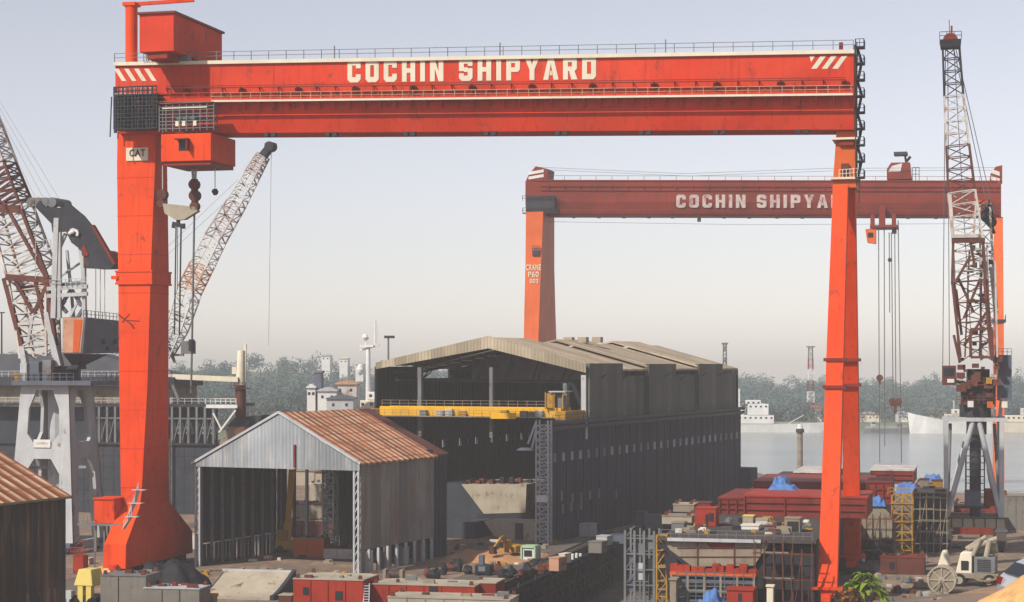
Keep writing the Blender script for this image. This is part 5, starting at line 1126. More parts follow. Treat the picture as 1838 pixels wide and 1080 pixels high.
mb.bar(r_(1708, 432, -4.5), r_(1768, 432, -4.5), .7, .8); mb.build('boom_brace', M['bandred'], RC_)
mb = MB(); mb.bar(r_(1708, 425, -4.5), r_(1757, 424, -4.5), 1.0, .55); 
for a, b_ in (((1706, 350), (1712, 425)), ((1752, 362), (1748, 420)), ((1772, 440), (1776, 640)), ((1786, 470), (1790, 640))): mb.bar(r_(*a, -4), r_(*b_, -4), .3)
mb.build('boom_step', M['bandwhite'], RC_)
# tower A-frame behind the boom with ladders and sheaves
mb = MB(); mb.lattice(r_(1776, 645, 3), r_(1768, 368, 3), 2.6, 1.7, 12, .26, .14, side=(1, 0, 0)); mb.bar(r_(1790, 650, 1), r_(1777, 372, 1), .35); mb.bar(r_(1788, 560, 1), r_(1780, 480, 1), .8); mb.build('tower_frame', M['bandwhite'], RC_)
mb = MB(); mb.bar(r_(1751, 364, 3), r_(1781, 362, 3), .6, .6); mb.bar(r_(1753, 364, 3), r_(1752, 384, 3), .5); mb.bar(r_(1779, 364, 3), r_(1786, 400, 3), .5); mb.build('tower_head', M['orange'], RC_)
mb = MB(); 
for px, py, r in ((1772, 388, 1.1), (1780, 400, .8), (1776, 375, .7)): c_ = r_(px, py, 2); mb.tube(c_ - Vector((0, .7, 0)), c_ + Vector((0, .7, 0)), r, 14)
mb.bar(r_(1768, 380, 2), r_(1784, 420, 2), .8, .6); mb.build('sheave', M['dgrey'], RC_)
mb = MB(); random.seed(21)
for k in range(30):
    t = random.random(); p = r_(1772 + random.uniform(-30, 14), 440 + 200 * t, random.uniform(-2, 3)); s = random.uniform(.15, .4); mb.box(p.x - s, p.x + s, p.y - s, p.y + s, p.z - s, p.z + s)
mb.bar(r_(1758, 640, 0), r_(1764, 440, 0), .25); mb.bar(r_(1732, 640, 0), r_(1740, 450, 0), .25)
for k in range(14): z = 440 + k * 14; mb.bar(r_(1733 + (640 - z) * .03, z, 0), r_(1757 + (640 - z) * .03, z + (6 if k % 2 else -6), 0), .16)
mb.build('ladder', M['bandred'], RC_)
for a, b_ in (((1697, 88), (1692, 655)), ((1701, 88), (1704, 655)), ((1711, 84), (1772, 372)), ((1716, 90), (1784, 384)), ((1712, 88), (1745, 640))): MB().tube(r_(*a, -3), r_(*b_, -3), .07, 5).build('hoist_rope', M['rope'], RC_)
# ------------------------------------------------------------------ helpers for yard things
def gpos(px, pbase, z=0.0): return G(px, pbase, z)
def yard(name, label, cat, px, pbase, yaw=14, group=None, z=0.0):
    f = Frame(gpos(px, pbase, z), yaw); return f, thing(name, label, cat, f.loc, f.rz, group)
def size(f, px0, px1, ptop, y=0):
    a, b_ = f.pl(px0, ptop, y), f.pl(px1, ptop, y); return a[0], b_[0], a[1] - 0
def steel_block(label, px0, px1, ptop, pbase, dep, mat, yaw=14, top=None, holes=(), group=None, name='steel_block', cat='steel block', zbase=0.0, lip=.25):
    f, t = yard(name, label, cat, (px0 + px1) / 2, pbase, yaw, group, zbase)
    x0, x1, z1 = size(f, px0, px1, ptop); z1 -= f.loc.z * 0
    z1 = f.pl((px0 + px1) / 2, ptop, 0)[1]
    m = MB(); m.box(x0, x1, 0, dep, 0, z1); body = m.build('body', M[mat], t, bevel=.06)
    m = MB(); m.box(x0 - .05, x1 + .05, -.08, dep + .08, z1 + .003, z1 + .12); m.build('top_plate', M[top or mat], t)
    m = MB()
    for k in range(1, int((x1 - x0) / 2.2)):
        x = x0 + k * 2.2; m.box(x - .07, x + .07, -.12, -.003, .1, z1 - .1)
    if m.v: m.build('rib', M[mat], body)
    if x1 - x0 > 3:
        for lx_ in (x0 + .5, x1 - .5):
            for ly_ in (.4, dep - .4): MB().prism([(-.3, 0), (.3, 0), (.18, .5), (-.18, .5)], lambda u, v, q, X=lx_, Y=ly_: (X + u, Y + q, z1 + .123 + v), -.06, .06).build('lifting_lug', M['bandred'], body)
        if top and x1 - x0 > 5:
            for _ in range(5): fx_, fy_ = random.uniform(x0 + .8, x1 - 1.2), random.uniform(.5, dep - 1); MB().box(fx_, fx_ + random.uniform(.3, 1.6), fy_, fy_ + random.uniform(.2, .7), z1 + .123, z1 + random.uniform(.25, .6)).build('loose_plate', M[random.choice(['tan', 'bandred', 'grey', 'oxide'])], body)
    for (pa, pb, pc, pd) in holes:
        a = f.pl(pa, pd, 0); b_ = f.pl(pb, pc, 0); MB().box(a[0], b_[0], -.06, -.003, max(.1, a[1]), b_[1]).build('opening', M['hulldark'], body)
    return f, t
def tarp(label, px0, px1, ptop, pbase, dep, mat='tarp', zbase=0.0, seed=1, name='tarpaulin', cat='tarpaulin', group=None, yaw=14, n=22):
    f = Frame(gpos((px0 + px1) / 2, pbase, zbase), yaw); a = f.pl(px0, pbase, 0); b_ = f.pl(px1, pbase, 0); h = f.pl((px0 + px1) / 2, ptop, dep * .4)[1] - 0
    rnd = random.Random(seed); pk = [(rnd.random(), .2 + .6 * rnd.random(), rnd.uniform(.5, .9), rnd.uniform(.09, .28)) for _ in range(9)]; pk[0] = (.5, .45, 1, .25)
    m = MB(); 
    for j in range(n + 1):
        for i in range(n + 1):
            u, v = i / n, j / n; e = min(1, min(u, 1 - u, v, 1 - v) * 7)
            z = max(p[2] * math.exp(-((u - p[0]) ** 2 + (v - p[1]) ** 2) / (2 * p[3] ** 2)) for p in pk)
            z = min(z, .62 + .38 * z * .6) * e * h + .05 * h * math.sin(19 * u + 7 * v + seed) * e + .03 * h * math.sin(31 * v - 13 * u) * e + rnd.uniform(-1, 1) * (.012 if mat == 'tarp' else .045) * h * e
            m.v.append((a[0] + (b_[0] - a[0]) * u + rnd.uniform(-.1, .1), dep * v + rnd.uniform(-.1, .1), max(.02, z)))
    for j in range(n):
        for i in range(n): k = j * (n + 1) + i; m.f.append((k, k + 1, k + n + 2, k + n + 1))
    k0 = len(m.v); m.v += [(a[0], 0, 0), (b_[0], 0, 0), (b_[0], dep, 0), (a[0], dep, 0)]; m.f.append((k0 + 3, k0 + 2, k0 + 1, k0))
    o = m.build(name, M[mat], None, smooth=True); o.location = f.loc; o.rotation_euler = (0, 0, f.rz); return tag(o, label, cat, group)

# ------------------------------------------------------------------ hull under construction in the dock
RK = -22.0
HS = thing('ship_hull', 'unfinished ship hull with tan front bulkhead and dark side, in the dock', 'ship hull', A.w(88, RK, -9), A.rz)
V = Frame(A.w(88, RK, -9), 14)
fv = lambda px, py, y=0: V.pl(px, py, y)
tl, tr_ = fv(1185, 964), fv(1462, 974); zd = tl[1]
pf_ = [fv(*p) for p in ((1188, 966), (1382, 974), (1353, 1014), (1236, 1016), (1213, 1000), (1198, 980))]
MB().prism(pf_, lambda u, v, t: (u, t, v), 0, .6).build('front_bulkhead', M['tan'], HS)
m = MB(); m.prism([fv(*p) for p in ((1262, 968), (1316, 970), (1316, 984), (1278, 984))], lambda u, v, t: (u, -.005 - t, v), 0, .05); m.build('primer_patch', M['oxide'], HS)
m = MB()
for px in (1252, 1318): m.bar((fv(px, 968)[0], -.1, fv(px, 968)[1]), (fv(px, 1014)[0], -.1, fv(px, 1014)[1]), .12)
for py in (982, 998): m.bar((fv(1215, py)[0], -.1, fv(1215, py)[1]), (fv(1365, py)[0], -.1, fv(1365, py)[1]), .08)
m.build('weld_seam', M['bandred'], HS)
L_ = 150; x0, x1 = tl[0], tr_[0]
m = MB(); m.prism([(x0 + .2, zd - .3), (x0 + 1.5, 5), (x0 + 4.5, 2), (x1 - 3, 1.5), (x1, 3), (x1 - .1, zd - .6)], lambda u, v, t: (u, t, v), .62, L_); m.build('hull_plating', M['hulldark'], HS)  # shadowed part of the hull, its shade put into the dark colour
m = MB(); m.bar((fv(1180, 960)[0], .2, zd - .6), (fv(1236, 1014)[0], .1, fv(1236, 1014)[1]), .5, .4); m.bar((fv(1190, 975)[0], .1, fv(1190, 975)[1]), (fv(1215, 1004)[0], .1, fv(1215, 1004)[1] - .3), .6, .4); m.build('bilge_keel', M['hulldark'], HS)
m = MB(); m.box(x0 - .3, x1 + .2, -.6, L_, zd - .29, zd + .06); dko = m.build('deck', M['concrete'], HS)
m = MB(); m.rail((x0 + .2, -.4, zd + .07), (x1 - .2, -.4, zd + .07), 1.0, 16, .06); m.build('railing', M['grey'], HS)
m = MB(); m.box(x0 + 1, x1 - 6.5, -.75, -.605, zd - .32, zd + .1); m.build('edge_strip', M['lgrey'], HS)
zdw = zd - 9      # deck height in the world
def deck_block(px0, px1, ptop, pbase, dep, mat, topm, nm='hatch_coaming', ribs=6):
    p = gpos((px0 + px1) / 2, pbase, zdw); q = V.l(p); d = p.y; a = V.pl(px0, pbase, q.y); b_ = V.pl(px1, pbase, q.y); h = V.pl((px0 + px1) / 2, ptop, q.y)[1]
    m = MB(); m.box(a[0], b_[0], q.y, q.y + dep, zd + .07, h); o = m.build(nm, M[mat], HS)
    m = MB(); m.box(a[0] - .15, b_[0] + .15, q.y - .15, q.y + dep + .15, h + .003, h + .25); m.build('top_plate', M[topm], o)
    m = MB()
    for k in range(ribs + 1): x = a[0] + .1 + (b_[0] - a[0] - .2) * k / ribs; m.box(x - .1, x + .1, q.y - .3, q.y - .003, zd + .08, h - .1)
    for f_ in (.35, .7): m.box(a[0], b_[0], q.y - .25, q.y - .005, zd + (h - zd) * f_, zd + (h - zd) * f_ + .12)
    m.build('stiffener', M[mat], o); return a[0], b_[0], q.y, h
deck_block(1335, 1556, 892, 928, 14, 'oxide', 'oxbright', ribs=3)
deck_block(1290, 1338, 895, 922, 20, 'maroon', 'oxide', ribs=3)
deck_block(1352, 1560, 866, 893, 20, 'oxide', 'maroon', ribs=3)
deck_block(1425, 1500, 848, 873, 18, 'oxide', 'bandwhite', ribs=2)
deck_block(1562, 1640, 844, 868, 16, 'oxide', 'bandwhite', ribs=2)
deck_block(1555, 1600, 866, 905, 10, 'maroon', 'oxide', ribs=3)
# things standing on the deck
def on_deck(name, label, cat, px0, px1, ptop, pbase, dep, mat, topm=None, openings=(), group=None):
    return steel_block(label, px0, px1, ptop, pbase, dep, mat, 14, topm, openings, group, name, cat, zdw + .07)
on_deck('deck_cabin', 'small bright red cabin with open doorway on the hull deck', 'cabin', 1247, 1285, 912, 944, 3.2, 'oxbright', 'oxbright', [(1266, 1271, 922, 942), (1272, 1281, 920, 934)])
on_deck('deck_cabin', 'dull red flat cabin just behind the bright red cabin on deck', 'cabin', 1246, 1276, 902, 914, 3, 'maroon', 'bandred')
on_deck('plate_stack', 'low stack of white plates lying on the hull deck', 'plate stack', 1329, 1362, 943, 950, 3, 'white', 'cream')
on_deck('tool_box', 'olive open-fronted box on the hull deck near the red strut', 'box', 1408, 1436, 930, 955, 2.6, 'tan', 'tan', [(1413, 1433, 935, 953)])
on_deck('crate', 'pale yellow crate in front of the red hatch wall', 'crate', 1333, 1352, 926, 940, 2.2, 'beige', 'paleyel')
on_deck('crate', 'dusty pink crate next to the pale yellow crate on deck', 'crate', 1356, 1378, 932, 941, 2.2, 'bandwhite', 'beige')
on_deck('crate', 'grey crate in front of the timber stack on the hull deck', 'crate', 1205, 1228, 938, 952, 2.4, 'grey', 'tan')
on_deck('timber_stack', 'shorter tan timber stack beside the red deck cabins', 'timber stack', 1188, 1242, 926, 940, 4, 'beige', 'tan')
on_deck('timber_stack', 'long thin tan timber stack behind the other timber stack on deck', 'timber stack', 1208, 1246, 905, 918, 4, 'tan', 'beige')
on_deck('winch', 'small grey winch on the deck beside the white plates', 'winch', 1372, 1392, 944, 952, 1.6, 'grey', 'bandred')
on_deck('yellow_drum_box', 'yellow box on the far deck before the white topped red hatch', 'box', 1572, 1602, 857, 866, 3, 'yellow', 'yellow')
tarp('tallest humped blue tarpaulin on the red hatch behind the red strut', 1383, 1412, 851, 873, 8, 'tarp', zdw + 3, 3, group='blue tarpaulins')
tarp('long flat pale blue tarpaulin beside the humped one on the far deck', 1376, 1428, 866, 880, 6, 'tarp', zdw + 3, 4, group='blue tarpaulins')
tarp('bright blue tarpaulin beside the yellow box on the far deck', 1606, 1652, 862, 886, 8, 'tarp', zdw, 5, group='blue tarpaulins')
tarp('pale blue tarpaulin on top of the rusty dark block', 1655, 1690, 848, 866, 8, 'tarp', 6.5, 6, group='blue tarpaulins')
tarp('small torn blue tarpaulin beside the brown hull tube', 1560, 1590, 886, 908, 4, 'tarp', zdw, 7, group='blue tarpaulins')
# staging in front of the bulkhead
sf = Frame(A.w(84, RK - 5, -9), 14); SG = thing('work_staging', 'orange and green work staging below the tan bulkhead of the hull', 'staging', sf.loc, sf.rz)
m = MB(); a, b_ = sf.pl(1202, 1030), sf.pl(1356, 1018); m.box(a[0], b_[0], 0, 3.4, a[1], a[1] + .35); m.build('deck_beam', M['orange'], SG)
m = MB()
for k in range(12): x = a[0] + (b_[0] - a[0]) * (k + random.random() * .6) / 12; h = random.uniform(.3, 1.0); m.box(x - .5, x + .4, .6, 2, a[1] + .36, a[1] + .36 + h)
m.build('staging_gear', M['oxbright'], SG)
for py, mm in ((1040, 'bgrey'), (1058, 'grey'), (1076, 'bgrey')): c_ = sf.pl(1215, py); d_ = sf.pl(1352, py); m = MB(); m.box(c_[0], d_[0], 0, 3, c_[1] - .12, c_[1] + .12); m.rail((c_[0], 0, c_[1] + .12), (d_[0], 0, c_[1] + .12), .9, 8, .09); m.build('shelf', M[mm], SG)
m = MB()
for k in range(6): x = a[0] + .2 + (b_[0] - a[0] - .4) * k / 5; m.bar((x, .1, 0), (x, .1, a[1]), .26); m.bar((x, 3, 0), (x, 3, a[1]), .22)
m.build('post', M['tan'], SG)
def dockbox(name, label, cat, px0, px1, ptop, y, mat, dep=3, openings=(), shape=None):
    f = Frame(A.w(A.pl((px0 + px1) / 2, 1000, y)[0], y, -9), 14); t = thing(name, label, cat, f.loc, f.rz); c_, d_ = f.pl(px0, ptop), f.pl(px1, ptop)
    m = MB(); m.box(c_[0], d_[0], 0, dep, 0, c_[1]); m.build('body', M[mat], t, bevel=.08); m = MB(); m.box(c_[0] - .1, d_[0] + .1, -.15, dep + .1, c_[1] + .003, c_[1] + .2); m.build('top_plate', M[mat], t)
    m = MB()
    for pa, pb, pc, pd in openings: p, q = f.pl(pa, pd), f.pl(pb, pc); m.box(p[0], q[0], -.06, -.003, p[1], q[1])
    if m.v: m.build('opening', M['hulldark'], t)
    return f, t
dockbox('machine_housing', 'red machine housing below the staging beside the big blue tarpaulin', 'machine', 1304, 1352, 1058, RK - 8, 'oxbright', 3, [(1325, 1331, 1064, 1078)])
f, t = dockbox('mooring_post', 'short cream post beside the red machine housing', 'post', 1376, 1388, 1052, RK - 8, 'cream', 1.0)
dockbox('oil_drum_rack', 'narrow tan rack at the end of the staging shelves', 'rack', 1202, 1214, 1040, RK - 7, 'tan', 2)
f = Frame(A.w(81, RK - 9, -9), 14)
o = tarp('big crumpled blue tarpaulin below the staging at the bottom', 1243, 1306, 1046, 1130, 4, 'tarp', -1.8, 12, group='blue tarpaulins')
steel_block('weathered timber platform carrying the big blue tarpaulin', 1236, 1310, 1122, 1152, 5, 'tan', 14, zbase=-9 + 5.6, name='platform', cat='platform')
# scaffold tower of panels at the hull's left
f = Frame(A.w(A.pl(1150, 1000, -20)[0], -20, -9), 14); t = thing('scaffold_tower', 'grey steel scaffold tower standing between bay wall and hull', 'scaffold', f.loc, f.rz)
m = MB(); a, b_ = f.pl(1122, 968), f.pl(1174, 952); zt_ = b_[1]
for px in (1122, 1139, 1156, 1174):
    x = f.pl(px, 1000)[0]; m.bar((x, 0, 0), (x, 0, zt_), .3); m.bar((x, 4, 0), (x, 4, zt_), .25)
for k in range(9):
    z = 1 + k * zt_ / 9; m.bar((a[0], 0, z), (b_[0], 0, z), .14); m.bar((a[0], 4, z), (b_[0], 4, z), .12); m.bar((a[0], 0, z), (f.pl(1139, 1000)[0], 0, z + 1.6), .1)
m.build('frame', M['grey'], t)
for k, (pa, pb, pc, pd) in enumerate(((1124, 1137, 990, 1012), (1141, 1154, 975, 998), (1158, 1172, 1002, 1030), (1126, 1137, 1030, 1060), (1142, 1154, 1010, 1040), (1158, 1172, 960, 985))): p, q = f.pl(pa, pd), f.pl(pb, pc); MB().box(p[0], q[0], .3, .4, p[1], q[1]).build('panel', M[('bgrey', 'grey', 'hulldark', 'bgrey', 'lgrey', 'grey')[k]], t)
f = Frame(A.w(A.pl(1184, 1000, -21)[0], -21, -9), 14); t = thing('scaffold_tower', 'narrow ochre scaffold tower against the tan hull bulkhead', 'scaffold', f.loc, f.rz)
m = MB(); a, b_ = f.pl(1178, 962), f.pl(1196, 960)
m.lattice(((a[0] + b_[0]) / 2, 1, 0), ((a[0] + b_[0]) / 2, 1, b_[1]), b_[0] - a[0], b_[0] - a[0], 9, .2, .12, side=(1, 0, 0), d0=1.5, d1=1.5); m.build('frame', M['ochre'], t)
m = MB()
for k in range(5): m.box(a[0] - .1, b_[0] + .1, .2, 1.9, 2 + k * 2.8, 2.15 + k * 2.8)
m.build('deck_board', M['tan'], t)

# ------------------------------------------------------------------ right of the dock
f, t = yard('scaffold_tower', 'tall ochre yellow scaffold tower between the red leg and the silver portal', 'scaffold', 1619, 1003, 14)
a, b_ = f.pl(1601, 888), f.pl(1637, 888); m = MB()
for x in (a[0], (a[0] + b_[0]) / 2, b_[0]):
    for y in (0, 2.6): m.bar((x, y, 0), (x, y, b_[1]), .2)
for k in range(7):
    z = b_[1] * (k + 1) / 7
    for y in (0, 2.6): m.bar((a[0], y, z), (b_[0], y, z), .16); m.bar((a[0], y, z - b_[1] / 7), ((a[0] + b_[0]) / 2, y, z), .12); m.bar((b_[0], y, z - b_[1] / 7), ((a[0] + b_[0]) / 2, y, z), .12)
m.build('frame', M['ochre'], t)
m = MB()
for k in range(1, 7, 2): z = b_[1] * (k + 1) / 7; m.box(a[0] - .2, b_[0] + .2, -.3, 2.9, z + .08, z + .2)
m.build('deck_board', M['ochre'], t)
m = MB(); m.rail((a[0] - .6, -.2, b_[1] + .1), (b_[0], -.2, b_[1] + .1), 1.0, 4, .12); m.build('railing', M['ochre'], t)
f, t = yard('hull_section', 'brown curved hull section between the red leg and yellow scaffold', 'hull block', 1574, 1003, 14)
a, b_ = f.pl(1546, 960), f.pl(1602, 960); zt_ = f.pl(1574, 908)[1]; m = MB(); rr_ = (b_[0] - a[0]) / 2; cx_ = (a[0] + b_[0]) / 2
arc = [(cx_ + rr_ * math.cos(th), zt_ - rr_ * 1.1 + rr_ * 1.1 * math.sin(th)) for th in [math.pi * k / 14 for k in range(15)]]
m.prism([(b_[0], 0)] + arc + [(a[0], 0)], lambda u, v, tt: (u, tt, v), 0, 14); m.build('plating', M['tan'], t, smooth=False)
m = MB(); m.box(a[0] - .1, b_[0] + .1, -.3, -.003, 0, zt_ * .38); m.build('lower_plating', M['hulldark'], t)
m = MB()
for k in range(4): m.box(a[0] + .6 + k * 1.4, a[0] + 1.3 + k * 1.4, -.9, -.31, 0, random.uniform(.7, 1.8))
m.build('support_block', M['dgrey'], t)
steel_block('dark hull block with opening slots behind the yellow scaffold', 1638, 1700, 884, 990, 12, 'hulldark', 14, 'tan', [(1648, 1652, 905, 980), (1672, 1676, 900, 985)], name='hull_section', cat='hull block')
steel_block('dark tall hull block with tan top beside the silver portal leg', 1640, 1694, 872, 960, 10, 'hulldark', 14, 'tan', name='hull_section', cat='hull block')
for k, (pa, pb, pt, pb2, mm, lb) in enumerate(((1650, 1668, 866, 960, 'tan', 'tan scrap bin on the rusty topped dark block'), (1672, 1692, 868, 960, 'ochre', 'ochre scrap bin on the rusty topped dark block'))):
    z0_ = P(1660, 878, 320).z; ff = Frame((P((pa + pb) / 2, 878, 318).x, 318, P(1660, 873, 318).z), 14); tt = thing('scrap_bin', lb, 'bin', ff.loc, ff.rz); c_, d_ = ff.pl(pa, pt), ff.pl(pb, pt)
    m = MB(); m.hexa([(c_[0] + .2, 0, 0), (d_[0] - .2, 0, 0), (d_[0] - .2, 2, 0), (c_[0] + .2, 2, 0)], [(c_[0], -.2, c_[1] + .6), (d_[0], -.2, c_[1] + .6), (d_[0], 2.2, c_[1] + .6), (c_[0], 2.2, c_[1] + .6)]); m.build('body', M[mm], tt); m = MB(); m.box(c_[0] - .05, d_[0] + .05, -.3, 2.3, c_[1] + .6, c_[1] + .75); m.build('rim', M['bandred'], tt)
# pole scaffolding wrapped round the hull sections and the dark hull side
def pole_scaffold(label, f, x0, x1, z0, z1, y, nx, nz, mat, dep=1.4):
    t = thing('pole_scaffold', label, 'scaffold', f.w(0, 0, 0), f.rz); m = MB(); rn = random.Random(len(label))
    for k in range(nx + 1):
        x = x0 + (x1 - x0) * k / nx
        for yy in (y, y - dep): m.bar((x, yy, z0), (x + rn.uniform(-.1, .1), yy, z1 + rn.uniform(-.6, .9)), .11)
    for k in range(1, nz + 1):
        z = z0 + (z1 - z0) * k / (nz + .3)
        for yy in (y, y - dep): m.bar((x0 - .3, yy, z), (x1 + .3, yy, z + rn.uniform(-.1, .1)), .09)
    for k in range(nx): m.bar((x0 + (x1 - x0) * k / nx, y - dep, z0 + (z1 - z0) * rn.random() * .5), (x0 + (x1 - x0) * (k + 1) / nx, y - dep, z0 + (z1 - z0) * (.5 + rn.random() * .5)), .08)
    m.build('frame', M[mat], t); m = MB()
    for k in range(1, nz + 1):
        z = z0 + (z1 - z0) * k / (nz + .3); xa_ = x0 + (x1 - x0) * rn.random() * .4; m.box(xa_, xa_ + (x1 - x0) * rn.uniform(.4, .6), y - dep + .15, y - .15, z + .06, z + .14)
    m.build('deck_board', M['tan'], t)
a, b_ = V.pl(1356, 1000, -.9), V.pl(1458, 1000, -.9); pole_scaffold('rusty pole scaffold against the dark side of the unfinished hull', V, a[0], b_[0], 0, zd - .5, -.9, 6, 5, 'bandred')
ff = Frame(gpos(1670, 994), 14); a, b_ = ff.pl(1640, 994), ff.pl(1700, 994); pole_scaffold('dark pole scaffold in front of the dark hull block with slots', ff, a[0], b_[0], 0, 9.5, -.3, 5, 5, 'tan')
ff = Frame(gpos(1574, 1006), 14); a, b_ = ff.pl(1545, 1003), ff.pl(1603, 1003); pole_scaffold('rusty pole scaffold in front of the brown curved hull section', ff, a[0], b_[0], 0, 7.0, -.5, 5, 4, 'bandred')
ff = Frame(gpos(1740, 962), 14); steel_block('rusty red brown hull block lying beyond the silver portal legs', 1712, 1790, 905, 958, 8, 'maroon', 14, 'tan', [(1730, 1738, 915, 930), (1760, 1768, 915, 930)], name='hull_section', cat='hull block')
steel_block('grey hull block with tan top standing beyond the hatchback car', 1800, 1850, 890, 950, 8, 'greyhull', 14, 'tan', name='hull_section', cat='hull block')
steel_block('low rusty hull plate block in front of the pole scaffolds', 1580, 1660, 1000, 1030, 5, 'bandred', 14, 'maroon', [(1596, 1606, 1008, 1020)], name='hull_section', cat='hull block')
# wheeled engine set and pipes under the silver portal
def engine_set():
    f, t = yard('mobile_generator', 'dusty beige generator truck with big wheels parked under the silver portal', 'generator', 1742, 1052, 20)
    g_ = lambda px, py, y=0: f.pl(px, py, y)
    m = MB(); a, b_ = g_(1712, 1036), g_(1792, 1028); m.box(a[0], b_[0], 0, 4, a[1], a[1] + .7); ch = m.build('chassis', M['tan'], t, bevel=.05)
    for px in (1722, 1776):
        for y in (-.35, 3.9):
            c_ = g_(px, 1038, 0); w = MB(); w.tube((c_[0], y - .02, .85), (c_[0], y + .5, .85), .85, 20); wo = w.build('wheel', M['black'], t); w = MB(); w.tube((c_[0], y - .08, .85), (c_[0], y - .023, .85), .5, 16); w.build('rim', M['beige'], wo)
    a, b_ = g_(1714, 1030), g_(1744, 992); m = MB(); m.hexa([(a[0], .2, a[1]), (b_[0], .2, a[1]), (b_[0], 3.6, a[1]), (a[0], 3.6, a[1])], [(a[0] + .7, .4, b_[1]), (b_[0], .4, b_[1] + .2), (b_[0], 3.4, b_[1] + .2), (a[0] + .7, 3.4, b_[1])]); cb = m.build('cab', M['cream'], t, bevel=.12)
    p, q = g_(1722, 1022), g_(1738, 1006); m = MB(); m.box(p[0] + .2, q[0], .16, .22, p[1], q[1]); m.build('window', M['glass'], cb)
    a, b_ = g_(1748, 1028), g_(1786, 1000); m = MB(); m.box(a[0], b_[0], .3, 3.4, a[1], b_[1]); en = m.build('engine_housing', M['grey'], t, bevel=.08)
    m = MB()
    for k in range(7): z = a[1] + .3 + k * (b_[1] - a[1] - .5) / 7; m.box(a[0] + .4, b_[0] - .6, .22, .297, z, z + .12)
    m.build('grille', M['dgrey'], en)
    m = MB()
    for pa, pb, y, r in (((1738, 985), (1790, 965), 1, .35), ((1746, 996), (1760, 966), .6, .3), ((1770, 998), (1776, 968), .8, .35), ((1734, 984), (1770, 962), 2.5, .3)): p, q = g_(*pa, y), g_(*pb, y); m.tube((p[0], y, p[1]), (q[0], y, q[1]), r, 10)
    m.build('exhaust_pipe', M['beige'], en)
    p, q = g_(1748, 986, 2.4), g_(1790, 980, 2.4); m = MB(); m.tube((p[0], 2.4, p[1]), (q[0], 2.4, q[1]), .85, 16); m.tube((p[0] + .5, 2.4, p[1] + .8), (p[0] + .5, 2.4, p[1] + 1.5), .3, 10); m.bar((q[0] - .4, 1.6, q[1] - 2.2), (q[0] - .4, 2.4, q[1]), .3); m.bar((p[0] + .4, 1.6, p[1] - 2.2), (p[0] + .4, 2.4, p[1]), .3); m.build('air_tank', M['beige'], en)
    m = MB(); p = g_(1748, 1046); q = g_(1790, 1046)
    for k in range(8):
        u = math.pi * k / 8; v = math.pi * (k + 1) / 8; r = (q[0] - p[0]) / 2; cx_ = (p[0] + q[0]) / 2
        m.bar((cx_ - r * math.cos(u), -.6, 1.6 - r * .45 * math.sin(u)), (cx_ - r * math.cos(v), -.6, 1.6 - r * .45 * math.sin(v)), .25)
    m.build('tow_bar', M['tan'], t)
engine_set()
f, t = yard('cable_reel', 'large upright cable reel with spoked pale flange', 'cable reel', 1690, 1064, 20)
c_ = f.pl(1690, 1040); R0 = 1.75
for y in (0, 1.7):
    m = MB(); n = 26
    for k in range(n):
        u, v = 2 * math.pi * k / n, 2 * math.pi * (k + 1) / n
        m.bar((R0 * math.cos(u), y, R0 + R0 * math.sin(u)), (R0 * math.cos(v), y, R0 + R0 * math.sin(v)), .32, .2)
    for k in range(8): u = 2 * math.pi * k / 8; m.bar((0, y, R0), (R0 * math.cos(u), y, R0 + R0 * math.sin(u)), .16)
    m.tube((0, y - .15, R0), (0, y + .15, R0), .45, 14); m.build('flange', M['beige'], t)
m = MB(); m.tube((0, .05, R0), (0, .12, R0), 1.62, 26); m.build('flange_plate', M['tan'], t); m = MB(); m.tube((0, .14, R0), (0, 1.6, R0), 1.25, 20); m.build('drum', M['dgrey'], t)
m = MB(); m.bar((-1.2, 2.1, 0), (0, 2.1, R0), .25); m.bar((1.2, 2.1, 0), (0, 2.1, R0), .25); m.bar((-.9, -.4, 0), (0, -.4, R0), .2); m.bar((.9, -.4, 0), (0, -.4, R0), .2); m.build('stand', M['tan'], t)
f, t = yard('winch_stand', 'cream winch housing on a stand behind the spoked cable reel', 'winch', 1694, 1040, 18)
m = MB(); a, b_ = f.pl(1683, 1014), f.pl(1706, 988); m.hexa([(a[0], 0, a[1]), (b_[0], 0, a[1]), (b_[0], 2, a[1]), (a[0], 2, a[1])], [(a[0] + .6, .2, b_[1]), (b_[0] - .5, .2, b_[1]), (b_[0] - .5, 1.8, b_[1]), (a[0] + .6, 1.8, b_[1])]); m.build('housing', M['cream'], t, bevel=.08); m = MB()
for x in (a[0] + .2, b_[0] - .2): m.bar((x, .2, 0), (x, .2, a[1]), .22); m.bar((x, 1.8, 0), (x, 1.8, a[1]), .22)
m.build('leg', M['tan'], t)
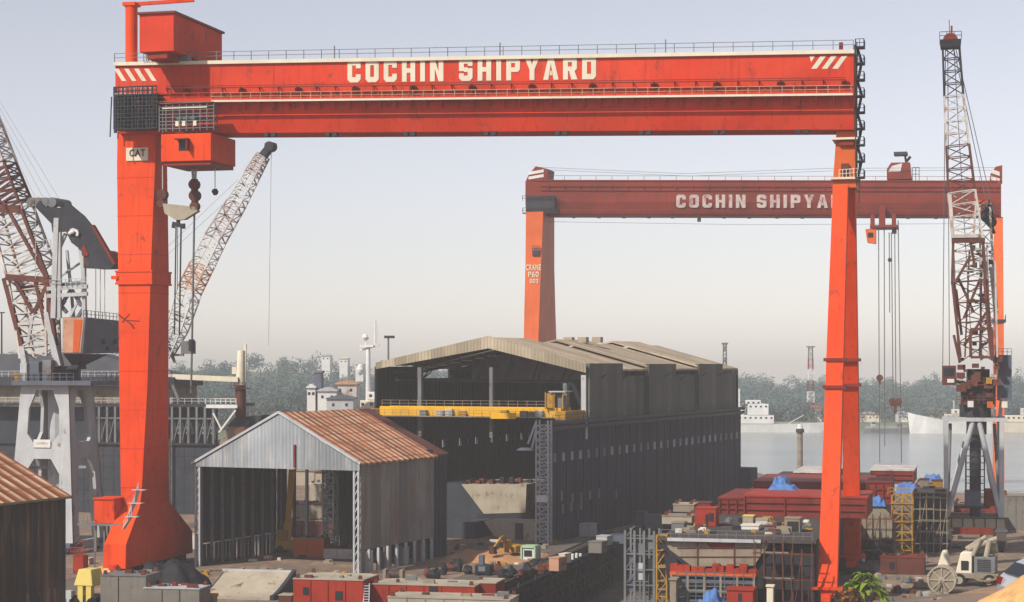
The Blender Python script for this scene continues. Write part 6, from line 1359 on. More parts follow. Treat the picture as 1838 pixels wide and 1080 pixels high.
for k, (px, pb, w, h, mm, lb) in enumerate(((1548, 1010, 10, 20, 'white', 'white upright drum beside the plant'), (1604, 1030, 12, 24, 'bandwhite', 'pinkish grey pump on the ground near the yellow-green plant'), (1628, 1046, 20, 12, 'grey', 'flat wide grey pump between plant and cable reel'), (1660, 1010, 12, 16, 'lgrey', 'pale grey valve body near the cream winch housing'), (1650, 1056, 26, 14, 'tan', 'low tan machine part next to the spoked cable reel'), (1610, 1064, 18, 14, 'bandred', 'dark red machine part in front of the yellow-green plant'), (1798, 955, 14, 22, 'beige', 'beige tank standing behind the silver portal leg'), (1826, 940, 20, 24, 'tan', 'tan drum with dark base beyond the hatchback car'))):
    f, t = yard('pump_unit', lb, 'pump', px, pb, 14, 'machine parts around the generator truck'); a, b_ = f.pl(px - w / 2, pb), f.pl(px + w / 2, pb); h_ = f.pl(px, pb - h)[1]
    m = MB(); m.tube(((a[0] + b_[0]) / 2, .8, .15), ((a[0] + b_[0]) / 2, .8, h_ * .8), (b_[0] - a[0]) * .42, 14); m.build('casing', M[mm], t); m = MB(); m.box(a[0], b_[0], .1, 1.6, 0, .15); m.build('base', M['dgrey'], t); m = MB(); m.tube((a[0] * .4 + b_[0] * .6, .8, h_ * .8), (a[0] * .4 + b_[0] * .6, .8, h_), (b_[0] - a[0]) * .2, 10); m.build('cap', M['tan'], t)

# hill at the right with a sand heap and a parked car
HC = Vector((24, 46, 0)); hm_ = MB(); rnd = random.Random(2); NPH = 40
for r, z in [(48, -.3), (40, 3), (30, 11), (22, 18.5), (17, 22.4), (13.5, 23.6), (9, 23.8), (4, 23.8), (.4, 23.8)]:
    for k in range(NPH): a = 2 * math.pi * k / NPH; hm_.v.append((HC.x + r * math.cos(a) * (1 + rnd.uniform(-.02, .02)), HC.y + r * math.sin(a) * (1 + rnd.uniform(-.02, .02)), z))
for j in range(8):
    for k in range(NPH): hm_.f.append((j * NPH + k, j * NPH + (k + 1) % NPH, (j + 1) * NPH + (k + 1) % NPH, (j + 1) * NPH + k))
hm_.f.append(tuple(8 * NPH + k for k in range(NPH))); tag(hm_.build('hill', M['ground'], smooth=True), kind='structure')
m = MB(); rings = 12; nn = 28; sc_ = Vector((12.1, 39.0, 23.5))
for j in range(rings + 1):
    t = j / rings; r = 4.5 * (1 - t) ** .8; z = 2.9 * t ** 1.15
    for k in range(nn): a = 2 * math.pi * k / nn; q = r * (1 + .10 * math.sin(2 * a + 1) + .05 * math.sin(5 * a)) + rnd.uniform(-.05, .05); m.v.append((q * math.cos(a), q * math.sin(a) * .9, z + rnd.uniform(-.05, .05)))
for j in range(rings):
    for k in range(nn): m.f.append((j * nn + k, j * nn + (k + 1) % nn, (j + 1) * nn + (k + 1) % nn, (j + 1) * nn + k))
o = m.build('sand_heap', M['sand'], None, smooth=True, loc=sc_); tag(o, 'heap of bright tan sand in front of the silver car', 'sand heap')
m, nt, bs = newmat('car_silver'); bs.inputs['Base Color'].default_value = (.55, .57, .60, 1); bs.inputs['Metallic'].default_value = .6; bs.inputs['Roughness'].default_value = .25; M['silver'] = m
f = Frame((12.5, 47.0, 23.62), -6); t = thing('parked_car', 'silver hatchback car parked behind the bright sand heap', 'car', f.loc, f.rz)
prof = [(.05, .35), (.0, .75), (.08, .98), (.42, 1.32), (.72, 1.46), (1.5, 1.52), (2.2, 1.48), (2.95, 1.02), (3.75, .88), (3.95, .62), (3.98, .3)]
m = MB(); W2 = .84; rg = []
for y, k in ((0, .0), (.03, .55), (.1, 1), (1.58, 1), (1.65, .55), (1.68, 0)):
    rg.append([(u + (.06 * (1 - k) if u < 2 else -.06 * (1 - k)), y + ((.18 if y < .84 else -.18) * max(0, (v - .95) / .55)), v - .03 * (1 - k)) for u, v in prof])
m.loft(rg); cb = m.build('body', M['silver'], t, bevel=.02)
m = MB()
for y, s_ in ((.0, -1), (1.68, 1)):
    for q in ([(.52, 1.04), (1.25, 1.04), (1.25, 1.40), (.78, 1.38)], [(1.32, 1.04), (2.5, 1.02), (2.12, 1.38), (1.32, 1.40)]):
        m.prism(q, lambda u, v, tt, y=y, s_=s_: (u, y + (-s_) * (.18 * max(0, (v - .95) / .55)) + s_ * (.004 + tt), v), 0, .012)
m.prism([(.25, .1), (1.43, .1), (1.36, 1), (.32, 1)], lambda u, v, tt: (.10 + .31 * v - tt, u, 1.02 + .29 * v + tt), .012, .03)
m.build('window', M['glass'], cb)
m = MB()
for y in (.12, 1.36): m.box(-.03, .06, y, y + .2, .78, .96)
m.build('tail_lamp', M['oxbright'], cb)
m = MB(); m.box(2.35, 2.5, -.2, -.02, 1.0, 1.14); m.build('mirror', M['white'], cb)
for x in (.75, 3.2):
    for y in (-.02, 1.5): w = MB(); w.tube((x, y, .31), (x, y + .2, .31), .31, 20); wo = w.build('wheel', M['black'], t); w = MB(); w.tube((x, y - .012 if y < 0 else y + .2, .31), (x, y - .002 if y < 0 else y + .212, .31), .2, 16); w.build('rim', M['lgrey'], wo)

# broad-leaved plant by the red strut
f, t = yard('banana_plant', 'bright yellow-green broad-leaved plant at the foot of the red strut', 'plant', 1548, 1090, 0)
rnd = random.Random(4); m = MB()
stems = [(0, 0, 4.2), (-1.2, .4, 3.4), (1.2, .3, 3.6), (2.3, .4, 2.4), (-.4, .8, 3.0), (.6, -.2, 3.2)]
for x, y, h in stems: m.tube((x * .3, y, 0), (x, y, h), .16, 8, .08)
m.build('trunk', M['bark'], t)
m = MB()
for x, y, h in stems:
    for k in range(13):
        a = rnd.random() * 6.28; up = rnd.uniform(.1, 1.1); L = rnd.uniform(.9, 1.7); wd = rnd.uniform(.28, .46); d = Vector((math.cos(a), math.sin(a), 0)); sdv = Vector((-d.y, d.x, 0)); p = Vector((x, y, h - rnd.uniform(0, 1.3))); vs_l = []
        for j in range(6):
            u = j / 5; c_ = p + d * L * u * .9 + Vector((0, 0, up * L * u - 1.0 * L * u * u)); w_ = wd * math.sin(math.pi * min(.97, .12 + .86 * u)) 
            vs_l += [c_ - sdv * w_ + Vector((0, 0, .12 * w_)), c_, c_ + sdv * w_ + Vector((0, 0, .12 * w_))]
        m.add(vs_l, [(3 * j + i, 3 * j + i + 1, 3 * j + i + 4, 3 * j + i + 3) for j in range(5) for i in range(2)])
m.build('crown', M['plantleaf'], t)
f, t = yard('shrub', 'dry orange shrub low beside the yellow-green plant', 'shrub', 1516, 1092, 0); m = MB()
for k in range(60):
    a = rnd.random() * 6.28; L = rnd.uniform(.4, 1.1); p = Vector((rnd.gauss(0, .8), rnd.gauss(0, .5), rnd.uniform(.2, 2.2))); d = Vector((math.cos(a), math.sin(a), rnd.uniform(-.2, .8))); sdv = Vector((-d.y, d.x, .2)) * .2; m.quad(p, p + d * L * .5 + sdv, p + d * L, p + d * L * .5 - sdv)
m.build('foliage', leafmat('dry_leaf', '#b8702c', '#a05a28', '#c08a3c'), t); m = MB()
for k in range(7): m.tube((rnd.gauss(0, .2), rnd.gauss(0, .2), 0), (rnd.gauss(0, .8), rnd.gauss(0, .5), 1.8), .05, 5)
m.build('stem', M['bark'], t)

# ------------------------------------------------------------------ left foreground
f, t = yard('wheel_loader', 'pale yellow mobile machine between near shed and grey steel block', 'machine', 152, 1092, 18)
a, b_ = f.pl(132, 1050), f.pl(166, 1022); m = MB(); m.hexa([(a[0], 0, a[1]), (b_[0], 0, a[1]), (b_[0], 3, a[1]), (a[0], 3, a[1])], [(a[0] + .5, .3, b_[1]), (b_[0] - .4, .3, b_[1]), (b_[0] - .4, 2.7, b_[1]), (a[0] + .5, 2.7, b_[1])]); cb = m.build('hood', M['paleyel'], t, bevel=.1)
m = MB(); 
for px in (143, 158): p = f.pl(px, 1072); q = f.pl(px, 1050); m.box(p[0] - .35, p[0] + .35, .1, .9, .6, q[1])
m.build('mast', M['paleyel'], t); m = MB(); m.box(a[0] - .4, b_[0] + .4, .2, 3.6, .5, 1.5); m.build('chassis', M['dgrey'], t, bevel=.06)
for x in (a[0] + .1, b_[0] - .1):
    for y in (-.1, 2.9): w = MB(); w.tube((x, y, .7), (x, y + .6, .7), .7, 18); w.build('wheel', M['black'], t)
m = MB(); m.box(a[0] - .9, a[0] - .1, -.4, .4, 1.2, 2.2); m.box(a[0] - 1.3, a[0] - .6, .6, 1.5, .0, 1.9); m.build('counterweight', M['lgrey'], t)
o = tarp('low spread of tan sand at the foot of the red rigid leg', 158, 214, 1010, 1032, 8, 'sand', 0, 9, 'sand_heap', 'sand heap')
steel_block('taller grey steel block with stained face beside the yellow machine', 180, 262, 1033, 1100, 5, 'greyhull', 10, 'grey')
steel_block('lower beige grey steel block under the dark lumpy heap', 258, 358, 1056, 1104, 4, 'greyhull', 10, 'lgrey')
tarp('dark lumpy heap behind the two grey steel blocks', 232, 366, 998, 1068, 7, 'heapdark', 0, 21, n=26)  # lumpy heap in one near-black colour
def trough():
    f, t = yard('steel_trough', 'open dusty beige curved steel trough with dark end plate beside the red blocks', 'trough', 428, 1075, 12)
    g_ = lambda px, py, y=0: f.pl(px, py, y)
    L0, R0_ = g_(360, 1074)[0], g_(484, 1074)[0]; zt_ = 2.4
    m = MB(); n = 12; D_ = 9.0
    pr = [(y, .25 + zt_ * max(0, (y - D_ * .10) / (D_ * .9)) ** 1.25) for y in [D_ * k / n for k in range(n + 1)]]
    for (y0, z0), (y1, z1) in zip(pr[:-1], pr[1:]): m.hexa([(L0, y0, z0 - .25), (R0_, y0, z0 - .25), (R0_, y1, z1 - .25), (L0, y1, z1 - .25)], [(L0, y0, z0), (R0_, y0, z0), (R0_, y1, z1), (L0, y1, z1)])
    m.build('plate', M['beige'], t)
    m = MB(); m.prism([(0, 0)] + [(D_, 0), (D_, zt_ + .4)] + [(y, z + .35) for y, z in pr[::-1]], lambda u, v, tt: (R0_ + tt, u, v), .003, .5); m.prism([(0, 0), (D_, 0)] + [(y, z - .26) for y, z in pr[::-1]], lambda u, v, tt: (L0 - tt, u, v), .003, .4); m.build('end_plate', M['dgrey'], t)
    m = MB(); m.bar((L0 - .4, D_, zt_ + .3), (R0_ + .5, D_, zt_ + .3), .3); m.build('rim', M['lgrey'], t)
    for k in range(5): y = 1 + k * 1.7; m = MB(); m.box(L0 + .1, R0_ - .1, y, y + .12, 0, .2); m.build('rib', M['tan'], t)
    f2, t2 = yard('bollard', 'short rusty bollard in front of the beige steel trough', 'bollard', 382, 1096, 0); m = MB(); h = f2.pl(382, 1064)[1]; m.tube((0, 0, 0), (0, 0, h * .85), .55, 14); m.build('post', M['tan'], t2); m = MB(); m.tube((0, 0, h * .85), (0, 0, h), .7, 14); m.build('cap', M['ochre'], t2)
trough()
RB = [('large bright red steel block with round and square openings, bottom centre', 526, 652, 1040, 1092, 7, [(544, 555, 1053, 1066), (602, 615, 1060, 1076)]), ('long bright red steel block with dark openings beside the small ladder', 666, 852, 1050, 1092, 6, [(712, 746, 1060, 1072), (770, 786, 1052, 1068)])]
for lb, a_, b2, c_, d_, dep, ho in RB: steel_block(lb, a_, b2, c_, d_, dep, 'oxbright', 12, 'beige', ho, 'bright and dark red steel blocks')
steel_block('small dark red steel block at the end of the long red block', 852, 890, 1046, 1090, 5, 'maroon', 12, 'beige', (), 'bright and dark red steel blocks')
steel_block('pale tan steel plate deck below the red blocks at the bottom edge', 696, 915, 1074, 1120, 5, 'beige', 12, 'beige', name='plate_deck', cat='steel deck')
f, t = yard('ladder', 'short grey ladder between the two red steel blocks', 'ladder', 657, 1094, 12); m = MB(); h = f.pl(657, 1046)[1]
for x in (-.35, .35): m.bar((x, 0, 0), (x, .3, h), .12)
for k in range(9): m.bar((-.35, .3 * (k + 1) / 10, h * (k + 1) / 10), (.35, .3 * (k + 1) / 10, h * (k + 1) / 10), .1)
m.build('frame', M['lgrey'], t)
f, t = yard('winch', 'grey winch lying on top of the long red steel block', 'winch', 700, 1048, 12, None, 0); f.loc.z = t.location.z = P(700, 1050, 255).z; m = MB(); m.tube((-.9, 2, .9), (.9, 2, .9), .6, 14); m.build('drum', M['dgrey'], t); m = MB(); m.box(-1.4, -.95, 1.3, 2.7, .1, 1.6); m.box(.95, 1.4, 1.3, 2.7, .1, 1.6); m.build('frame', M['tan'], t)
for k, (px, pb, w, pt, mm, lb) in enumerate(((505, 1045, 22, 1032, 'white', 'white plates stacked between steel trough and red steel block'), (508, 1062, 26, 1050, 'tan', 'tan pallet of plates between the white plates and dark red pallet'), (512, 1080, 24, 1068, 'bandred', 'dark red pallet lowest of the stacks beside the red blocks'))): steel_block(lb, px - w / 2, px + w / 2, pt, pb, 2, mm, 12, 'cream' if k == 0 else 'beige', name='plate_stack', cat='plate stack', group='plate stacks between trough and red blocks')

# ------------------------------------------------------------------ middle yard
tarp('large spread of orange brown earth between open shed and excavator', 782, 945, 986, 1010, 16, 'earth', 0, 31, 'sand_heap', 'sand heap')
f, t = yard('gate_cabin', 'small cabin with pale green frame beside the lattice column', 'cabin', 948, 1006, 20)
a, b_ = f.pl(936, 1006), f.pl(960, 980); m = MB(); m.box(a[0] + .15, b_[0] - .15, .1, 2.2, 0, b_[1] - .3); cb = m.build('body', M['white'], t); m = MB()
gm_ = paint('pale_green_paint', (.42, .62, .40, 1), .5, .2); M['green'] = gm_
for x in (a[0], b_[0]): m.bar((x, 0, 0), (x, 0, b_[1]), .25); m.bar((x, 2.3, 0), (x, 2.3, b_[1]), .25)
m.bar((a[0], 0, b_[1] - .1), (b_[0], 0, b_[1] - .1), .25); m.bar((a[0], 0, .15), (b_[0], 0, .15), .25); m.box(a[0], b_[0], 0, 2.3, b_[1] - .05, b_[1] + .1); m.build('frame', M['green'], t)
MB().box(a[0] + .4, b_[0] - .5, .02, .097, .7, b_[1] - .6).build('window', M['glass'], cb)
def small(name, cat, lb, px0, px1, pt, pb, mm, dep=2.0, yaw=18, top=None, group=None): steel_block(lb, px0, px1, pt, pb, dep, mm, yaw, top, (), group, name, cat)
small('crate', 'crate', 'salmon coloured crate with flat lid at the foot of the lattice column', 985, 1003, 1001, 1024, 'salmon', 2.4, 30, 'salmon')
small('crate', 'crate', 'white crate next to the salmon coloured crate by the dock edge', 1003, 1014, 994, 1010, 'white', 2, 30, 'cream')
for k in range(4):
    f, t = yard('gas_bottle', 'white gas bottle in a short row along the dark dock edge', 'gas bottle', 1021 + 7 * k, 1006 - 3 * k, 20, 'white gas bottles by the dock edge'); h = f.pl(1021, 990)[1] * (1 if k % 2 == 0 else .9); m = MB(); m.tube((0, 0, 0), (0, 0, h * .8), .24, 12); m.tube((0, 0, h * .8), (0, 0, h * .92), .24, 12, .1); m.build('bottle', M['white'], t); m = MB(); m.tube((0, 0, h * .92), (0, 0, h), .1, 8); m.build('valve', M['dgrey'], t)
for k, (a_, b2, c_, d_, mm, lb) in enumerate(((1056, 1080, 972, 992, 'greyhull', 'dusty grey box pallet next to the white gas bottles'), (1070, 1090, 962, 978, 'lgrey', 'pale grey crate behind the grey box pallet'), (1038, 1062, 940, 962, 'lgrey', 'leaning pale plate box against the foot of the dark wall'), (1140, 1156, 918, 942, 'bgrey', 'blue grey box at the foot of the dark wall near the dock'), (1158, 1182, 924, 950, 'grey', 'mid grey box between the blue grey box and the hull'), (1098, 1120, 958, 975, 'bgrey', 'dark teal box on the dock edge below the dark wall'))): small('crate', 'crate', lb, a_, b2, c_, d_, mm, 2.5, 24)
for k, px in enumerate((1066, 1074, 1082, 1112)):
    f, t = yard('pipe_prop', 'pale slanted pipe prop leaning on the dark bay wall', 'prop', px, 944 - k * 3, 24, 'pipe props along the bay wall'); m = MB(); h = f.pl(px, 925 - k * 4)[1]; m.tube((0, 0, 0), (-1.0, .4, h), .2, 8); m.build('pipe', M['lgrey'], t); m = MB(); m.box(-.4, .4, -.4, .4, 0, .12); m.build('foot', M['dgrey'], t)
def excavator(px, pb, lb, s=1.0):
    f, t = yard('excavator', lb, 'excavator', px, pb, 40); m = MB()
    for x in (-1.2, 1.2): m.hexa([(x - .35, -2, 0), (x + .35, -2, 0), (x + .35, 2, 0), (x - .35, 2, 0)], [(x - .3, -1.7, .9), (x + .3, -1.7, .9), (x + .3, 1.7, .9), (x - .3, 1.7, .9)])
    m.build('track', M['black'], t); m = MB(); m.box(-1.3, 1.3, -.6, 2.2, 1.0, 2.1); bd_ = m.build('body', M['ochre'], t, bevel=.1); m = MB(); m.box(-1.2, -.1, -1.6, .2, 1.1, 2.9); cb = m.build('cab', M['ochre'], t, bevel=.08); MB().box(-1.1, -.2, -1.66, -1.605, 1.8, 2.7).build('window', M['glass'], cb)
    m = MB(); m.bar((.5, -.8, 1.8), (.6, -3.0, 3.6), .4, .5); m.bar((.6, -3.0, 3.6), (.6, -4.8, 2.0), .3, .4); m.build('boom', M['ochre'], t); m = MB(); m.hexa([(.1, -5.4, 1.2), (1.1, -5.4, 1.2), (1.1, -4.6, 1.2), (.1, -4.6, 1.2)], [(.1, -5.5, 2.3), (1.1, -5.5, 2.3), (1.1, -4.9, 2.3), (.1, -4.9, 2.3)]); m.build('bucket', M['bandred'], t)
excavator(918, 1002, 'small ochre excavator beside the green framed cabin')
f, t = yard('air_compressor', 'dark grey machine with upright stack in front of the sand spread', 'compressor', 866, 1032, 14); m = MB(); a, b_ = f.pl(852, 1032), f.pl(880, 1014); m.box(a[0], b_[0], 0, 2, .3, b_[1]); m.build('body', M['hulldark'], t, bevel=.08); m = MB(); p = f.pl(862, 996); m.box(p[0] - .35, p[0] + .35, .4, 1.2, b_[1], p[1]); m.build('stack', M['bgrey'], t); m = MB(); p = f.pl(866, 1020); m.box(p[0] - .6, p[0] + .4, -.05, -.003, .6, 1.3); m.build('panel', M['grey'], t); m = MB()
for x in (a[0] + .4, b_[0] - .4): m.tube((x, -.1, .35), (x, .2, .35), .35, 14); m.tube((x, 1.8, .35), (x, 2.1, .35), .35, 14)
m.build('wheel', M['black'], t)
rnd = random.Random(8)
for k in range(16):
    px = 770 + k * 13.5 + rnd.uniform(-3, 3); pb = 1030 + rnd.uniform(-6, 8)
    if 848 < px < 884: continue
    f, t = yard('bollard_block', 'dark scrap casting in the row behind the red steel blocks', 'casting', px, pb, rnd.uniform(0, 60), 'dark scrap castings behind the red blocks'); h = rnd.uniform(.9, 2.0); m = MB(); m.blob((0, 0, h * .4), (rnd.uniform(.5, 1.1), .6, h * .5), k, 7, 4, .45, 0); m.build('casting', M['hulldark'] if k % 3 else M['bandred'], t); m = MB(); m.tube((0, 0, h * .5), (.1, 0, h), .25, 8); m.build('neck', M['dgrey'], t)
rnd = random.Random(18)
spots = [(rnd.uniform(785, 1010), rnd.uniform(966, 1024), 0, 'on the yard near the excavator') for _ in range(60)] + [(rnd.uniform(1550, 1690), rnd.uniform(1012, 1078), 0, 'on the ground around the cable reel') for _ in range(70)] + [(rnd.uniform(1200, 1460), rnd.uniform(934, 958), zdw + .07, 'on the hull deck') for _ in range(60)] + [(rnd.uniform(430, 640), rnd.uniform(960, 1028), 0, 'on the floor of the open shed') for _ in range(26)] + [(rnd.uniform(1700, 1830), rnd.uniform(900, 990), 0, 'on the quay around the silver portal') for _ in range(30)] + [(rnd.uniform(360, 520), rnd.uniform(1028, 1070), 0, 'on the ground near the steel trough') for _ in range(16)]
for k in range(len(spots)):
    px, pb, zg_, where = spots[k]; s = rnd.uniform(.2, .75); mm = rnd.choice(['tan', 'beige', 'bandred', 'grey', 'oxide', 'cream', 'ochre', 'hulldark', 'tan'] if 'cable reel' not in where else ['tan', 'beige', 'bandred', 'grey', 'hulldark', 'beige', 'lgrey'])
    f = Frame(gpos(px, pb, zg_), rnd.uniform(-20, 60)); lb_ = ({'tan': 'tan', 'beige': 'dusty beige', 'bandred': 'dark rust-red', 'grey': 'grey', 'oxide': 'dull red', 'cream': 'cream', 'ochre': 'ochre yellow', 'hulldark': 'near black', 'lgrey': 'pale grey'}[mm] + ' steel offcut lying ' + where); m = MB(); L = s * rnd.uniform(1, 3); h = s * rnd.uniform(.4, 1.1)
    m.prism([(-L / 2, 0), (L / 2, 0), (L / 2 - s * .3, h), (-L / 2, h * .8)], lambda u, v, tt: (u, tt, v), 0, s); m.box(-L / 2, L / 2, s - .05, s + .1, 0, h * 1.2); o = m.build('steel_offcut', M[mm], None, loc=f.loc); o.rotation_euler = (0, 0, f.rz); tag(o, lb_, 'offcut', 'steel offcuts lying ' + where)
# seen through the open shed
f, t = yard('mobile_crane', 'yellow mobile crane with raised boom seen through the open shed', 'crane', 522, 992, 10); m = MB(); a, b_ = f.pl(512, 990), f.pl(534, 975)
m.box(-2.6, 2.6, 0, 4.5, .6, 2.0); m.build('chassis', M['yellow'], t, bevel=.08); p, q = f.pl(514, 935, 1), f.pl(524, 842, 1); m = MB(); m.bar((p[0], 1, 2), (p[0] + .3, 1, p[1]), 1.0); m.bar((p[0] + .3, 1, p[1]), (q[0], 1, q[1]), .8); m.build('boom', M['yellow'], t); m = MB(); m.box(-2.4, -.6, .3, 2.4, 2.0, 3.6); m.build('cab', M['ochre'], t, bevel=.08)
for x in (-1.8, 1.8):
    for y in (-.15, 4.2): w = MB(); w.tube((x, y, .6), (x, y + .45, .6), .6, 16); w.build('wheel', M['black'], t)
small('crate', 'container', 'orange steel bin on the floor just inside the open shed', 526, 582, 966, 998, 'orange', 3, 14, 'beige')
small('crate', 'container', 'pinkish flat bin with rusty lid beside the orange bin inside the shed', 580, 632, 984, 1002, 'bandwhite', 3, 14, 'oxide')
small('yard_hut', 'hut', 'pale small hut with flat roof seen through the open shed', 556, 600, 868, 930, 'beige', 4, 14, 'white')
small('yard_hut', 'hut', 'tan rusty hut below the pale hut through the open shed', 528, 588, 905, 950, 'tan', 5, 14, 'bandred')
small('crate', 'crate', 'dark flat rusty plate pile in the open shed rear', 520, 600, 934, 960, 'bandred', 3, 14, 'tan')
# on the bow of the left: pipes stacked beside the red leg
for k, (a_, b2, c_, d_, mm, lb) in enumerate(((350, 362, 985, 1012, 'cream', 'cream post box at the foot of the open shed column'), (344, 352, 958, 985, 'bandwhite', 'pale junction box beside the red leg base'), (132, 160, 1002, 1012, 'bandwhite', 'pale pink plate pile behind the yellow machine'))): small('crate', 'box', lb, a_, b2, c_, d_, mm, 1.5)

# ------------------------------------------------------------------ waterfront, river craft and masts
def ship_hull(m, L, W_, h, bow=.16, sheer=.5):
    rg = []
    for k in range(13):
        t = k / 12; x = -L / 2 + L * t; b2 = W_ / 2 * (1 - max(0, (t - (1 - bow * 2)) / (bow * 2)) ** 2.2) * (1 - .25 * max(0, (.08 - t) / .08)); b2 = max(.12, b2); zt_ = h * (1 + sheer * max(0, t - .55) ** 1.5 * 2); k2 = .72 if t < .9 else .45
        rg.append([(x + (L * .03 if t > .9 else 0), -b2, zt_), (x + (L * .03 if t > .9 else 0), b2, zt_), (x, b2 * k2, -1), (x, -b2 * k2, -1)])
    return m.loft(rg)
def vessel(label, px0, px1, d, h, mm, yaw, houses, cat='ship', flip=False, name='patrol_ship', sheer=.5, group='ships moored on the far side of the river'):
    c_ = P((px0 + px1) / 2, 700, d); L = (px1 - px0) / F * d; f = Frame((c_.x, d, -2), yaw + (180 if flip else 0)); t = thing(name, label, cat, f.loc, f.rz, group)
    ship_hull(MB(), L, L * .14, h, sheer=sheer).build('hull', M[mm], t); m = MB(); m.box(-L * .47, L * .3, -L * .055, L * .055, h + .003, h + .15); m.rail((-L * .46, -L * .055, h + .15), (L * .28, -L * .055, h + .15), .9, 14, .12); m.build('deck', M['lgrey'], t)
    for (u0, u1, z0, z1, wf, hm) in houses:
        m = MB(); m.box(L * u0, L * u1, -L * .07 * wf, L * .07 * wf, h + z0 + .16, h + z1); o = m.build('deckhouse', M[hm], t, bevel=.15); m = MB(); n = max(2, int((u1 - u0) * L / 2.2))
        for k in range(n): x = L * u0 + (u1 - u0) * L * (k + .5) / n; m.box(x - .45, x + .45, -L * .07 * wf - .06, -L * .07 * wf - .003, h + z1 - 1.5, h + z1 - .7); m.box(x - .45, x + .45, L * .07 * wf + .003, L * .07 * wf + .06, h + z1 - 1.5, h + z1 - .7)
        m.build('window', M['glass'], o)
    return f, t, L
f, t, L = vessel('white ship with stepped bridge moored at the far bank beyond the dark bay', 1308, 1500, 880, 3.8, 'white', 4, [(-.42, -.08, 0, 4.0, 1, 'white'), (-.32, -.13, 4.0, 9.2, .85, 'white'), (-.34, -.2, 9.2, 11.0, .6, 'white')])
m = MB(); m.bar((-L * .4, 0, 6), (-L * .4, 0, 20), .7); m.bar((-L * .4, 0, 14), (-L * .36, 0, 8), .4); m.tube((-L * .2, 0, 12.4), (-L * .2, 0, 13.3), 2.0, 12); m.bar((-L * .2, 0, 12), (-L * .2, 0, 12.6), .5); m.bar((L * .02, 0, 3), (L * .2, 0, 8), .3); m.build('mast', M['white'], t)
f, t, L = vessel('white ship with raised bow and low wheelhouse moored behind the silver portal', 1634, 1790, 865, 6.0, 'white', 2, [(-.3, .1, 0, 2.8, .9, 'bandwhite'), (-.18, .02, 2.8, 5.0, .7, 'cream')], flip=True, sheer=1.0)
m = MB(); m.bar((0, 0, 6), (0, 0, 15), .45); m.bar((0, -2, 12), (0, 2, 12), .25); m.tube((L * .42, -L * .05, 3.0), (L * .42, -L * .06, 3.0), 1.1, 12); m.build('mast', M['lgrey'], t)
f, t, L = vessel('dark low grey barge lying before the white raised bow', 1550, 1648, 872, 2.2, 'grey', 3, [(.1, .2, 0, 2.4, .8, 'grey'), (-.36, -.28, 0, 3.4, .7, 'lgrey')], name='barge', cat='barge')
m = MB(); m.bar((L * .15, 0, 3), (L * .15, 0, 15), .5); m.bar((L * .08, 0, 11), (L * .22, 0, 11), .3); m.build('mast', M['grey'], t)
f, t, L = vessel('pale cream ship partly hidden behind the silver portal crane counterweight side', 1775, 1920, 880, 4.6, 'cream', 2, [(-.3, .2, 0, 3.2, 1, 'cream'), (-.1, .1, 3.2, 6.5, .8, 'bandwhite')])
m = MB(); m.bar((0, 0, 8), (0, 0, 16), .5); m.build('mast', M['lgrey'], t)
def house(label, px0, px1, ptop, d, z0, wallm, roofm, dep=9, group='buildings on the far bank', name='waterfront_building'):
    c_ = P((px0 + px1) / 2, 700, d); f = Frame((c_.x, d, z0), 3); t = thing(name, label, 'building', f.loc, f.rz, group); w = (px1 - px0) / F * d / 2; h = P(0, ptop, d).z - z0
    m = MB(); hw = h - min(h * .2, 1.1); m.box(-w, w, 0, dep, -2.5, hw); wl = m.build('wall', M[wallm], t); m = MB(); m.prism([(-w - .25, hw + .003), (w + .25, hw + .003), (w + .25, hw + .25), (w * .2, h), (-w * .2, h), (-w - .25, hw + .25)], lambda u, v, tt: (u, tt, v), -.5, dep + .5); m.build('roof', M[roofm], t); m = MB(); n = max(2, int(w / 1.5))
    for k in range(n): x = -w + 2 * w * (k + .5) / n; m.box(x - .35, x + .35, -.06, -.003, hw - 2.0, hw - 1.2)
    m.build('window', M['glass'], wl)
for lb, a_, b2, pt, d, z0, wm, rm in (('cream waterfront shed with beige roof above the grey barge', 1544, 1580, 738, 915, 0, 'cream', 'beige'), ('cream small house with orange roof beside the red strut', 1456, 1476, 727, 918, 0, 'cream', 'orange'), ('white low building half hidden by the white bow', 1612, 1630, 737, 916, 0, 'white', 'lgrey'), ('tan roofed house in the trees above the raised white bow', 1664, 1700, 732, 920, 0, 'beige', 'tan'), ('cream house under the white ship mast at the far bank', 1330, 1352, 722, 918, 0, 'cream', 'tan')): house(lb, a_, b2, pt, d, z0, wm, rm)
# town behind the left trees
for lb, a_, b2, pt, d, wm, rm in (('white flat-roofed house highest among the hazy trees near the ship mast', 577, 592, 634, 1090, 'white', 'lgrey'), ('cream-roofed white house between two other hillside houses', 609, 624, 639, 1085, 'white', 'cream'), ('small pale house lowest among the trees beside the ship mast', 638, 652, 650, 1070, 'white', 'lgrey')): house(lb, a_, b2, pt, d, 22, wm, rm)
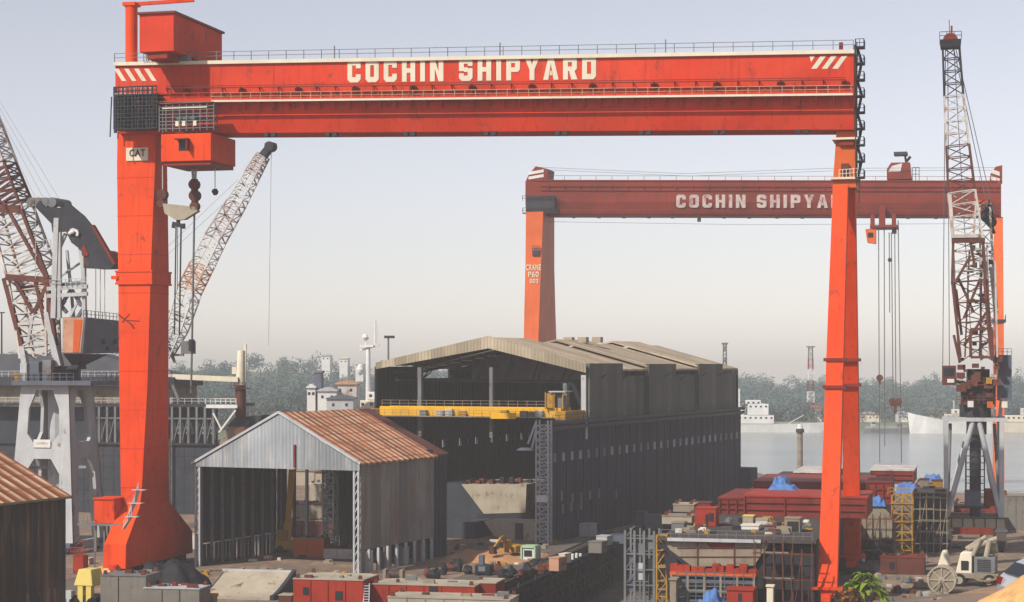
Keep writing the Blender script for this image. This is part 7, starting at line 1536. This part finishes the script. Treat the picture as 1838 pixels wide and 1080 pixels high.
# the white ship and quay buildings behind the striped shed
f, t, L = vessel('white ship with tall white mast moored behind the striped shed roof', 590, 705, 560, 4.5, 'white', 16, [(-.35, .45, 0, 11.5, 1, 'white'), (-.02, .42, 11.5, 16.5, .8, 'cream'), (.12, .36, 16.5, 19.0, .6, 'white')], group=None)
vq = Frame(f.loc, f.yaw); mx = vq.pl(661, 700, 0)[0]; zz = lambda py: vq.pl(661, py, 0)[1]
m = MB(); m.tube((mx, 0, 9), (mx, 0, zz(622)), .95, 12, .6); m.bar((mx - 2.6, 0, zz(628)), (mx + 3.4, 0, zz(618)), .5, .5); m.box(mx - 2.2, mx + 2, -1.2, 1.2, zz(622), zz(618)); m.bar((mx + 2.1, 0, zz(622)), (mx + 2.1, 0, zz(575)), .55); m.bar((mx + 2.8, 0, zz(618)), (mx + 2.8, 0, zz(582)), .2); m.bar((mx - .8, 0, zz(620)), (mx - .8, 0, zz(606)), .35); m.bar((mx - 2, 0, zz(606)), (mx + .4, 0, zz(606)), .25); m.bar((mx - 2.2, 0, zz(632)), (mx - 2.2, 0, zz(612)), .2); m.blob((mx - .8, 0, zz(604)), .9, 2); m.blob((mx - 2.4, 0, zz(662)), (1.0, 1.0, 1.5), 2); m.build('mast', M['white'], t)
for lb, a_, b2, pt, d, wm, rm in (('salmon roofed building next to the white ship mast', 600, 640, 682, 545, 'bandwhite', 'salmon'), ('small white building next to the salmon roofed one', 570, 604, 694, 540, 'white', 'lgrey'), ('pale grey quay store below the salmon roofed building', 586, 634, 708, 535, 'lgrey', 'bgrey'), ('white gabled kiosk next to the grey quay post', 551, 566, 688, 540, 'white', 'white')): house(lb, a_, b2, pt, d, 0, wm, rm, 8, 'quay buildings behind the striped shed', 'quay_building')
f, t = yard('quay_post', 'grey concrete quay post between the white kiosk and white building', 'post', 570, 840, 14); m = MB(); h = f.pl(570, 668)[1]; m.box(-1.1, 1.1, 0, 2, 0, h); m.build('shaft', M['bgrey'], t); m = MB(); m.box(-1.4, 1.4, -.3, 2.3, h, h + .6); m.build('cap', M['grey'], t)
rnd = random.Random(12)
for k in range(14):
    px = rnd.uniform(455, 690); d = rnd.uniform(440, 520); w = rnd.uniform(2, 5); h = rnd.uniform(2, 4.2); wc, rc = rnd.choice(['tan', 'greyhull', 'bgrey', 'beige']), rnd.choice(['bandred', 'tan', 'beige', 'grey']); nmz = {'tan': 'tan', 'greyhull': 'dull grey', 'bgrey': 'blue grey', 'beige': 'beige', 'bandred': 'dark red', 'grey': 'grey'}; c_ = P(px, 700, d); f = Frame((c_.x, d, 0), 18); t = thing('quay_store', 'small quay store with ' + nmz[wc] + ' wall and ' + nmz[rc] + ' roof behind the striped shed', 'store', f.loc, f.rz, 'small stores on the quay behind the striped shed'); m = MB(); m.box(-w, w, 0, 5, 0, h); m.build('wall', M[wc], t); m = MB(); m.prism([(-w - .3, h + .003), (w + .3, h + .003), (0, h + 1.2)], lambda u, v, tt: (u, tt, v), -.3, 5.3); m.build('roof', M[rc], t)
def lmast(label, px, ptop, pbase, d, bands, w, name='lattice_mast', group='masts along the river', z0=None):
    c_ = P(px, 700, d); zb_ = z0 if z0 is not None else max(0, P(px, pbase, d).z); t = thing(name, label, 'mast', (c_.x, d, zb_), 0, group); h = P(px, ptop, d).z - zb_; n = len(bands)
    for k, mm in enumerate(bands): m = MB(); m.lattice((0, 0, h * k / n), (0, 0, h * (k + 1) / n), w * (1 - .5 * k / n), w * (1 - .5 * (k + 1) / n), 3, .3, .2, side=(1, 0, 0)); m.build('section', M[mm], t)
    m = MB(); m.box(-w * .55, w * .55, -w * .5, w * .5, h, h + .5); m.build('platform', M['grey'], t)
lmast('tall red and white banded lattice mast on the far bank beside the red strut', 1455, 622, 742, 925, ['white', 'bandred', 'white', 'bandred', 'white', 'maroon', 'grey'], 3.6, z0=0)
lmast('thin grey mast rising behind the far end of the bay roof', 1301, 617, 760, 560, ['grey', 'grey', 'lgrey', 'grey'], 1.6, z0=0)
f, t = yard('floodlight_mast', 'slim grey floodlight mast beside the white ship mast', 'mast', 697, 855, 14); m = MB(); h = f.pl(697, 606)[1]; m.tube((0, 0, 0), (0, 0, h), .45, 10, .25); m.build('pole', M['grey'], t); m = MB(); m.box(-1.0, 1.6, -.5, .5, h, h + .7); m.build('lamp_head', M['dgrey'], t)
c_ = G(1436, 868, -2); t = thing('mooring_dolphin', 'rusty tubular mooring post with white cap standing in the river', 'mooring post', c_, 0); ff = Frame(c_, 0); h = ff.pl(1436, 775)[1]; m = MB(); m.tube((0, 0, -3), (0, 0, h), .75, 14); m.build('pile', M['tan'], t); m = MB(); m.tube((0, 0, h), (0, 0, h + 1.0), 1.15, 14, 1.0); m.build('collar', M['dgrey'], t); m = MB(); m.tube((0, 0, h + 1.003), (0, 0, h + 2.2), .8, 12, .5); m.build('cap', M['white'], t)
f, t = yard('pole', 'thin dark pole with crossarm standing behind the grey portal crane', 'pole', 3, 860, 0); m = MB(); h = f.pl(3, 560)[1]; m.tube((0, 0, 0), (0, 0, h), .3, 8, .2); m.build('shaft', M['dgrey'], t); m = MB(); m.bar((-.8, 0, h), (.8, 0, h), .3); m.build('crossarm', M['dgrey'], t)
# ------------------------------------------------------------------ light, air, camera
el, sx, sy = R(42), -.743, -.669
n_ = math.hypot(sx, sy); sd = Vector((sx / n_ * math.cos(el), sy / n_ * math.cos(el), math.sin(el)))
sun = bpy.data.lights.new('sun', 'SUN'); sun.energy = 5.0; sun.angle = R(.55); sun.color = (1, .93, .82)
so = bpy.data.objects.new('sun', sun); col.objects.link(so); so.rotation_euler = (-sd).to_track_quat('-Z', 'Y').to_euler(); so.location = (-200, -150, 200)
wld = bpy.data.worlds.new('World'); scene.world = wld; wld.use_nodes = True; nt = wld.node_tree
sky = nt.nodes.new('ShaderNodeTexSky'); sky.sky_type = 'NISHITA'; sky.sun_disc = False; sky.sun_elevation = el; sky.sun_rotation = math.atan2(sx, sy)
sky.air_density = 0.9; sky.dust_density = 0.7; sky.ozone_density = 1.0; sky.altitude = 0
bg = nt.nodes['Background']; bg.inputs['Strength'].default_value = .117
hs = nt.nodes.new('ShaderNodeHueSaturation'); hs.inputs['Saturation'].default_value = .48; nt.links.new(sky.outputs[0], hs.inputs['Color']); tn = nt.nodes.new('ShaderNodeMix'); tn.data_type = 'RGBA'; tn.blend_type = 'MULTIPLY'; tn.inputs[0].default_value = 1; tn.inputs[7].default_value = (1.045, .972, .985, 1); nt.links.new(hs.outputs[0], tn.inputs[6]); nt.links.new(tn.outputs[2], bg.inputs['Color'])
hz = MB().box(-1000, 1000, -160, 1450, -12, 110).build('haze', M['white']); hz.data.materials.clear()
hm = bpy.data.materials.new('haze_air'); hm.use_nodes = True; hn = hm.node_tree; hn.nodes.remove(hn.nodes['Principled BSDF'])
pv_ = hn.nodes.new('ShaderNodeVolumePrincipled'); pv_.inputs['Color'].default_value = (.96, .97, 1, 1); pv_.inputs['Density'].default_value = .0002; pv_.inputs['Anisotropy'].default_value = -0.1
hn.links.new(pv_.outputs[0], hn.nodes['Material Output'].inputs['Volume']); hz.data.materials.append(hm); tag(hz, kind='stuff')
cam = bpy.data.cameras.new('camera'); co = bpy.data.objects.new('camera', cam); col.objects.link(co)
co.location = (0, 0, CZ); co.rotation_euler = (R(90), 0, 0); cam.sensor_width = 36; cam.lens = F / 1838 * 36; cam.shift_y = (HY - 540) / 1838; cam.clip_end = 8000; cam.clip_start = .5
scene.camera = co
vs_ = scene.view_settings; vs_.view_transform = 'Standard'; vs_.look = 'None'; vs_.exposure = .2; vs_.gamma = 1
scene.render.engine = 'CYCLES'; scene.cycles.use_denoising = True; scene.cycles.max_bounces = 6; scene.cycles.volume_bounces = 2; scene.cycles.diffuse_bounces = 3
